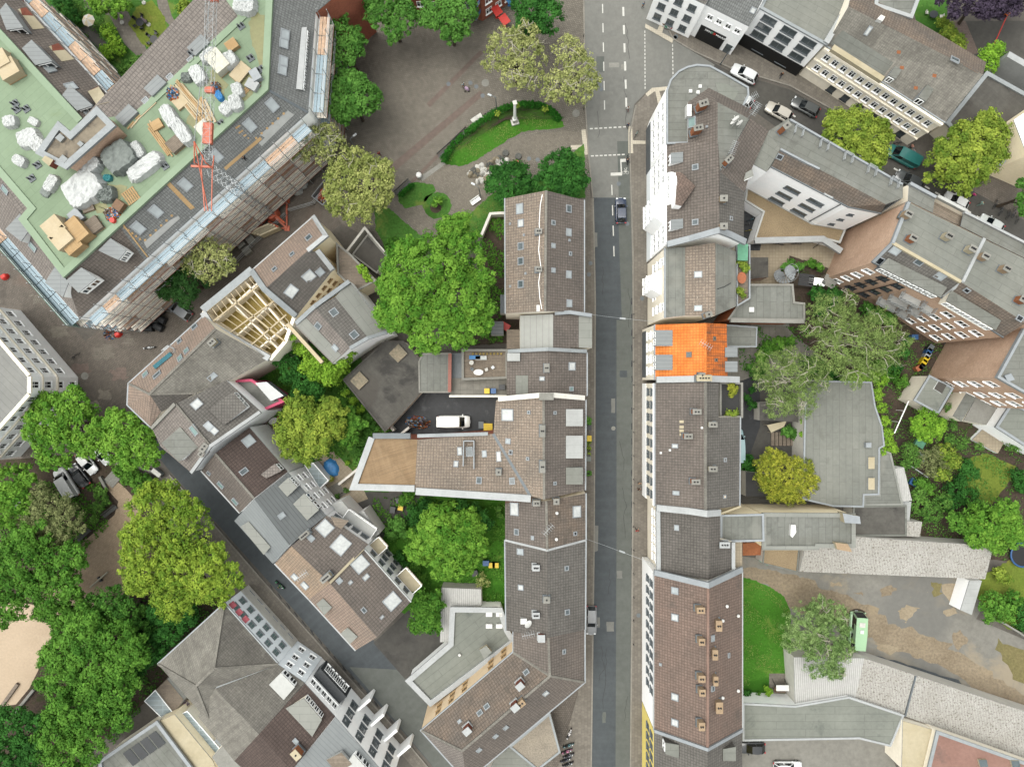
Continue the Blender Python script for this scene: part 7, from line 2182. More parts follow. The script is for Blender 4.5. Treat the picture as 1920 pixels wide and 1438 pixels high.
for lab,lobes,z,st in[('mixed bush beside the green compost box',[(1705,845,18),(1715,865,16),(1698,870,14)],1.4,'shrub'),('olive fruit bush right of the white canopy',[(1735,860,20),(1755,850,18),(1765,875,18),(1745,885,16)],1.8,'olive'),('bush with bluish leaves beside the dry lawn',[(1810,875,18),(1825,890,14),(1800,900,16)],1.4,'dark'),('tall yellowish bush in the middle of the allotment',[(1770,845,20),(1785,865,18),(1765,890,18)],2.2,'lime'),('dark bush row below the dry lawn',[(1790,920,22),(1815,930,20),(1780,945,18),(1830,950,14)],1.6,'dark'),('flowering green bush above the corrugated shed',[(1725,945,22),(1745,960,24),(1765,940,22),(1720,925,16)],2.0,'shrub'),('green bush next to the blue sandbox',[(1725,905,14),(1740,915,14)],1.2,'park'),('young bush beside the cream terrace garages',[(1790,780,14),(1780,765,12),(1785,800,10)],1.6,'shrub'),('bush growing by the white patio kerb',[(1800,830,16),(1780,825,14),(1835,838,10)],1.4,'shrub'),('bush under the birch near the coloured bins',[(1690,660,16),(1675,690,18),(1700,640,10)],1.6,'dark'),('dark bush on the birch root bank',[(1560,560,24),(1530,550,18),(1540,580,20)],1.8,'dark'),('bush behind the brick balconies',[(1640,590,20),(1665,600,18),(1625,580,14)],2.0,'plane'),('small bush by the spiral stairs',[(1485,497,12),(1500,503,10),(1470,500,8)],1.2,'plane'),('small bush at the brick wall beside the dark shed roof',[(1520,495,12),(1535,500,10)],1.2,'park'),('round bush at the end of the corrugated shed',[(1870,1075,16),(1885,1085,12)],1.4,'lime'),('wide bush right of the yard corner sheet',[(1860,1130,26),(1885,1145,24),(1850,1150,18),(1900,1120,18)],2.2,'park'),('bush cut by the right edge below the trampoline',[(1915,1140,18),(1920,1170,18)],1.4,'dark'),('bush beside the pink flower terrace',[(1900,830,20),(1915,815,16)],1.2,'shrub'),('bush at the right edge next to the dry lawn',[(1905,890,16),(1915,910,18)],1.2,'dark'),('row of small shrubs below the bright lawn, left one',[(1399,1300,8),(1404,1296,5)],.8,'dark'),('bright round shrub beside the covered swing seat',[(1440,1297,9),(1437,1290,6)],.8,'acid'),('grassy shrub on the white gravel strip',[(1421,1303,7)],.6,'shrub')]:
 shrub(lab,lobes,z,st,group=GS)
tree('round leafy tree shading the trampoline',[(1850,980,38),(1880,985,36),(1830,1000,28),(1860,1010,28),(1900,1000,26),(1880,955,24)],5,'maple',trunk=.2)
tree('green tree between the corrugated shed and the dry lawn',[(1830,960,26),(1810,985,24),(1790,975,20)],4,'park',trunk=.16)
IG='shrubs in the inner gardens'
for lab,lobes,z,st in[('round bright bush below the white slit skylight annex',[(745,985,20),(735,1000,14),(755,1000,12)],1.8,'plane'),('dark bush right of the roof terrace with a yellow pot',[(778,965,22),(800,950,20),(790,985,18)],1.6,'dark'),('small dark bush below the white balcony',[(750,1045,14),(760,1058,10)],1.3,'dark'),('creamy flowering bush beside the corrugated lean-to',[(903,1083,12),(912,1092,10),(898,1098,8)],1.4,'pale'),('bush under the boarded wing at the wheelie bins',[(765,930,16),(755,940,10)],1.2,'park'),('bush beside the west wall of the mottled house',[(935,955,10),(938,968,8)],1.6,'shrub'),('long green hedge bush beside the maroon roof',[(500,840,12),(515,855,12),(530,868,10)],1.0,'plane'),('planted bush beside the raspberry balcony terrace',[(520,770,10),(535,765,8)],1.0,'olive'),('small yellow grass tuft on the pool terrace',[(621,897,7)],.6,'cypress'),('rosemary bush by the grey path slabs',[(632,930,6),(648,920,6)],.5,'shrub'),('yellow green tuft beside the deck parapet',[(652,868,6)],.6,'acid'),('bush beside the lower garden wall',[(780,1060,14),(790,1080,12)],1.2,'park'),('green border along the hedge of the van yard',[(670,862,12),(676,845,10)],1.2,'plane')]:
 shrub(lab,lobes,z,st,group=IG)
TG2='shrubs in the top gardens'
for lab,lobes,z,st in[('round light green tree in the courtyard garden',[(205,5,30),(225,15,22),(185,0,22)],3.5,'maple'),('clipped bright hedge block in the courtyard garden',[(205,60,16),(215,80,16),(200,100,18),(225,95,14),(190,110,12)],.9,'acid'),('large bush in the corner of the courtyard garden',[(255,130,24),(270,120,18),(240,140,18),(275,140,14)],2.2,'shrub'),('dark round bush near the courtyard scaffolding',[(320,82,16),(328,95,10)],1.4,'conifer'),('flowering bush beside the courtyard wall',[(300,112,6),(308,105,5)],.7,'lime'),('bush row along the brown courtyard scaffolding',[(120,10,20),(135,35,18),(110,0,16)],1.6,'dark'),('bush at the top of the courtyard beside the path',[(345,15,18),(370,30,14)],1.2,'lime'),('yellow green hedge on the garden wall of the ornate terrace',[(1775,60,18),(1790,75,18),(1765,45,14),(1800,88,14)],1.8,'lime'),('bright leafy tree beside the red barrier pole',[(1855,105,22),(1870,95,18),(1860,122,16),(1845,115,14)],3,'acid_tree')]:
 shrub(lab,lobes,z,st,group=TG2)
for lab,pts,r in[('dark clipped hedge curving along the crescent lawn',[(833,299),(845,278),(864,258),(884,242),(904,228),(924,214),(944,204),(962,199),(980,197),(998,197),(1014,199),(1030,206),(1042,217),(1050,226)],8.5),('short clipped hedge on the small lawn',[(752,366),(760,358),(768,351),(776,346)],6)]:
 dense=[]
 for a,b_ in zip(pts,pts[1:]):
  for k in range(3):
   dense.append((a[0]+(b_[0]-a[0])*k/3,a[1]+(b_[1]-a[1])*k/3,r))
 root=shrub(lab,dense,.6,'hedge',name='hedge',cat='hedge',flatness=1.1)
shrub('small tree in the round bed of the plaza lawn',[(822,376,9),(814,384,6)],1.6,'maple',name='young_tree',cat='tree')
for lab,x,y in(('thin sapling on the left of the crescent lawn',934,214),('thin sapling on the right of the crescent lawn',1022,205),('thin sapling beside the white column',970,200)):
 shrub(lab,[(x,y,5)],2.5,'lime',name='sapling',cat='tree')
for lab,lobes in[('leafy edge of the small dark yard at the plaza',[(728,470,10),(738,455,12),(745,470,10)]),('leafy edge above the big maple',[(840,415,14),(860,425,14),(825,425,12)])]:
 shrub(lab,lobes,1.2,'park')
for lab,lobes,z,st in[('weeds along the west pavement of the main street, upper clump',[(1104,787,5),(1104,793,4)],.4,'plane'),('flower strip on the west pavement of the main street',[(1104,830,4),(1104,840,4),(1104,850,4)],.4,'lime'),('weeds on the west pavement beside the lowest dormer',[(1105,887,5)],.4,'plane'),('potted shrubs on the cut-in roof terrace, upper corner',[(1370,722,8),(1378,730,6),(1372,738,6)],9.7,'cypress'),('potted shrub on the cut-in roof terrace, lower corner',[(1376,776,5),(1368,777,4)],9.5,'lime'),('potted plants at the cream house terrace rail',[(1392,492,7),(1398,502,6),(1390,548,8)],10.6,'lime'),('planting on the cream walled corner terrace',[(683,512,9),(690,522,8),(676,502,6)],7.6,'acid'),('magenta flowers in the narrow yard of the hipped house',[(392,1362,7),(400,1358,6)],1.0,'magenta'),('purple flowering climber at the slatted patio roof',[(338,1322,9),(345,1332,8),(350,1318,7)],1.5,'mauve'),('green shrub between the glass canopy and the magenta flowers',[(372,1345,10),(380,1360,8),(410,1365,7)],1.2,'park')]:
 shrub(lab,lobes,z,st,name='flowers' if 'flower' in lab else 'potted_plant',cat='flowers' if 'flower' in lab else 'plant')
def cover(label,poly,st,n,hmax,seed,thr=.42):
 """low ground cover nobody could count: one object of leaf clumps"""
 rng=np.random.default_rng(seed)
 xs,ys=[p[0]for p in poly],[p[1]for p in poly]
 pts=[]
 k=0
 while len(pts)<n and k<n*12:
  k+=1
  x,y=rng.uniform(min(xs),max(xs)),rng.uniform(min(ys),max(ys))
  ins=False
  for(x0,y0),(x1,y1)in zip(poly,poly[1:]+poly[:1]):
   if(y0>y)!=(y1>y)and x<(x1-x0)*(y-y0)/(y1-y0)+x0:
    ins=not ins
  if not ins:
   continue
  v=.5+.25*(math.sin(x*.21+seed)*math.cos(y*.17-seed)+math.sin(x*.07-y*.09+seed*2))
  if v<thr+rng.uniform(-.18,.18):
   continue
  q=P(x,y,0)
  pts.append((q.x,q.y,.05+hmax*v*float(rng.uniform(.1,1)),v))
 A=np.array(pts)
 nr=rng.normal(size=(len(A),3))*.45+np.array([0,0,1.0])
 nr/=np.linalg.norm(nr,axis=1)[:,None]
 t=np.clip(A[:,3]*.5+rng.uniform(0,.5,len(A)),0,1)
 o=leaf_object('ground_cover',A[:,:3],nr,t,st,(0,0,0),None,seed)
 tag(o,label,'ground cover',kind='stuff')
cover('low weeds and ground cover of the right hand gardens',[(1560,640),(1760,640),(1800,720),(1960,860),(1960,1060),(1720,1030),(1665,960),(1650,720)],'shrub',9000,.5,3)
cover('low ground cover between the park trees',[(90,1300),(120,1200),(190,1130),(300,1120),(420,1120),(290,1300),(180,1438),(40,1438)],'thicket',6000,.5,5)
cover('low ground cover in the park beds beside the vans',[(0,900),(190,905),(205,985),(150,1040),(0,1040)],'park',3500,.4,7)
cover('low planting in the soil strip beside the brown house',[(900,450),(922,410),(945,410),(945,640),(870,650),(905,560)],'park',1600,.4,9)
cover('rough planting of the inner gardens',[(500,660),(650,680),(740,800),(700,850),(560,870),(480,770)],'park',4500,.5,11)
cover('rough planting of the garden behind the tiled houses',[(700,930),(945,945),(945,1130),(830,1200),(760,1120),(700,1010)],'park',4500,.4,13)
cover('rough planting of the courtyard garden',[(90,0),(190,0),(200,60),(250,130),(300,120),(390,20),(420,0),(250,190),(190,170)],'shrub',2500,.4,15)
cover('moss and weeds in the courts behind the orange roof',[(1380,610),(1520,615),(1520,715),(1390,715)],'thicket',900,.15,17,.62)
cover('longer grass tufts on the bright lawn',[(1392,1090),(1440,1100),(1478,1140),(1480,1255),(1440,1260),(1392,1290)],'lawn_tuft',1500,.08,19,.5)
cover('longer grass tufts on the plaza lawns',[(845,432),(925,362),(945,404),(898,445)],'lawn_tuft',500,.08,21,.5)
cover('longer grass tufts on the crescent lawn',[(840,300),(880,262),(940,225),(1000,215),(1050,236),(985,242),(925,276),(865,308)],'lawn_tuft',900,.08,23,.45)
# ------------------------------------------------------------------ vehicles
def car_maker(L,W,Ht,kind):
 """kind: hatch / estate / suv / van.  Front towards +x, wheels on z = 0"""
 def make():
  root=empty({'van':'parked_van','minibus':'minibus'}.get(kind,'parked_car'),(0,0,0))
  h=L/2
  zb=.78 if kind in('hatch','estate')else.92
  if kind in('van','minibus'):
   zb=1.02
  ns=14
  mb=MB()
  rings=[]
  for i in range(ns+1):
   t=-1+2*i/ns
   x=h*t
   w=W/2*(1-.20*abs(t)**7)
   if kind in('van','minibus'):
    zt=zb-(.14*max(0,(t-.8)/.2)**2)
   else:
    zt=zb-.16*max(0,(t-.45)/.55)**1.6-.05*max(0,(-t-.8)/.2)
   lo=.24+.10*abs(t)**8
   k=1-.05*abs(t)**10
   rings.append([Vector((x*k,y,z))for y,z in((-w*.86,lo),(-w*.99,.42),(-w,.62),(-w*.96,zt-.06),(-w*.82,zt),(-w*.4,zt+.035),(w*.4,zt+.035),(w*.82,zt),(w*.96,zt-.06),(w,.62),(w*.99,.42),(w*.86,lo))])
  for a,b in zip(rings,rings[1:]):
   for j in range(12):
    mb.face([a[j],b[j],b[(j+1)%12],a[(j+1)%12]],0,0,True)
  mb.face(rings[0],0)
  mb.face(rings[-1][::-1],0)
  mb.build('body','paint',root)
  if kind=='hatch':
   xs=(-h*.93,-h*.62,h*.10,h*.48)
  elif kind=='estate':
   xs=(-h*.95,-h*.74,h*.08,h*.44)
  elif kind=='suv':
   xs=(-h*.95,-h*.72,h*.12,h*.46)
  elif kind=='minibus':
   xs=(-h*.985,-h*.93,h*.80,h*.965)
  else:
   xs=(-h*.985,-h*.96,h*.36,h*.66)
  b0,t0,t1,b1=xs
  wb,wt=W*.43,W*(.345 if kind not in('van','minibus')else.415)
  zr=Ht-.04
  def q(x,w,z):
   return[Vector((x,-w,z)),Vector((x,w,z))]
  B0,T0,T1,B1=q(b0,wb*.93,zb-.02),q(t0,wt*.95,zr),q(t1,wt*.97,zr),q(b1,wb*.9,zb-.02)
  mid=q((t0+t1)/2,wt*1.03,zr+.05)
  mb=MB()
  for(A,B_)in((T0,mid),(mid,T1)):
   mb.face([A[0],B_[0],B_[1],A[1]],0,0,True)
  mb.face([B0[1],B0[0],T0[0],T0[1]],0)
  mb.face([B1[0],B1[1],T1[1],T1[0]],0)
  for s in(0,1):
   fa=[B0[s],B1[s],T1[s],mid[s],T0[s]]
   mb.face(fa if s==0 else fa[::-1],0)
  mb.build('roof','paint',root)
  def pane(name,c,inset,off):
   cc=sum(c,Vector())/4
   n=(c[1]-c[0]).cross(c[2]-c[0]).normalized()
   if n.dot(cc-Vector((0,0,.8)))<0:
    n=-n
   u=(c[1]-c[0])
   e=[cc+(p-cc)*inset+n*off for p in c]
   m=MB()
   if(e[1]-e[0]).cross(e[2]-e[0]).dot(n)<0:
    e=e[::-1]
   m.face(e)
   bk=[p-n*.012 for p in e]
   for i in range(4):
    m.face([bk[i],bk[(i+1)%4],e[(i+1)%4],e[i]])
   return m.build(name,'car_glass',root)
  pane('windscreen',[B1[0],B1[1],T1[1],T1[0]],.90,.02)
  pane('rear_window',[B0[1],B0[0],T0[0],T0[1]],.86,.02)
  for s in(0,1):
   n3=1 if kind=='van' else 2
   for i in range(n3):
    f0,f1=i/n3+.03,(i+1)/n3-.03
    if kind=='van':
     f0,f1=.68,.94
    if kind=='minibus':
     f0,f1=i/n3+.02,(i+1)/n3-.02
    lo0,lo1=B0[s].lerp(B1[s],f0),B0[s].lerp(B1[s],f1)
    hi0,hi1=T0[s].lerp(T1[s],f0),T0[s].lerp(T1[s],f1)
    pane('side_window',[lo0,lo1,hi1,hi0],.84,.03)
  for s in(-1,1):
   for x in(-h*.62,h*.62):
    m=MB()
    y=s*(W/2-.11)
    m.tube((x,y-.1,.32),(x,y+.1,.32),.32,n=16)
    wl_=m.build('wheel','rubber',root)
    m=MB()
    m.tube((x,y+s*.1,.32),(x,y+s*.115,.32),.2,.19,12)
    m.build('rim','chrome',wl_)
   m=MB()
   m.box((h*.90,s*W*.33,.56),.22,.34,.13)
   m.build('headlight','lamp_white',root)
   m=MB()
   m.box((-h*.945,s*W*.37,.62),.14,.26,.2)
   m.build('tail_light','lamp_red',root)
   m=MB()
   m.box((b1-.35 if kind!='minibus' else b1-.1,s*(W/2+.07),zb-.05),.16,.2,.14)
   m.build('wing_mirror','paint',root)
  m=MB()
  m.box((h*.985,0,.40),.05,.5,.12)
  m.build('number_plate','lamp_white',root)
  if kind=='minibus':
   m=MB()
   m.box((.25,0,zr+.03),.55,.55,.12)
   m.build('roof_vent','white_plastic',root)
   m=MB()
   m.box((1.3,0,zr+.03),.7,.9,.06)
   m.build('roof_hatch','stone_pale',root)
  return root
 return make
plain('paint','#888888',.35,coat=.5)
CARS={'hatch':(4.2,1.78,1.48),'estate':(4.7,1.8,1.46),'suv':(4.5,1.88,1.66),'van':(5.4,2.0,2.1),'minibus':(5.9,2.15,2.6)}
def car(kind,px,py,ang,colr,label,grp=None):
 L,W,Ht=CARS[kind]
 p=P(px,py,Ht*.7)
 cat={'van':'van','minibus':'minibus'}.get(kind,'car')
 return place(kind,car_maker(L,W,Ht,kind),(p.x,p.y,.135 if px in(1397,)else.026),R(ang),label,cat,grp,{'paint':paint(colr)})
car('hatch',1165,394,91,'#22334f','dark blue hatchback driving up the main street',None)
car('estate',1109,1164,-91,'#8d9194','silver estate car parked against the west kerb of the main street','cars parked along the streets')
PK2='cars parked along the streets'
car('suv',1397,137,152,'#e6e9ea','white car parked half on the pavement of the side street, nearest the junction',PK2)
car('hatch',1391,184,151,'#eceeee','white car mostly hidden beneath the curved corner roof',PK2)
car('suv',1462,208,151,'#bdb8ad','beige metallic car parked beside the aerials of the corner roof',PK2)
car('estate',1512,199,152,'#4a4e4f','dark grey estate car parked on the pavement side of the side street',PK2)
car('van',1697,291,152,'#28716d','teal van parked between the two yellow green street trees',PK2)
car('estate',1708,336,153,'#54585a','dark car with a black soft top parked below the teal van',PK2)
car('hatch',1796,376,152,'#e8eaea','white car half hidden by the apartment block terraces',PK2)
car('hatch',1862,419,150,'#c9cfcd','pale silver car parked beside the bicycles near the right edge',PK2)
car('estate',333,580,145,'#8d9298','grey car peeping out under the dark conifer',PK2)
car('van',119,907,122,'#e9ebea','white van with its nose under the lime green tree',PK2)
car('hatch',146,892,128,'#20262c','black car squeezed between the two white vehicles in the park lane',PK2)
car('hatch',160,868,-52,'#eceeee','white hatchback next to the stairs up to the sand path',PK2)
car('hatch',187,850,-50,'#dfe2e3','white car almost covered by the lime green street trees',PK2)
car('hatch',42,958,125,'#23292e','dark car glimpsed between the olive tree and the left edge',PK2)
car('van',850,791,0,'#eceeea','long white van in the enclosed asphalt courtyard')
car('hatch',1412,1404,180,'#2a2d30','black car half under the eaves in the lower yard')
car('estate',1478,1440,0,'#e9ebeb','white car cut by the bottom edge in the lower yard')
car('van',1385,836,91,'#9fc0c6','pale blue van hidden behind the eaves of the long brown house')
car('minibus',1611,1184,86,'#a8cfa5','old mint green minibus parked beside the drooping willow')
def bike_maker(c='dark_metal'):
 def make():
  root=empty('bicycle',(0,0,0))
  for x in(-.52,.52):
   m=MB()
   m.ring((x,0,.34),.33,.022,Vector((0,1,0)),16)
   for k in range(4):
    a=k*math.pi/4
    m.bar((x-.32*math.cos(a),0,.34-.32*math.sin(a)),(x+.32*math.cos(a),0,.34+.32*math.sin(a)),.008)
   m.build('wheel','rubber',root)
  m=MB()
  for a,b in(((-.52,0,.34),(-.08,0,.32)),((-.08,0,.32),(-.22,0,.82)),((-.52,0,.34),(-.2,0,.76)),((-.2,0,.74),(.36,0,.8)),((-.08,0,.32),(.38,0,.7)),((.34,0,.9),(.52,0,.34))):
   m.tube(a,b,.025,n=6)
  m.build('frame',c,root)
  m=MB()
  m.path([(.28,-.3,.98),(.36,-.12,1.0),(.35,.12,1.0),(.28,.3,.98)],.022)
  m.build('handlebar','dark_metal',root)
  m=MB()
  m.heap((-.23,0,.82),.28,.18,.07,2,0,0,6,3,.05)
  m.build('saddle','black',root)
  return root
 return make
def bike(px,py,ang,colr,label,grp='bicycles standing about',z=.0):
 p=P(px,py,.6)
 return place('bike',bike_maker('paint'),(p.x,p.y,z+.02),R(ang),label,'bicycle',grp,{'paint':paint(colr)})
for px,py,a,c,lab in[(912,213,35,'#2b2f33','dark bicycle leaning by the crescent hedge'),(1193,252,60,'#3f8f8a','teal bicycle beside the tactile strip'),(1868,382,70,'#3b3f44','bicycle at the left end of the rack below the street tree'),(1878,395,70,'#555a60','bicycle second from the left in the rack below the street tree'),(1892,402,75,'#2c3036','dark bicycle in the middle of the rack near the right edge'),(1903,398,75,'#364a66','bluish bicycle in the rack near the right edge'),(1909,410,75,'#23262a','black bicycle at the right end of the rack near the right edge'),(1424,456,0,'#303438','bicycle leaning on the white wall above the tan patio, left one'),(1461,458,-8,'#26292d','bicycle leaning on the white wall above the tan patio, middle one'),(1494,457,0,'#44484b','bicycle leaning on the white wall above the tan patio, right one'),(1533,459,40,'#202327','black bicycle at the corner of the tan patio'),(1404,432,10,'#d3c43a','yellowish bicycle in the dark little court'),(1408,412,20,'#2d7f90','teal bicycle in the dark little court'),(1400,421,15,'#33373b','dark bicycle between two others in the dark little court'),(690,50,25,'#33363a','bicycle parked under the bright tree at the brick house'),(1691,252,20,'#2d6f77','teal bicycle beside the teal van'),(1683,268,10,'#2a2d31','dark bicycle at the rear of the teal van'),(140,668,40,'#26282b','dark bicycle on the pavement before the cream corner house'),(270,1030,0,'#000000','')]:
 if lab:
  bike(px,py,a,c,lab)
def moto_maker():
 root=empty('motorcycle',(0,0,0))
 for x in(-.68,.68):
  m=MB()
  m.tube((x,-.07,.3),(x,.07,.3),.3,n=16)
  w=m.build('wheel','rubber',root)
  m=MB()
  m.tube((x,-.075,.3),(x,.075,.3),.17,n=10)
  m.build('rim','chrome',w)
 m=MB()
 m.heap((.15,0,.55),.75,.36,.42,1,0,0,8,2.5,.05)
 m.heap((-.62,0,.62),.5,.26,.2,2,0,0,8,2.5,.05)
 m.heap((.68,0,.62),.42,.2,.1,3,0,0,6,2.5,.05)
 m.build('fairing','paint',root)
 m=MB()
 m.box((0,0,.3),.8,.3,.32)
 m.bar((.68,0,.3),(.42,0,.95),.09)
 m.bar((-.68,0,.32),(-.1,0,.42),.12)
 m.build('engine','dark_metal',root)
 m=MB()
 m.heap((-.3,0,.74),.7,.3,.14,4,0,0,8,3,.03)
 m.build('seat','black',root)
 m=MB()
 m.path([(.28,-.36,1.0),(.42,-.15,1.04),(.42,.15,1.04),(.28,.36,1.0)],.025)
 m.build('handlebar','chrome',root)
 m=MB()
 m.tube((.56,0,.86),(.68,0,.86),.1,.09,10)
 m.build('headlight','lamp_white',root)
 return root
for px,py,a,c,lab in[(1067,1377,65,'#e3dfe0','white and pink scooter parked apart from the motorcycle row'),(1066,1398,20,'#3f6f74','teal motorcycle at the top of the parked row'),(1063,1409,22,'#b06a8a','pink motorcycle second in the parked row'),(1066,1417,20,'#4a4d55','grey motorcycle third in the parked row'),(1061,1425,22,'#2a2e3c','dark blue motorcycle fourth in the parked row'),(1065,1433,20,'#23252a','black motorcycle last in the parked row at the bottom edge'),(278,652,8,'#cfd3d6','lone pale motorcycle standing on the cobbled square'),(524,1097,-40,'#1f7a4a','green motorcycle at the kerb of the lower street'),(905,1422,45,'#2b2e33','')]:
 if lab:
  p=P(px,py,.7)
  place('moto',moto_maker,(p.x,p.y,.014),R(a),lab,'motorcycle','motorcycles in the row below the corner block' if py>1390 and px>1000 else None,{'paint':paint(c)})
# ------------------------------------------------------------------ people
def body_mesh(pose):
 """one continuous skinned surface; clothing zones are painted by face material"""
 if pose=='walk':
  J={'pelvis':(0,0,.95),'belly':(.01,0,1.1),'chest':(.02,0,1.32),'neck':(.02,0,1.5),'head':(.05,0,1.60),'crown':(.04,0,1.72),'shL':(0,.17,1.42),'elL':(-.12,.24,1.14),'haL':(-.02,.25,.9),'shR':(0,-.17,1.42),'elR':(.06,-.24,1.14),'haR':(.24,-.22,.96),'hiL':(0,.09,.92),'knL':(.14,.1,.5),'anL':(.16,.1,.09),'toL':(.36,.11,.05),'hiR':(0,-.09,.92),'knR':(-.04,-.1,.5),'anR':(-.28,-.1,.13),'toR':(-.1,-.11,.05)}
 elif pose=='stand':
  J={'pelvis':(0,0,.95),'belly':(.01,0,1.1),'chest':(0,0,1.32),'neck':(0,0,1.5),'head':(.03,0,1.60),'crown':(.02,0,1.72),'shL':(0,.18,1.42),'elL':(0,.25,1.14),'haL':(.12,.22,.92),'shR':(0,-.18,1.42),'elR':(-.02,-.25,1.14),'haR':(.14,-.2,1.0),'hiL':(0,.1,.92),'knL':(.02,.11,.5),'anL':(0,.12,.08),'toL':(.2,.14,.05),'hiR':(0,-.1,.92),'knR':(.02,-.11,.5),'anR':(0,-.12,.08),'toR':(.2,-.14,.05)}
 elif pose=='ride':
  J={'pelvis':(-.24,0,.92),'belly':(-.16,0,1.06),'chest':(-.02,0,1.26),'neck':(.06,0,1.42),'head':(.12,0,1.5),'crown':(.13,0,1.63),'shL':(0,.18,1.34),'elL':(.16,.28,1.12),'haL':(.3,.27,1.03),'shR':(0,-.18,1.34),'elR':(.16,-.28,1.12),'haR':(.3,-.27,1.03),'hiL':(-.22,.1,.88),'knL':(.16,.12,.72),'anL':(.02,.12,.34),'toL':(.18,.13,.28),'hiR':(-.22,-.1,.88),'knR':(.12,-.12,.56),'anR':(-.08,-.12,.18),'toR':(.1,-.13,.12)}
 else:
  J={'pelvis':(-.05,0,.55),'belly':(-.05,0,.7),'chest':(-.03,0,.92),'neck':(-.02,0,1.1),'head':(.02,0,1.2),'crown':(.01,0,1.32),'shL':(-.03,.18,1.02),'elL':(.06,.26,.78),'haL':(.28,.2,.7),'shR':(-.03,-.18,1.02),'elR':(.06,-.26,.78),'haR':(.28,-.2,.7),'hiL':(-.02,.1,.53),'knL':(.4,.12,.52),'anL':(.42,.12,.08),'toL':(.6,.13,.05),'hiR':(-.02,-.1,.53),'knR':(.4,-.12,.52),'anR':(.38,-.12,.08),'toR':(.56,-.13,.05)}
 E=[('pelvis','belly'),('belly','chest'),('chest','neck'),('neck','head'),('head','crown')]
 rad={'pelvis':(.16,.12),'belly':(.145,.11),'chest':(.17,.12),'neck':(.058,.06),'head':(.085,.1),'crown':(.06,.07)}
 for s in 'LR':
  E+=[('chest','sh'+s),('sh'+s,'el'+s),('el'+s,'ha'+s),('pelvis','hi'+s),('hi'+s,'kn'+s),('kn'+s,'an'+s),('an'+s,'to'+s)]
  rad.update({'sh'+s:(.072,.072),'el'+s:(.046,.046),'ha'+s:(.034,.034),'hi'+s:(.1,.1),'kn'+s:(.062,.062),'an'+s:(.044,.044),'to'+s:(.036,.03)})
  h,e=Vector(J['ha'+s]),Vector(J['el'+s])
  d=(h-e).normalized()
  side=d.cross(Vector((0,1,0)))
  side=side.normalized()if side.length>.1 else Vector((0,0,1))
  cu=Vector((0,-.35 if s=='L' else.35,0))
  J['pa'+s]=tuple(h+d*.07)
  rad['pa'+s]=(.034,.022)
  E.append(('ha'+s,'pa'+s))
  for k in range(4):
   a=h+d*.10+side*(k-1.5)*.021
   b=a+(d+cu*.4).normalized()*(.05+.012*(1-abs(k-1.4)))
   J[f'fa{s}{k}'],J[f'fb{s}{k}']=tuple(a),tuple(b)
   rad[f'fa{s}{k}'],rad[f'fb{s}{k}']=(.009,.009),(.007,.007)
   E+=[('pa'+s,f'fa{s}{k}'),(f'fa{s}{k}',f'fb{s}{k}')]
  J['th'+s]=tuple(h+d*.055+side*-.06)
  rad['th'+s]=(.009,.009)
  E.append(('ha'+s,'th'+s))
 hd=Vector(J['head'])
 J['nose']=tuple(hd+Vector((.115,0,.0)))
 rad['nose']=(.012,.016)
 E.append(('head','nose'))
 names=list(J)
 me=bpy.data.meshes.new('body')
 me.from_pydata([J[n]for n in names],[(names.index(a),names.index(b))for a,b in E],[])
 o=bpy.data.objects.new('body',me)
 COL.objects.link(o)
 m=o.modifiers.new('skin','SKIN')
 m.use_smooth_shade=True
 o.modifiers.new('sub','SUBSURF').levels=1
 for i,n in enumerate(names):
  me.skin_vertices[0].data[i].radius=rad[n]
  me.skin_vertices[0].data[i].use_root=n=='pelvis'
 dg=bpy.context.evaluated_depsgraph_get()
 dg.update()
 out=bpy.data.meshes.new_from_object(o.evaluated_get(dg))
 bpy.data.objects.remove(o)
 for k in('skin','shirt','trousers','hair','shoes'):
  out.materials.append(mt(k)if k in('skin','hair')else cl(k))
 Jv={n:Vector(J[n])for n in names}
 grp={}
 for a,b in E:
  g='skin'
  if a in('pelvis','belly','chest')and b in('belly','chest','shL','shR')or(a[:2]=='sh'):
   g='shirt'
  if a=='pelvis' and b[:2]=='hi' or a[:2]in('hi','kn'):
   g='trousers'
  if a[:2]=='an':
   g='shoes'
  grp[(a,b)]=g
 order=['skin','shirt','trousers','hair','shoes']
 for p in out.polygons:
  best,bd='skin',9
  for(a,b),g in grp.items():
   A,B_=Jv[a],Jv[b]
   t=max(0,min(1,(p.center-A).dot(B_-A)/max(1e-6,(B_-A).length_squared)))
   d=(p.center-(A+(B_-A)*t)).length
   if d<bd:
    bd,best=d,g
  if best=='skin' and p.center.z>hd.z-.02 and(p.center.x<hd.x+.03 or p.center.z>hd.z+.075)and(p.center-hd).length<.3:
   best='hair'
  p.material_index=order.index(best)
  p.use_smooth=True
 return out
def cl(k):
 if k not in MATS:
  plain(k,'#777777',.9)
 return MATS[k]
BODY={}
def person(px,py,ang,pose,shirt,trousers,label,z=.01,hair='#3a2c22',grp='people in the streets'):
 if pose not in BODY:
  BODY[pose]=body_mesh(pose)
 o=bpy.data.objects.new('person',BODY[pose])
 COL.objects.link(o)
 p=P(px,py,z+1.2)
 o.location=(p.x,p.y,z)
 o.rotation_euler=(0,0,R(ang))
 for i,m in((1,cloth(shirt)),(2,cloth(trousers)),(3,cloth(hair)),(4,cloth('#2a2624'))):
  o.material_slots[i].link='OBJECT'
  o.material_slots[i].material=m
 return tag(o,label,'person',grp)
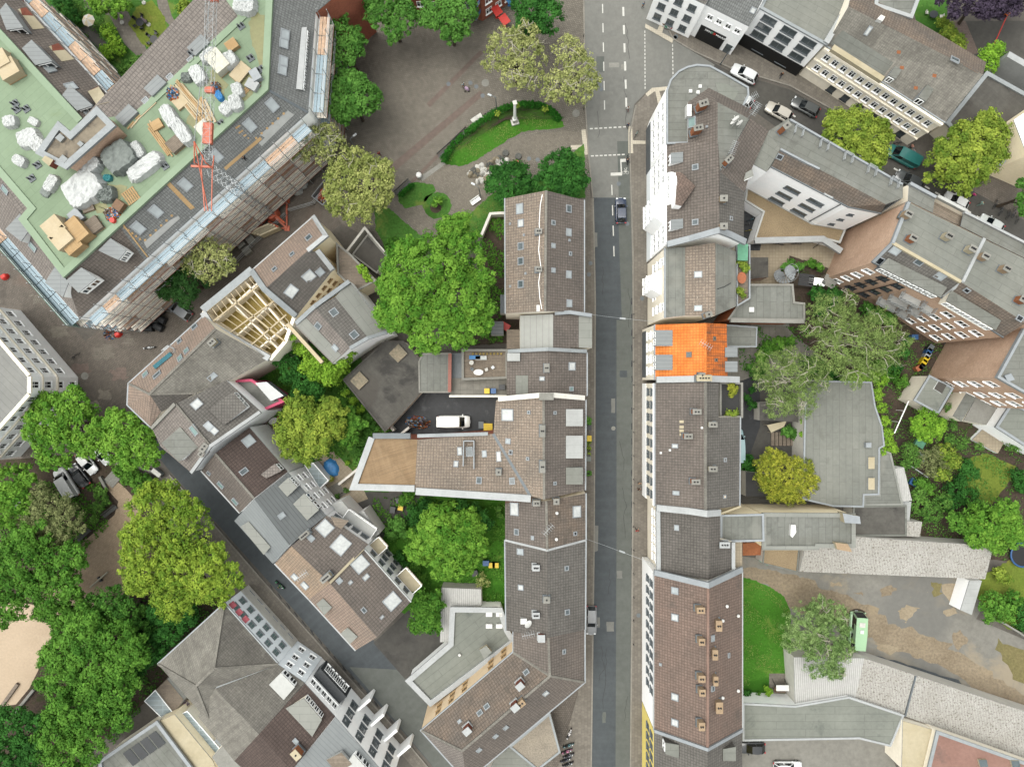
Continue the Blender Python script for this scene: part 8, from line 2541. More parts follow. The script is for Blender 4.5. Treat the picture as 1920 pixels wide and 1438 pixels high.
for a in[(868,158,-40,'stand','#bcd6dc','#3a4250','person in a pale blue top standing beside a pram on the plaza'),(1178,203,100,'walk','#e4e4e2','#7a3038','person in a white top crossing at the junction'),(1178,234,95,'walk','#2f4a6a','#22252c','person in a dark blue jacket at the dashed crossing'),(1467,139,60,'walk','#22242a','#39465c','person in black walking along the white shop fronts'),(710,287,120,'walk','#b0353f','#6a3038','person in red at the plaza edge by the yellowish tree'),(1195,995,90,'walk','#c8344e','#2a2a30','person in a crimson top on the east pavement'),(1199,918,90,'stand','#26282c','#202226','person in black by the planted shop front'),(1200,906,-90,'stand','#d0b090','#30343a','person in beige beside the one in black'),(523,1101,130,'stand','#1f6a44','#26282c','person in green beside the green motorcycle'),(1224,17,20,'walk','#d65a78','#e2c0c8','person in a pink top at the top edge near the crossing'),(1237,18,20,'walk','#4f6670','#2a3038','person in grey blue beside the one in pink'),(1207,7,-60,'stand','#6f90a8','#30363c','person in light blue at the very top of the pavement'),(1251,27,200,'sit','#25272b','#1f2125','person in black seated at the cafe tables'),(1261,41,100,'sit','#c0526a','#5a2f3c','person in red seated at the cafe tables'),(1255,44,-50,'sit','#5f8f78','#2e3a36','person in green seated at the cafe tables'),(1264,22,60,'stand','#d9b3b8','#7a6066','person in pale pink standing at the cafe wall'),(1711,274,30,'stand','#e0a898','#2e3440','person in a peach top behind the teal van'),(1714,283,210,'stand','#8aa0ac','#3a4048','person in grey next to the one in a peach top'),(1812,352,40,'walk','#2a2e38','#23262c','person in dark clothes with a green bag under the street tree'),(1817,362,210,'stand','#23252a','#2a2c30','person in black close to the one in magenta'),(1827,365,30,'walk','#e0409a','#3a2c3a','person in a magenta top on the brown pavement'),(1814,367,60,'sit','#a06048','#3c3030','crouching person in brown near the one in magenta'),(1842,381,10,'walk','#a9cfc4','#8fb0a8','person in a pale mint dress on the brown pavement'),(457,296,140,'stand','#2e3338','#23262a','roofer in dark clothes standing on the slate slope'),(1705,583,200,'stand','#c8263a','#30363c','person in red on the brick balcony'),(1390,250,0,'stand','#000000','#000000','')]:
 if not a[-1]:
  continue
 zz=.01
 if 'roofer' in a[-1]:
  zz=hit(457,300,'G')[0].z-.05
 elif 'balcony' in a[-1]:
  continue
 elif 'east pavement' in a[-1]or 'shop front' in a[-1]or a[-1].endswith('one in black')or 'cafe' in a[-1]or 'top edge near' in a[-1]or 'very top' in a[-1]or 'one in pink' in a[-1]:
  zz=.125
 person(*a,z=zz)
for px,py,ang,c,sh,lab,lab2 in[(1177,300,88,'#1f2226','#3a3d44','cyclist in dark clothes waiting at the bike box','bicycle ridden at the bike box'),(1179,236,5,'#2a2e33','#2d3f5c','','')]:
 if lab:
  person(px,py,ang,'ride',sh,'#23262b',lab,.02)
  bike(px,py,ang,c,lab2,None)
pr=P(875,166,.7)
rt=empty('pram',(pr.x,pr.y,0),'lilac pram pushed across the plaza','pram')
mb=MB()
mb.heap((pr.x,pr.y,.55),.85,.5,.45,3,R(-40),0,8,3,.1)
mb.build('carrycot','mauve_cloth',rt)if plain('mauve_cloth','#b8a0b8',.9)else None
for dx,dy in((.3,.25),(-.3,.25),(.3,-.25),(-.3,-.25)):
 mb=MB()
 mb.tube((pr.x+dx,pr.y+dy-.03,.16),(pr.x+dx,pr.y+dy+.03,.16),.16,n=12)
 mb.build('wheel','rubber',rt)
mb=MB()
mb.bar((pr.x-.3,pr.y,.3),(pr.x+.3,pr.y,.6),.05)
mb.bar((pr.x-.3,pr.y+.2,.6),(pr.x-.65,pr.y+.3,1.0),.04)
mb.bar((pr.x-.3,pr.y-.2,.6),(pr.x-.65,pr.y-.1,1.0),.04)
mb.build('frame','chrome',rt)
# ------------------------------------------------------------------ street furniture and yard things
def bench(px,py,ang,label,mat='bench_wood',L=3.2,grp='benches on the plaza'):
 p=P(px,py,.45)
 r=empty('bench',(p.x,p.y,0),label,'bench',grp)
 a=R(ang)
 u,v=Vector((math.cos(a),math.sin(a),0)),Vector((-math.sin(a),math.cos(a),0))
 b=Vector((p.x,p.y,0))
 mb=MB()
 for k in range(4):
  mb.box(b+v*(-.22+k*.14)+Vector((0,0,.42)),L,.11,.05,a)
 mb.build('seat',mat,r)
 mb=MB()
 for k in range(3):
  mb.box(b+v*(.34+.03*k)+Vector((0,0,.55+.15*k)),L,.04,.11,a)
 mb.build('backrest',mat,r)
 for s in(-.42,.42):
  mb=MB()
  mb.box(b+u*L*s,.08,.5,.42,a)
  mb.build('leg','dark_metal',r)
bench(836,281,42,'long grey bench at the lower end of the crescent hedge')
bench(863,256,44,'long grey bench in the middle of the crescent hedge')
bench(755,352,42,'dark bench behind the small plaza lawn')
bench(892,377,35,'white bench on the gravel path beside the lawn','white_paint',1.7)
bench(206,959,38,'dark bench beside the sand path in the park, upper one',L=2.6,grp='benches in the park')
bench(157,1003,42,'dark bench beside the sand path in the park, lower one',L=2.6,grp='benches in the park')
for i,(x,y)in enumerate(((899,221),(890,227))):
 p=P(x,y,0)
 mb=MB()
 mb.box((p.x,p.y,.0),1.0,.9,.35,R(35))
 tag(mb.build('stone_block','stone_pale'),['pale stone seat block by the crescent hedge, right of the pair','pale stone seat block by the crescent hedge, left of the pair'][i],'stone block')
p=P(965,229,0)
r=empty('monument_column',p,'tall slender white column with a capital standing in the crescent lawn','column')
mb=MB()
mb.box(p,1.2,1.2,.4,.3)
mb.box(p+Vector((0,0,.4)),.7,.7,1.0,.3)
mb.build('plinth','stone_pale',r)
mb=MB()
mb.tube(p+Vector((0,0,1.4)),p+Vector((0,0,7.4)),.24,.18,16)
mb.tube(p+Vector((0,0,1.4)),p+Vector((0,0,1.65)),.34,.26,16)
mb.build('shaft','white_paint',r)
mb=MB()
mb.tube(p+Vector((0,0,7.4)),p+Vector((0,0,7.7)),.2,.32,16)
mb.box(p+Vector((0,0,7.7)),.62,.62,.16,.3)
mb.build('capital','stone_pale',r)
p=P(918,318,0)
r=empty('rockery',p,'rockery of brown and grey boulders with a small basin on the plaza','rockery')
rr=random.Random(5)
for k in range(46):
 t,s=rr.uniform(-1,1),rr.uniform(-1,1)
 x,y=918+t*34+s*8,318-t*16+s*15*(1-abs(t)*.4)
 q=P(x,y,0)
 mb=MB()
 mb.heap(q,rr.uniform(.7,1.5),rr.uniform(.6,1.1),rr.uniform(.3,.9),k,rr.uniform(0,3),0,6,2.4,.5)
 mb.build('boulder',rr.choice(['rock','rock','stone_dark','stone_pale']),r)
for x,y,lab in((948,288,'round grey green basin at the top of the rockery'),(972,294,'round dark stone disc beside the rockery')):
 q=P(x,y,0)
 mb=MB()
 mb.tube(q,q+Vector((0,0,.35)),.55,.5,16)
 tag(mb.build('stone_basin','stone_dark'),lab,'stone basin')
q=P(966,309,0)
mb=MB()
mb.box(q,1.2,.9,.8,R(20))
tag(mb.build('stone_block','brick_red'),'reddish stone block between the rockery and the dark green trees','stone block')
def lamp(px,py,h,ang,label,grp='street lamps'):
 p=P(px,py,0)
 r=empty('street_lamp',p,label,'street lamp',grp)
 mb=MB()
 mb.tube(p,p+Vector((0,0,h)),.09,.06,8)
 mb.build('pole','zinc_dark',r)
 d=Vector((math.cos(R(ang)),math.sin(R(ang)),0))
 mb=MB()
 mb.bar(p+Vector((0,0,h)),p+d*.9+Vector((0,0,h+.1)),.07)
 mb.build('arm','zinc_dark',r)
 mb=MB()
 mb.box(p+d*1.0+Vector((0,0,h+.02)),.6,.28,.12,R(ang))
 mb.build('lamp_head','light_metal',r)
lamp(931,209,5.5,160,'dark street lamp rising from the crescent hedge')
lamp(901,371,6.0,150,'dark street lamp beside the white bench')
lamp(672,286,6.0,40,'pale lamp post standing beside the yellowish tree on the plaza')
lamp(1350,122,4.0,40,'sign like lamp post at the kerb of the side street')
lamp(1240,186,5,60,'traffic pole beside the curved corner building')
for i,(a,b,c,lab)in enumerate([((1110,590,9.5),(1228,603,9.8),(1168,597,8.6),'street lamp hanging on a wire by the orange roof'),((1098,1010,8.8),(1237,1062,9.2),(1167,1035,8.0),'street lamp hanging on a wire by the dark tiled house')]):
 A,B_,M_=P(*a),P(*b),P(*c)
 r=empty('hanging_lamp',M_,lab,'street lamp','street lamps')
 mb=MB()
 mb.path([A,A.lerp(M_,.5)-Vector((0,0,.25)),M_,M_.lerp(B_,.5)-Vector((0,0,.2)),B_],.02,5)
 mb.build('wire','light_metal',r)
 mb=MB()
 mb.box(M_-Vector((0,0,.35)),.85,.22,.16,deg(a[0],a[1],b[0],b[1]))
 mb.build('lamp_head','light_metal',r)
A,B_=P(1143,240,6),P(1193,242,6)
for i,(x,y)in enumerate([(1184,y)for y in range(590,1250,44)]+[(1098,y)for y in range(70,240,34)]):
 p=P(x+(3 if x>1150 else-4),y,0)
 mb=MB()
 mb.tube(p+Vector((0,0,.12 if x>1150 else 0)),p+Vector((0,0,1.0)),.06,.05,8)
 mb.tube(p+Vector((0,0,1.0)),p+Vector((0,0,1.06)),.07,.03,8)
 tag(mb.build('bollard','dark_metal'),'thin dark bollard at the pavement edge of the main street','bollard','bollards along the main street')
def bin_(px,py,ang,colr,lid,label,w=1.0,d=.8,h=1.15,grp='wheelie bins',z=0.0):
 p=P(px,py,z+h)
 r=empty('wheelie_bin',(p.x,p.y,z),label,'bin',grp)
 b=Vector((p.x,p.y,z+.02))
 mb=MB()
 mb.box(b+Vector((0,0,.05)),w*.9,d*.9,h-.15,R(ang))
 mb.build('body',colr,r)
 mb=MB()
 mb.box(b+Vector((0,0,h-.095)),w,d,.09,R(ang))
 mb.build('lid',lid,r)
for a in[(915,801,0,'yellow_bin','yellow_bin','yellow container in the enclosed van courtyard',1.4,1.2,1.2),(902,797,0,'black_plastic','zinc_dark','dark bin left of the yellow container',.8,1.1,1.1),(736,956,80,'black_plastic','black_plastic','black bin in the garden yard, nearest the annex'),(748,938,10,'black_plastic','black_plastic','black bin in the garden yard, furthest from the annex'),(751,951,80,'black_plastic','yellow_bin','black bin with a yellow lid in the garden yard'),(911,1056,0,'blue_bin','blue_bin','blue bin beside the west wall of the dark tiled house'),(922,1060,0,'black_plastic','yellow_bin','yellow lidded bin next to the blue bin in the garden, left'),(929,1060,0,'black_plastic','yellow_bin','yellow lidded bin in the garden, furthest right'),(890,1075,20,'black_plastic','black_plastic','black bin under the garden tree by the lean-to'),(1746,652,55,'black_plastic','zinc_dark','grey bin at the top of the row beside the brick gable'),(1743,659,55,'blue_bin','blue_bin','blue bin in the row beside the brick gable'),(1740,666,55,'zinc','zinc','pale grey bin between the blue and yellow ones'),(1737,673,55,'yellow_bin','yellow_bin','upper yellow bin in the row beside the brick gable'),(1733,680,55,'yellow_bin','yellow_bin','lower yellow bin in the row beside the brick gable'),(1729,687,55,'black_plastic','black_plastic','black bin in the row beside the brick gable'),(1724,690,30,'terracotta','terracotta','terracotta tub at the end of the bin row'),(1716,632,0,'blue_bin','blue_bin','dark blue barrel under the birch'),(1105,802,0,'black_plastic','black_plastic','black bin on the west pavement above the yellow one',.7,.8,1.1),(1105,822,0,'yellow_bin','yellow_bin','yellow bin on the west pavement of the main street',.7,.9,1.1),(1104,860,0,'black_plastic','tarp_grey','black bin with a grey bag on the west pavement',.7,.8,1.1),(298,1302,45,'black_plastic','black_plastic','black box beside the winter garden',.8,.8,1.0)]:
 bin_(*a)
for a in[(914,733,0,'black_plastic','yellow_bin','yellow lidded bin on the lower terrace'),(924,733,0,'black_plastic','blue_bin','blue lidded bin on the lower terrace'),(941,726,0,'black_plastic','black_plastic','black bins heap on the lower terrace against the house')]:
 bin_(*a,z=2.95)
for x,y,a,lab in[(299,581,-15,'ribbed black container nearest the conifer on the square'),(279,602,5,'ribbed black container in the middle of the group on the square'),(301,599,-25,'ribbed black container right of the middle one on the square'),(296,613,-30,'ribbed black container at the lower right of the group on the square'),(277,615,0,'ribbed black container at the bottom of the group on the square'),(265,601,80,'ribbed black container at the left of the group on the square')]:
 p=P(x,y,1.0)
 r=empty('waste_container',(p.x,p.y,0),lab,'waste container','black waste containers on the square')
 mb=MB()
 mb.box((p.x,p.y,.15),1.35,1.05,.75,R(a))
 mb.build('body','black_plastic',r)
 mb=MB()
 u=Vector((math.cos(R(a)),math.sin(R(a)),0))
 v=Vector((-u.y,u.x,0))
 b=Vector((p.x,p.y,.9))
 pr_=[(-.55,0),(-.45,.22),(-.2,.34),(.2,.34),(.45,.22),(.55,0)]
 for(y0,z0),(y1,z1)in zip(pr_,pr_[1:]):
  mb.face([b+u*-.7+v*y0+Vector((0,0,z0)),b+u*.7+v*y0+Vector((0,0,z0)),b+u*.7+v*y1+Vector((0,0,z1)),b+u*-.7+v*y1+Vector((0,0,z1))][::-1])
 for k in range(5):
  x0=-.6+k*.3
  for(y0,z0),(y1,z1)in zip(pr_,pr_[1:]):
   mb.bar(b+u*x0+v*y0+Vector((0,0,z0+.02)),b+u*x0+v*y1+Vector((0,0,z1+.02)),.05)
 mb.build('lid','black_plastic',r)
 for s in(-.5,.5):
  mb=MB()
  c=b+u*s-Vector((0,0,.82))
  mb.tube(c-v*.45,c+v*.45,.08,n=8)
  mb.build('wheel','rubber',r)
SITE='site equipment under the crane'
def ground_heap(name,lab,x,y,w,l,h,a,mat,cat,seed,box=2.6,rough=.2,z=0.0,grp=SITE):
 p=P(x,y,z+h*.5)
 mb=MB()
 deb='debris' in name
 mb.heap((p.x,p.y,z+.01),w,l,h,seed,R(a),[0,1,2,3,4,5]if deb else 0,16 if deb else 10,box,rough,not deb)
 return tag(mb.build(name,RUB if deb else mat),lab,cat,grp)
ground_heap('big_bag','white big bag near the rubble container, left one',556,356,1.6,1.5,1.2,20,'tarp_white','big bag',51)
ground_heap('big_bag','white big bag near the rubble container, right one',567,345,1.5,1.3,1.1,20,'tarp_white','big bag',52)
ground_heap('big_bag','greyish big bag beside the crane counterweight, upper one',464,404,1.3,1.3,1.2,0,'pale_wrap','big bag',53)
ground_heap('big_bag','greyish big bag beside the crane counterweight, lower one',457,416,1.5,1.5,1.2,0,'pale_wrap','big bag',54)
for x,y,lab in[(457,434,'stack of grey paving stones on the site, top of the group'),(469,449,'stack of grey paving stones on the site, right of the group'),(442,444,'stack of grey paving stones on the site, left of the group'),(450,457,'stack of grey paving stones on the site, middle of the group'),(462,470,'stack of grey paving stones on the site, bottom of the group')]:
 p=P(x,y,1.0)
 r=empty('paver_stack',(p.x,p.y,0),lab,'paver stack',SITE)
 mb=MB()
 for i in range(4):
  for j in range(4):
   for k in range(3):
    a=R(38)
    u,v=Vector((math.cos(a),math.sin(a),0)),Vector((-math.sin(a),math.cos(a),0))
    mb.box(Vector((p.x,p.y,.13+k*.29))+u*(-.48+.32*i)+v*(-.42+.28*j),.3,.26,.28,a)
 mb.build('pavers','concrete',r)
 mb=MB()
 mb.box((p.x,p.y,.0),1.35,1.2,.12,R(38))
 mb.build('pallet','timber_grey',r)
p=P(614,352,1.5)
r=empty('skip_container',(p.x,p.y,0),'open skip with an orange inside full of rubble beside the plaza','skip',None)
ca=R(52)
u,v=Vector((math.cos(ca),math.sin(ca),0)),Vector((-math.sin(ca),math.cos(ca),0))
b0=Vector((p.x,p.y,.1))
mb=MB()
cs=[b0+u*2.6+v*1.1,b0-u*2.6+v*1.1,b0-u*2.6-v*1.1,b0+u*2.6-v*1.1]
mb.strip(cs+[cs[0]],.1,0,1.5)
mb.prism([(q.x,q.y)for q in cs],.1,.2)
mb.build('body','parapet',r)
mb=MB()
mb.heap(b0+Vector((0,0,.12)),5.0,2.0,.9,9,ca,[0,0,0,1,2],14,4,.4,False)
mb.build('rubble',['crane_orange','wood_brown','tarp_white'],r)
ground_heap('rubble_sack','blue and white sacks lying in the rubble skip',617,345,1.0,.8,.5,10,'tarp_blue','sack',61,z=.8)
for pts,lab in[([(446,495),(478,462),(540,405)],'wire mesh site fence below the crane'),([(545,398),(590,385),(628,345)],'wire mesh site fence beside the skip'),([(430,512),(446,495)],'timber barrier at the end of the site fence')]:
 r=empty('site_fence',P(*pts[0],0),lab,'fence')
 railing(r,[P(x,y,0)for x,y in pts],1.9,'light_metal',2.4,'fence_panel',.03)
for x,y,lab,c in[(519,369,'red plastic site bucket by the scaffolding','red_plastic'),(221,627,'red plastic tub near the dust sheet','red_plastic'),(8,519,'red plastic barrier block in the side lane','red_plastic')]:
 ground_heap('tub',lab,x,y,1.2,.9,.8,30,c,'tub',71,4,.08)
ground_heap('debris_heap','heap of orange nets and scaffold couplers near the dust sheet',205,626,2.2,1.8,.8,30,'orange_plastic','rubbish heap',72,2,.7)
ground_heap('debris_heap','stack of short scaffold frames beside the red tub',216,615,2.0,2.0,.8,30,'light_metal','rubbish heap',73,2,.8)
ground_heap('debris_heap','untidy heap of household rubbish behind the white van',783,792,4.0,2.0,.9,-10,'wood_brown','rubbish heap',74,2.4,.8)
ground_heap('debris_heap','pale blue and white bags on the rubbish heap behind the van',795,792,1.6,1.2,1.3,-10,'tarp_white','rubbish heap',75,2,.8)
ground_heap('leaf_pile','brown heap of old leaves at the dirt edge of the yard',1608,1150,2.6,1.4,.4,0,'soil','leaf pile',76,2,.5)
p=P(785,328,.9)
mb=MB()
mb.tube((p.x,p.y,0),(p.x,p.y,.9),.38,.42,14)
mb.tube((p.x,p.y,.9),(p.x,p.y,1.0),.45,.3,14)
tag(mb.build('litter_bin','white_plastic'),'round white litter bin on the plaza path','bin')
a,b_=P(1863,86,.9),P(1890,26,.9)
r=empty('barrier',(a.x,a.y,0),'long red barrier pole in the top right yard','barrier')
mb=MB()
mb.tube(a,b_,.09,.07,8)
mb.build('pole','red_plastic',r)
mb=MB()
mb.box((b_.x,b_.y,0),.5,.5,1.0,.4)
mb.box((a.x,a.y,0),.15,.15,.9,.4)
mb.build('post','orange_plastic',r)
def table(px,py,z,label,mat='white_plastic',w=1.6,d=1.0,ang=0,grp='garden tables'):
 p=P(px,py,z+.75)
 r=empty('garden_table',(p.x,p.y,z),label,'table',grp)
 mb=MB()
 q=[(p.x+w/2*math.cos(k*.3927)*math.cos(R(ang))-d/2*math.sin(k*.3927)*math.sin(R(ang)),p.y+w/2*math.cos(k*.3927)*math.sin(R(ang))+d/2*math.sin(k*.3927)*math.cos(R(ang)))for k in range(16)]
 mb.prism(q,z+.71,z+.75)
 mb.build('tabletop',mat,r)
 for sx in(-.3,.3):
  for sy in(-.3,.3):
   mb=MB()
   mb.tube((p.x+sx*w*.8,p.y+sy*d*.8,z+.01),(p.x+sx*w*.8,p.y+sy*d*.8,z+.712),.025,n=6)
   mb.build('leg','dark_metal',r)
def chair(px,py,z,ang,label,mat='white_plastic',grp='garden chairs'):
 p=P(px,py,z+.45)
 def make():
  r=empty('garden_chair',(0,0,0))
  mb=MB()
  mb.box((0,0,.42),.45,.45,.04)
  mb.build('seat','paint',r)
  mb=MB()
  mb.box((-.22,0,.46),.05,.45,.45)
  mb.build('backrest','paint',r)
  for x in(-.19,.19):
   for y in(-.19,.19):
    mb=MB()
    mb.box((x,y,.0),.035,.035,.42)
    mb.build('leg','dark_metal',r)
  return r
 return place('chair',make,(p.x,p.y,z),R(ang),label,'chair',grp,{'paint':mt(mat)})
table(897,698,4.36,'white oval table on the boarded roof terrace',w=1.5,d=.9)
chair(885,692,4.36,-30,'grey folding chair left of the oval table','zinc_dark')
chair(912,693,4.36,200,'pale pink chair right of the oval table','stone_pale')
chair(924,689,4.36,220,'light blue chair at the right end of the terrace','glass_pale')
table(884,680,4.36,'small round stool table on the roof terrace','stone_pale',.7,.7)
for x,y,a,m,lab in[(890,670,0,'tarp_blue','blue striped sun lounger on the roof terrace'),(902,671,0,'tarp_white','white striped lounger beside the blue one')]:
 p=P(x,y,4.8)
 r=empty('sun_lounger',(p.x,p.y,4.35),lab,'sun lounger')
 mb=MB()
 mb.box((p.x,p.y,4.65),1.7,.6,.06)
 mb.build('seat',m,r)
 for sx in(-.7,.7):
  mb=MB()
  mb.box((p.x+sx,p.y,4.36),.06,.55,.29)
  mb.build('leg','light_metal',r)
for i in range(9):
 p=P(887+i*6.6,663.5,4.9)
 mb=MB()
 mb.tube((p.x,p.y,4.77),(p.x,p.y,5.0),.12,.15,10)
 mb.heap((p.x,p.y,4.98),.34,.34,.2,i,0,1,5,2,.5)
 tag(mb.build('flower_pot',[['terracotta','orange_plastic','white_plastic'][i%3],'osb']),'small flower pot in the row on the roof terrace parapet','flower pot','flower pots on the roof terrace parapet')
table(1391,521,10.14,'round reddish table on the planted roof terrace','terracotta',1.3,1.7)
mb=MB()
q=P(1364,469,11)
mb.box((q.x,q.y,10.16),.8,.5,.5)
tag(mb.build('planter','red_plastic'),'red box on the planted roof terrace','planter')
mb=MB()
q=[P(x,y,12.2)for x,y in((1383,456),(1403,458),(1402,489),(1383,488))]
mb.face(q[::-1])
mid=[P(x,y,12.6)for x,y in((1383,472),(1403,472))]
mb.face([q[0],q[1],q[1]-Vector((0,0,.5)),q[0]-Vector((0,0,.5))])
mb.face([q[3],q[2],q[2]-Vector((0,0,.5)),q[3]-Vector((0,0,.5))][::-1])
mb.face([p-Vector((0,0,.06))for p in q])
tag(mb.build('awning','tarp_green'),'green fabric awning over the planted roof terrace','awning')
table(512,789,.0,'white oval table on the red garden terrace',w=1.5,d=.9,ang=30)
for x,y,a,lab in[(500,783,0,'terracotta chair left of the white garden table'),(522,783,180,'terracotta chair right of the white garden table')]:
 chair(x,y,.05,a,lab,'terracotta')
table(1751,27,.02,'dark square garden table on the top right lawn','dark_metal',1.4,1.2)
chair(1738,24,.02,0,'pale chair left of the dark garden table','stone_pale')
chair(1765,31,.02,180,'pale chair right of the dark garden table','stone_pale')
for x,y,lab in[(262,42,'dark group of chairs round a table on the courtyard lawn, upper one'),(288,74,'dark group of chairs round a table on the courtyard lawn, lower one')]:
 table(x,y,.03,lab.replace('group of chairs round a ',''),'black_plastic',1.3,1.3,grp=None)
 for k in range(5):
  q=P(x,y,.5)
  a=k*1.256
  chair(x+12*math.cos(a),y-12*math.sin(a),.03,math.degrees(a)+180,'dark plastic chair around the '+('upper' if y<60 else 'lower')+' courtyard table','black_plastic','dark chairs on the courtyard lawn, '+('upper' if y<60 else 'lower')+' table')
for x,y,lab in[(229,43,'folded lilac parasol on the courtyard path'),(279,47,'folded lilac parasol between the two table groups'),(270,6,'folded pale parasol at the top of the courtyard')]:
 p=P(x,y,0)
 mb=MB()
 mb.tube(p+Vector((0,0,.02)),p+Vector((0,0,.15)),.35,.3,10,1)
 mb.tube(p,p+Vector((0,0,2.4)),.03,n=6,mi=1)
 mb.tube(p+Vector((0,0,1.0)),p+Vector((0,0,2.3)),.2,.06,8)
 tag(mb.build('folded_parasol',['mauve_cloth','stone_pale']),lab,'parasol')
p=P(165,38,2.2)
mb=MB()
for k in range(8):
 a0,a1=k*math.pi/4,(k+1)*math.pi/4
 mb.face([(p.x,p.y,2.6),(p.x+1.0*math.cos(a0),p.y+1.0*math.sin(a0),2.1),(p.x+1.0*math.cos(a1),p.y+1.0*math.sin(a1),2.1)],k%2)
mb.tube((p.x,p.y,0),(p.x,p.y,2.6),.04,n=6,mi=0)
tag(mb.build('parasol',['stone_pale','pale_brick']),'open cream parasol on the courtyard patio','parasol')
p=P(1456,523,0)
r=empty('spiral_staircase',p,'light metal spiral staircase in the inner court','staircase')
mb=MB()
mb.tube(p,p+Vector((0,0,8.4)),.1,n=10)
mb.build('newel_post','light_metal',r)
mb=MB()
for k in range(30):
 a0,a1=k*.36,k*.36+.34
 z=.25+k*.25
 pts=[p+Vector((.12*math.cos(a0),.12*math.sin(a0),z)),p+Vector((1.25*math.cos(a0),1.25*math.sin(a0),z)),p+Vector((1.25*math.cos(a1),1.25*math.sin(a1),z)),p+Vector((.12*math.cos(a1),.12*math.sin(a1),z))]
 mb.prism([(q.x,q.y)for q in pts],z-.03,z)
mb.build('treads','grey_metal',r)
mb=MB()
mb.path([p+Vector((1.25*math.cos(k*.18),1.25*math.sin(k*.18),1.2+k*.125))for k in range(60)],.03)
for k in range(30):
 a=k*.36
 mb.bar(p+Vector((1.25*math.cos(a),1.25*math.sin(a),.25+k*.25)),p+Vector((1.25*math.cos(a),1.25*math.sin(a),1.2+k*.25)),.025)
mb.build('handrail','light_metal',r)
for x,y,w,l,a,m,lab in[(1512,525,1.9,2.3,82,'black_plastic','black slatted garden shed roof behind the spiral stairs'),(1532,528,1.2,2.4,82,'white_paint','white garden shed roof next to the black one'),(1556,528,1.7,2.0,60,'concrete','grey concrete slab shed roof near the brick wall')]:
 p=P(x,y,2)
 r=empty('garden_shed',(p.x,p.y,0),lab,'shed','sheds behind the spiral stairs')
 mb=MB()
 mb.box((p.x,p.y,0),w,l,1.9,R(a))
 mb.build('wall','timber_grey',r)
 mb=MB()
 for k in range(6):
  mb.box((p.x+math.cos(R(a))*w*(-.42+.168*k),p.y+math.sin(R(a))*w*(-.42+.168*k),1.9),w*.15,l*1.05,.08,R(a))
 mb.build('roof',m,r)
p=P(1455,798,1.4)
mb=MB()
q=[P(x,y,1.6)for x,y in((1438,797),(1475,789),(1470,800),(1446,811))]
mb.face(q[::-1])
mb.face([x-Vector((0,0,.05))for x in q])
for x in q:
 mb.bar(Vector((x.x,x.y,0)),x-Vector((0,0,.05)),.05)
tag(mb.build('canvas_cover','cap_cream'),'off white canvas stretched over posts in the mossy yard','canvas cover')
flat('YM','mossy dark shed roof under the leaning birch',[(1424,755),(1495,750),(1496,791),(1424,788)],'felt_dark',2.6,'plaster_grey',name='shed',cat='shed')
flat('YN','dark flat lean-to roof beneath the cypress',[(1398,884),(1450,890),(1440,930),(1398,930)],'felt_black',2.6,'plaster_grey',name='shed',cat='shed')
mb=MB()
p=P(1468,823,.3)
for k in range(6):
 mb.box((p.x-1.6+k*.62,p.y,.02),.5,2.2,.25,0)
tag(mb.build('duckboard','timber_grey'),'dark slatted platform in the mossy yard','platform')
mb=MB()
p=P(1496,824,1)
mb.box((p.x,p.y,0),.9,1.4,1.1)
tag(mb.build('cabinet','white_plastic'),'white cabinet beside the dark slatted platform','cabinet')
p=P(1464,1288,1.2)
r=empty('swing_seat',(p.x,p.y,0),'garden swing seat with a white canopy on the patio','swing seat')
mb=MB()
mb.box((p.x,p.y+.2,1.9),2.0,.9,.08)
mb.build('canopy','white_plastic',r)
mb=MB()
mb.box((p.x,p.y-.5,.45),1.6,.55,.1)
mb.box((p.x,p.y-.8,.55),1.6,.08,.5)
mb.build('seat','wood_brown',r)
for sx in(-.95,.95):
 mb=MB()
 mb.bar((p.x+sx,p.y-.8,0),(p.x+sx,p.y+.2,1.9),.06)
 mb.bar((p.x+sx,p.y+.9,0),(p.x+sx,p.y+.2,1.9),.06)
 mb.build('leg','dark_metal',r)
mb=MB()
mb.prism([(q.x,q.y)for q in(P(1405,1300,0),P(1492,1303,0),P(1492,1312,0),P(1400,1309,0))],0,.08)
tag(mb.build('gravel_strip','gravel_pale'),kind='structure')
p=P(1918,1040,.8)
r=empty('trampoline',(p.x,p.y,0),'round trampoline with a blue padded rim at the right edge','trampoline')
mb=MB()
mb.ring((p.x,p.y,.8),1.9,.16,Vector((0,0,1)),24)
mb.build('rim_pad','blue_bin',r)
mb=MB()
mb.prism([(p.x+1.75*math.cos(k*.2618),p.y+1.75*math.sin(k*.2618))for k in range(24)],.76,.79)
mb.build('jumping_mat','black',r)
for k in range(5):
 a=k*1.2566
 mb=MB()
 mb.bar((p.x+1.9*math.cos(a),p.y+1.9*math.sin(a),0),(p.x+1.9*math.cos(a),p.y+1.9*math.sin(a),.8),.06)
 mb.build('leg','light_metal',r)
mb=MB()
p=P(620,878,.4)
mb.heap((p.x,p.y,.02),2.4,3.0,.6,5,R(25),0,12,2.2,.15)
tag(mb.build('pool_cover','tarp_blue'),'bright blue covered paddling pool in the ochre garden','pool')
sheet('patio',[(590,860),(625,845),(668,890),(690,935),(640,955),(610,930)],.05,'paving_tan',ang=R(-45))
sheet('patio',[(614,915),(634,903),(650,925),(630,938)],.056,'paving_grey',ang=R(-40))
sheet('patio',[(480,795),(530,765),(545,800),(515,830)],.03,'cobble_red',ang=R(-40))
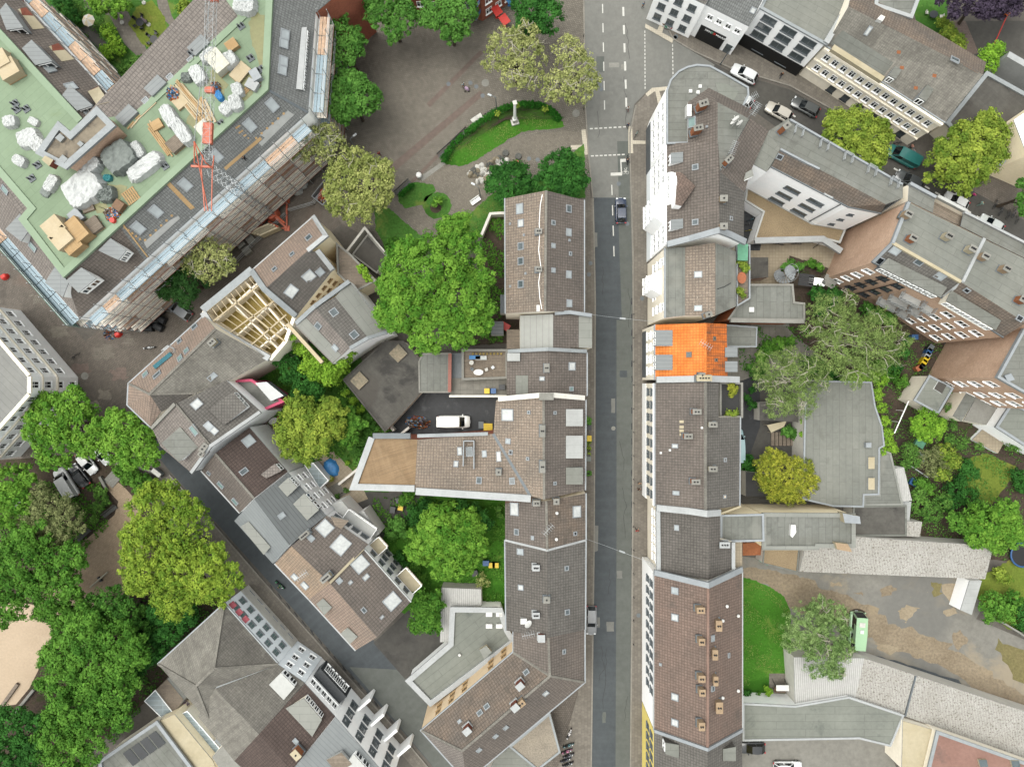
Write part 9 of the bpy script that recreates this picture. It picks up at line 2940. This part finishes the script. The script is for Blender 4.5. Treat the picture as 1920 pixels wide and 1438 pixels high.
for x,y,m,lab in[(1725,832,'tarp_green','green compost box in the allotment'),(1727,856,'zinc','grey cold frame in the allotment'),(1715,905,'blue_bin','blue box among the allotment shrubs'),(1434,1050,'tarp_green','green tarpaulin box beside the ochre brick shed'),(947,612,'red_plastic','red folded parasol in the narrow yard'),(1418,1024,'wood_brown','')]:
 if lab:
  p=P(x,y,.6)
  mb=MB()
  mb.box((p.x,p.y,.02),1.4,1.0,.6,R(-30),0)
  mb.box((p.x,p.y,.62),1.5,1.1,.06,R(-30),0)
  tag(mb.build('garden_box',m),lab,'garden box')
for pts,h,m,lab in[([(1677,812),(1714,728)],2.4,'white_paint','white pergola beam beside the dark allotment bed'),([(1706,872),(1740,895)],1.5,'light_metal','thin metal trellis in the allotment')]:
 r=empty('trellis',P(*pts[0],0),lab,'trellis')
 a,b_=P(*pts[0],h),P(*pts[1],h)
 mb=MB()
 mb.bar(a,b_,.12)
 mb.build('beam',m,r)
 for k in range(5):
  q=a.lerp(b_,k/4)
  mb=MB()
  mb.bar(Vector((q.x,q.y,0)),q,.06)
  mb.build('post',m,r)
a,b_=P(169,1101,.5),P(202,1072,.5)
r=empty('seesaw',(a+b_)/2*1.0,'wooden seesaw beam on the park sand','seesaw')
mb=MB()
mb.tube(a,b_,.13,n=8)
mb.build('beam','bark_pale',r)
mb=MB()
c=(a+b_)/2
mb.box((c.x,c.y,0),.3,.9,.45,R(40))
mb.build('pivot','dark_metal',r)
p=P(208,898,.5)
r=empty('steps',(p.x,p.y,0),'short flight of concrete steps up to the sand path','steps')
for k in range(5):
 mb=MB()
 d=Vector((math.cos(R(-42)),math.sin(R(-42)),0))
 mb.box(Vector((p.x,p.y,0))+d*(k*.38-.7),.36,2.2,.12+.02*k,R(-42))
 mb.build('step','concrete',r)
for pts,lab in[([(190,893),(202,915)],'low concrete wall left of the steps'),([(30,1335),(67,1290)],'low wall at the lower edge of the play ground'),([(222,868),(246,872),(280,880),(305,893)],'low stone wall around the glossy shrub bank')]:
 mb=MB()
 mb.strip([P(x,y,0)for x,y in pts],.4,0,.6)
 tag(mb.build('low_wall','concrete'),lab,'wall')
for pts,lab in[([(0,1330),(36,1280)],'grey bench wall along the play ground')]:
 mb=MB()
 mb.strip([P(x,y,0)for x,y in pts],.5,0,.5)
 tag(mb.build('low_wall','timber_grey'),lab,'wall')
p=P(294,886,.9)
r=empty('electric_cabinet',(p.x,p.y,0),'grey utility cabinet at the street corner by the shrub bank','cabinet')
mb=MB()
mb.box((p.x,p.y,0),1.5,.6,1.1,R(-38))
mb.build('cabinet_body','zinc',r)
mb=MB()
mb.box((p.x,p.y,1.1),1.6,.7,.06,R(-38))
mb.build('cabinet_top','stone_pale',r)
for x,y,lab in[(1254,34,'small cafe table among the seated guests'),(1246,44,'second small cafe table near the tactile strip')]:
 table(x,y,.125,lab,'wood_brown',.7,.7,grp='cafe tables')
for x,y,a,lab in[(1249,50,60,'green cafe chair near the tactile strip'),(1259,52,120,'red cafe chair at the side street pavement')]:
 chair(x,y,.125,a,lab,'net_green' if 'green' in lab else 'red_plastic','cafe chairs')
for x,y,w,d,m,lab in[(437,742,1,1,'','')]:
 pass
b=BLD['T2']
A,B_=V3((1322,10,9)),V3((1404,51,9))
A.z=B_.z=0
e=(B_-A).normalized()
n=Vector((e.y,-e.x,0))
if n.dot((A+B_)/2-b.c)<0:
 n=-n
L=(B_-A).length
plain('sign_white','#ffffff',.4)
for txt,f,m,sz in(('MINI',.24,'white_paint',.62),('MARKT',.50,'white_paint',.62)):
 cu=bpy.data.curves.new('lettering','FONT')
 cu.body=txt
 cu.size=sz
 cu.extrude=.02
 t=bpy.data.objects.new('lettering',cu)
 me=bpy.data.meshes.new_from_object(t)
 bpy.data.objects.remove(t)
 me.materials.append(mt(m))
 t=bpy.data.objects.new('lettering',me)
 COL.objects.link(t)
 t.parent=b.root
 ee=e if n.cross(e).z<0 else-e
 X=-n.cross(Vector((0,0,1)))
 st_=A+e*L*f if X.dot(e)>0 else A+e*L*(f+.2)
 M=Matrix((X,Vector((0,0,1)),n)).transposed().to_4x4()
 M.translation=st_+n*.16+Vector((0,0,3.35))-b.c
 t.matrix_local=M
for f,m in((.415,'net_green'),(.455,'red_plastic')):
 mb=MB()
 c=A+e*L*f+n*.125+Vector((0,0,3.6))
 mb.tube(c,c+n*.06,.27,n=14)
 mb.build('emblem',m,b.root)
# ------------------------------------------------------------------ light and camera
w=bpy.data.worlds.new('World')
scene.world=w
w.use_nodes=True
nt=w.node_tree
sky=nt.nodes.new('ShaderNodeTexSky')
sky.sky_type='NISHITA'
sky.sun_disc=False
EL,AZ=R(74),R(-80)
sky.sun_elevation=EL
sky.sun_rotation=AZ
sky.air_density=1.0
sky.dust_density=3.0
sky.ozone_density=1.0
bg=nt.nodes['Background']
bw=nt.nodes.new('ShaderNodeRGBToBW')
mx=nt.nodes.new('ShaderNodeMix')
mx.data_type='RGBA'
mx.inputs[0].default_value=.88
tn=nt.nodes.new('ShaderNodeMix')
tn.data_type='RGBA'
tn.blend_type='MULTIPLY'
tn.inputs[0].default_value=1
tn.inputs[7].default_value=(1.03,1.02,.96,1)
nt.links.new(sky.outputs[0],bw.inputs[0])
nt.links.new(sky.outputs[0],mx.inputs[6])
nt.links.new(bw.outputs[0],mx.inputs[7])
nt.links.new(mx.outputs[2],tn.inputs[6])
nt.links.new(tn.outputs[2],bg.inputs[0])
bg.inputs[1].default_value=.15
sd=bpy.data.lights.new('sun','SUN')
sd.energy=.6
sd.angle=R(50)
sd.color=(1,.965,.91)
so=bpy.data.objects.new('sun',sd)
COL.objects.link(so)
d=Vector((math.sin(AZ)*math.cos(EL),math.cos(AZ)*math.cos(EL),math.sin(EL)))
so.rotation_euler=d.to_track_quat('Z','Y').to_euler()
so.location=(0,0,90)
cd=bpy.data.cameras.new('camera')
cd.angle=2*math.atan(960*S/H)
cd.clip_start=1
cd.clip_end=2000
co=bpy.data.objects.new('camera',cd)
COL.objects.link(co)
co.location=(0,0,H)
scene.camera=co
vs=scene.view_settings
vs.view_transform='Standard'
vs.look='None'
vs.gamma=1
vs.exposure=1.75
scene.cycles.max_bounces=10
scene.cycles.diffuse_bounces=8
scene.cycles.use_denoising=True
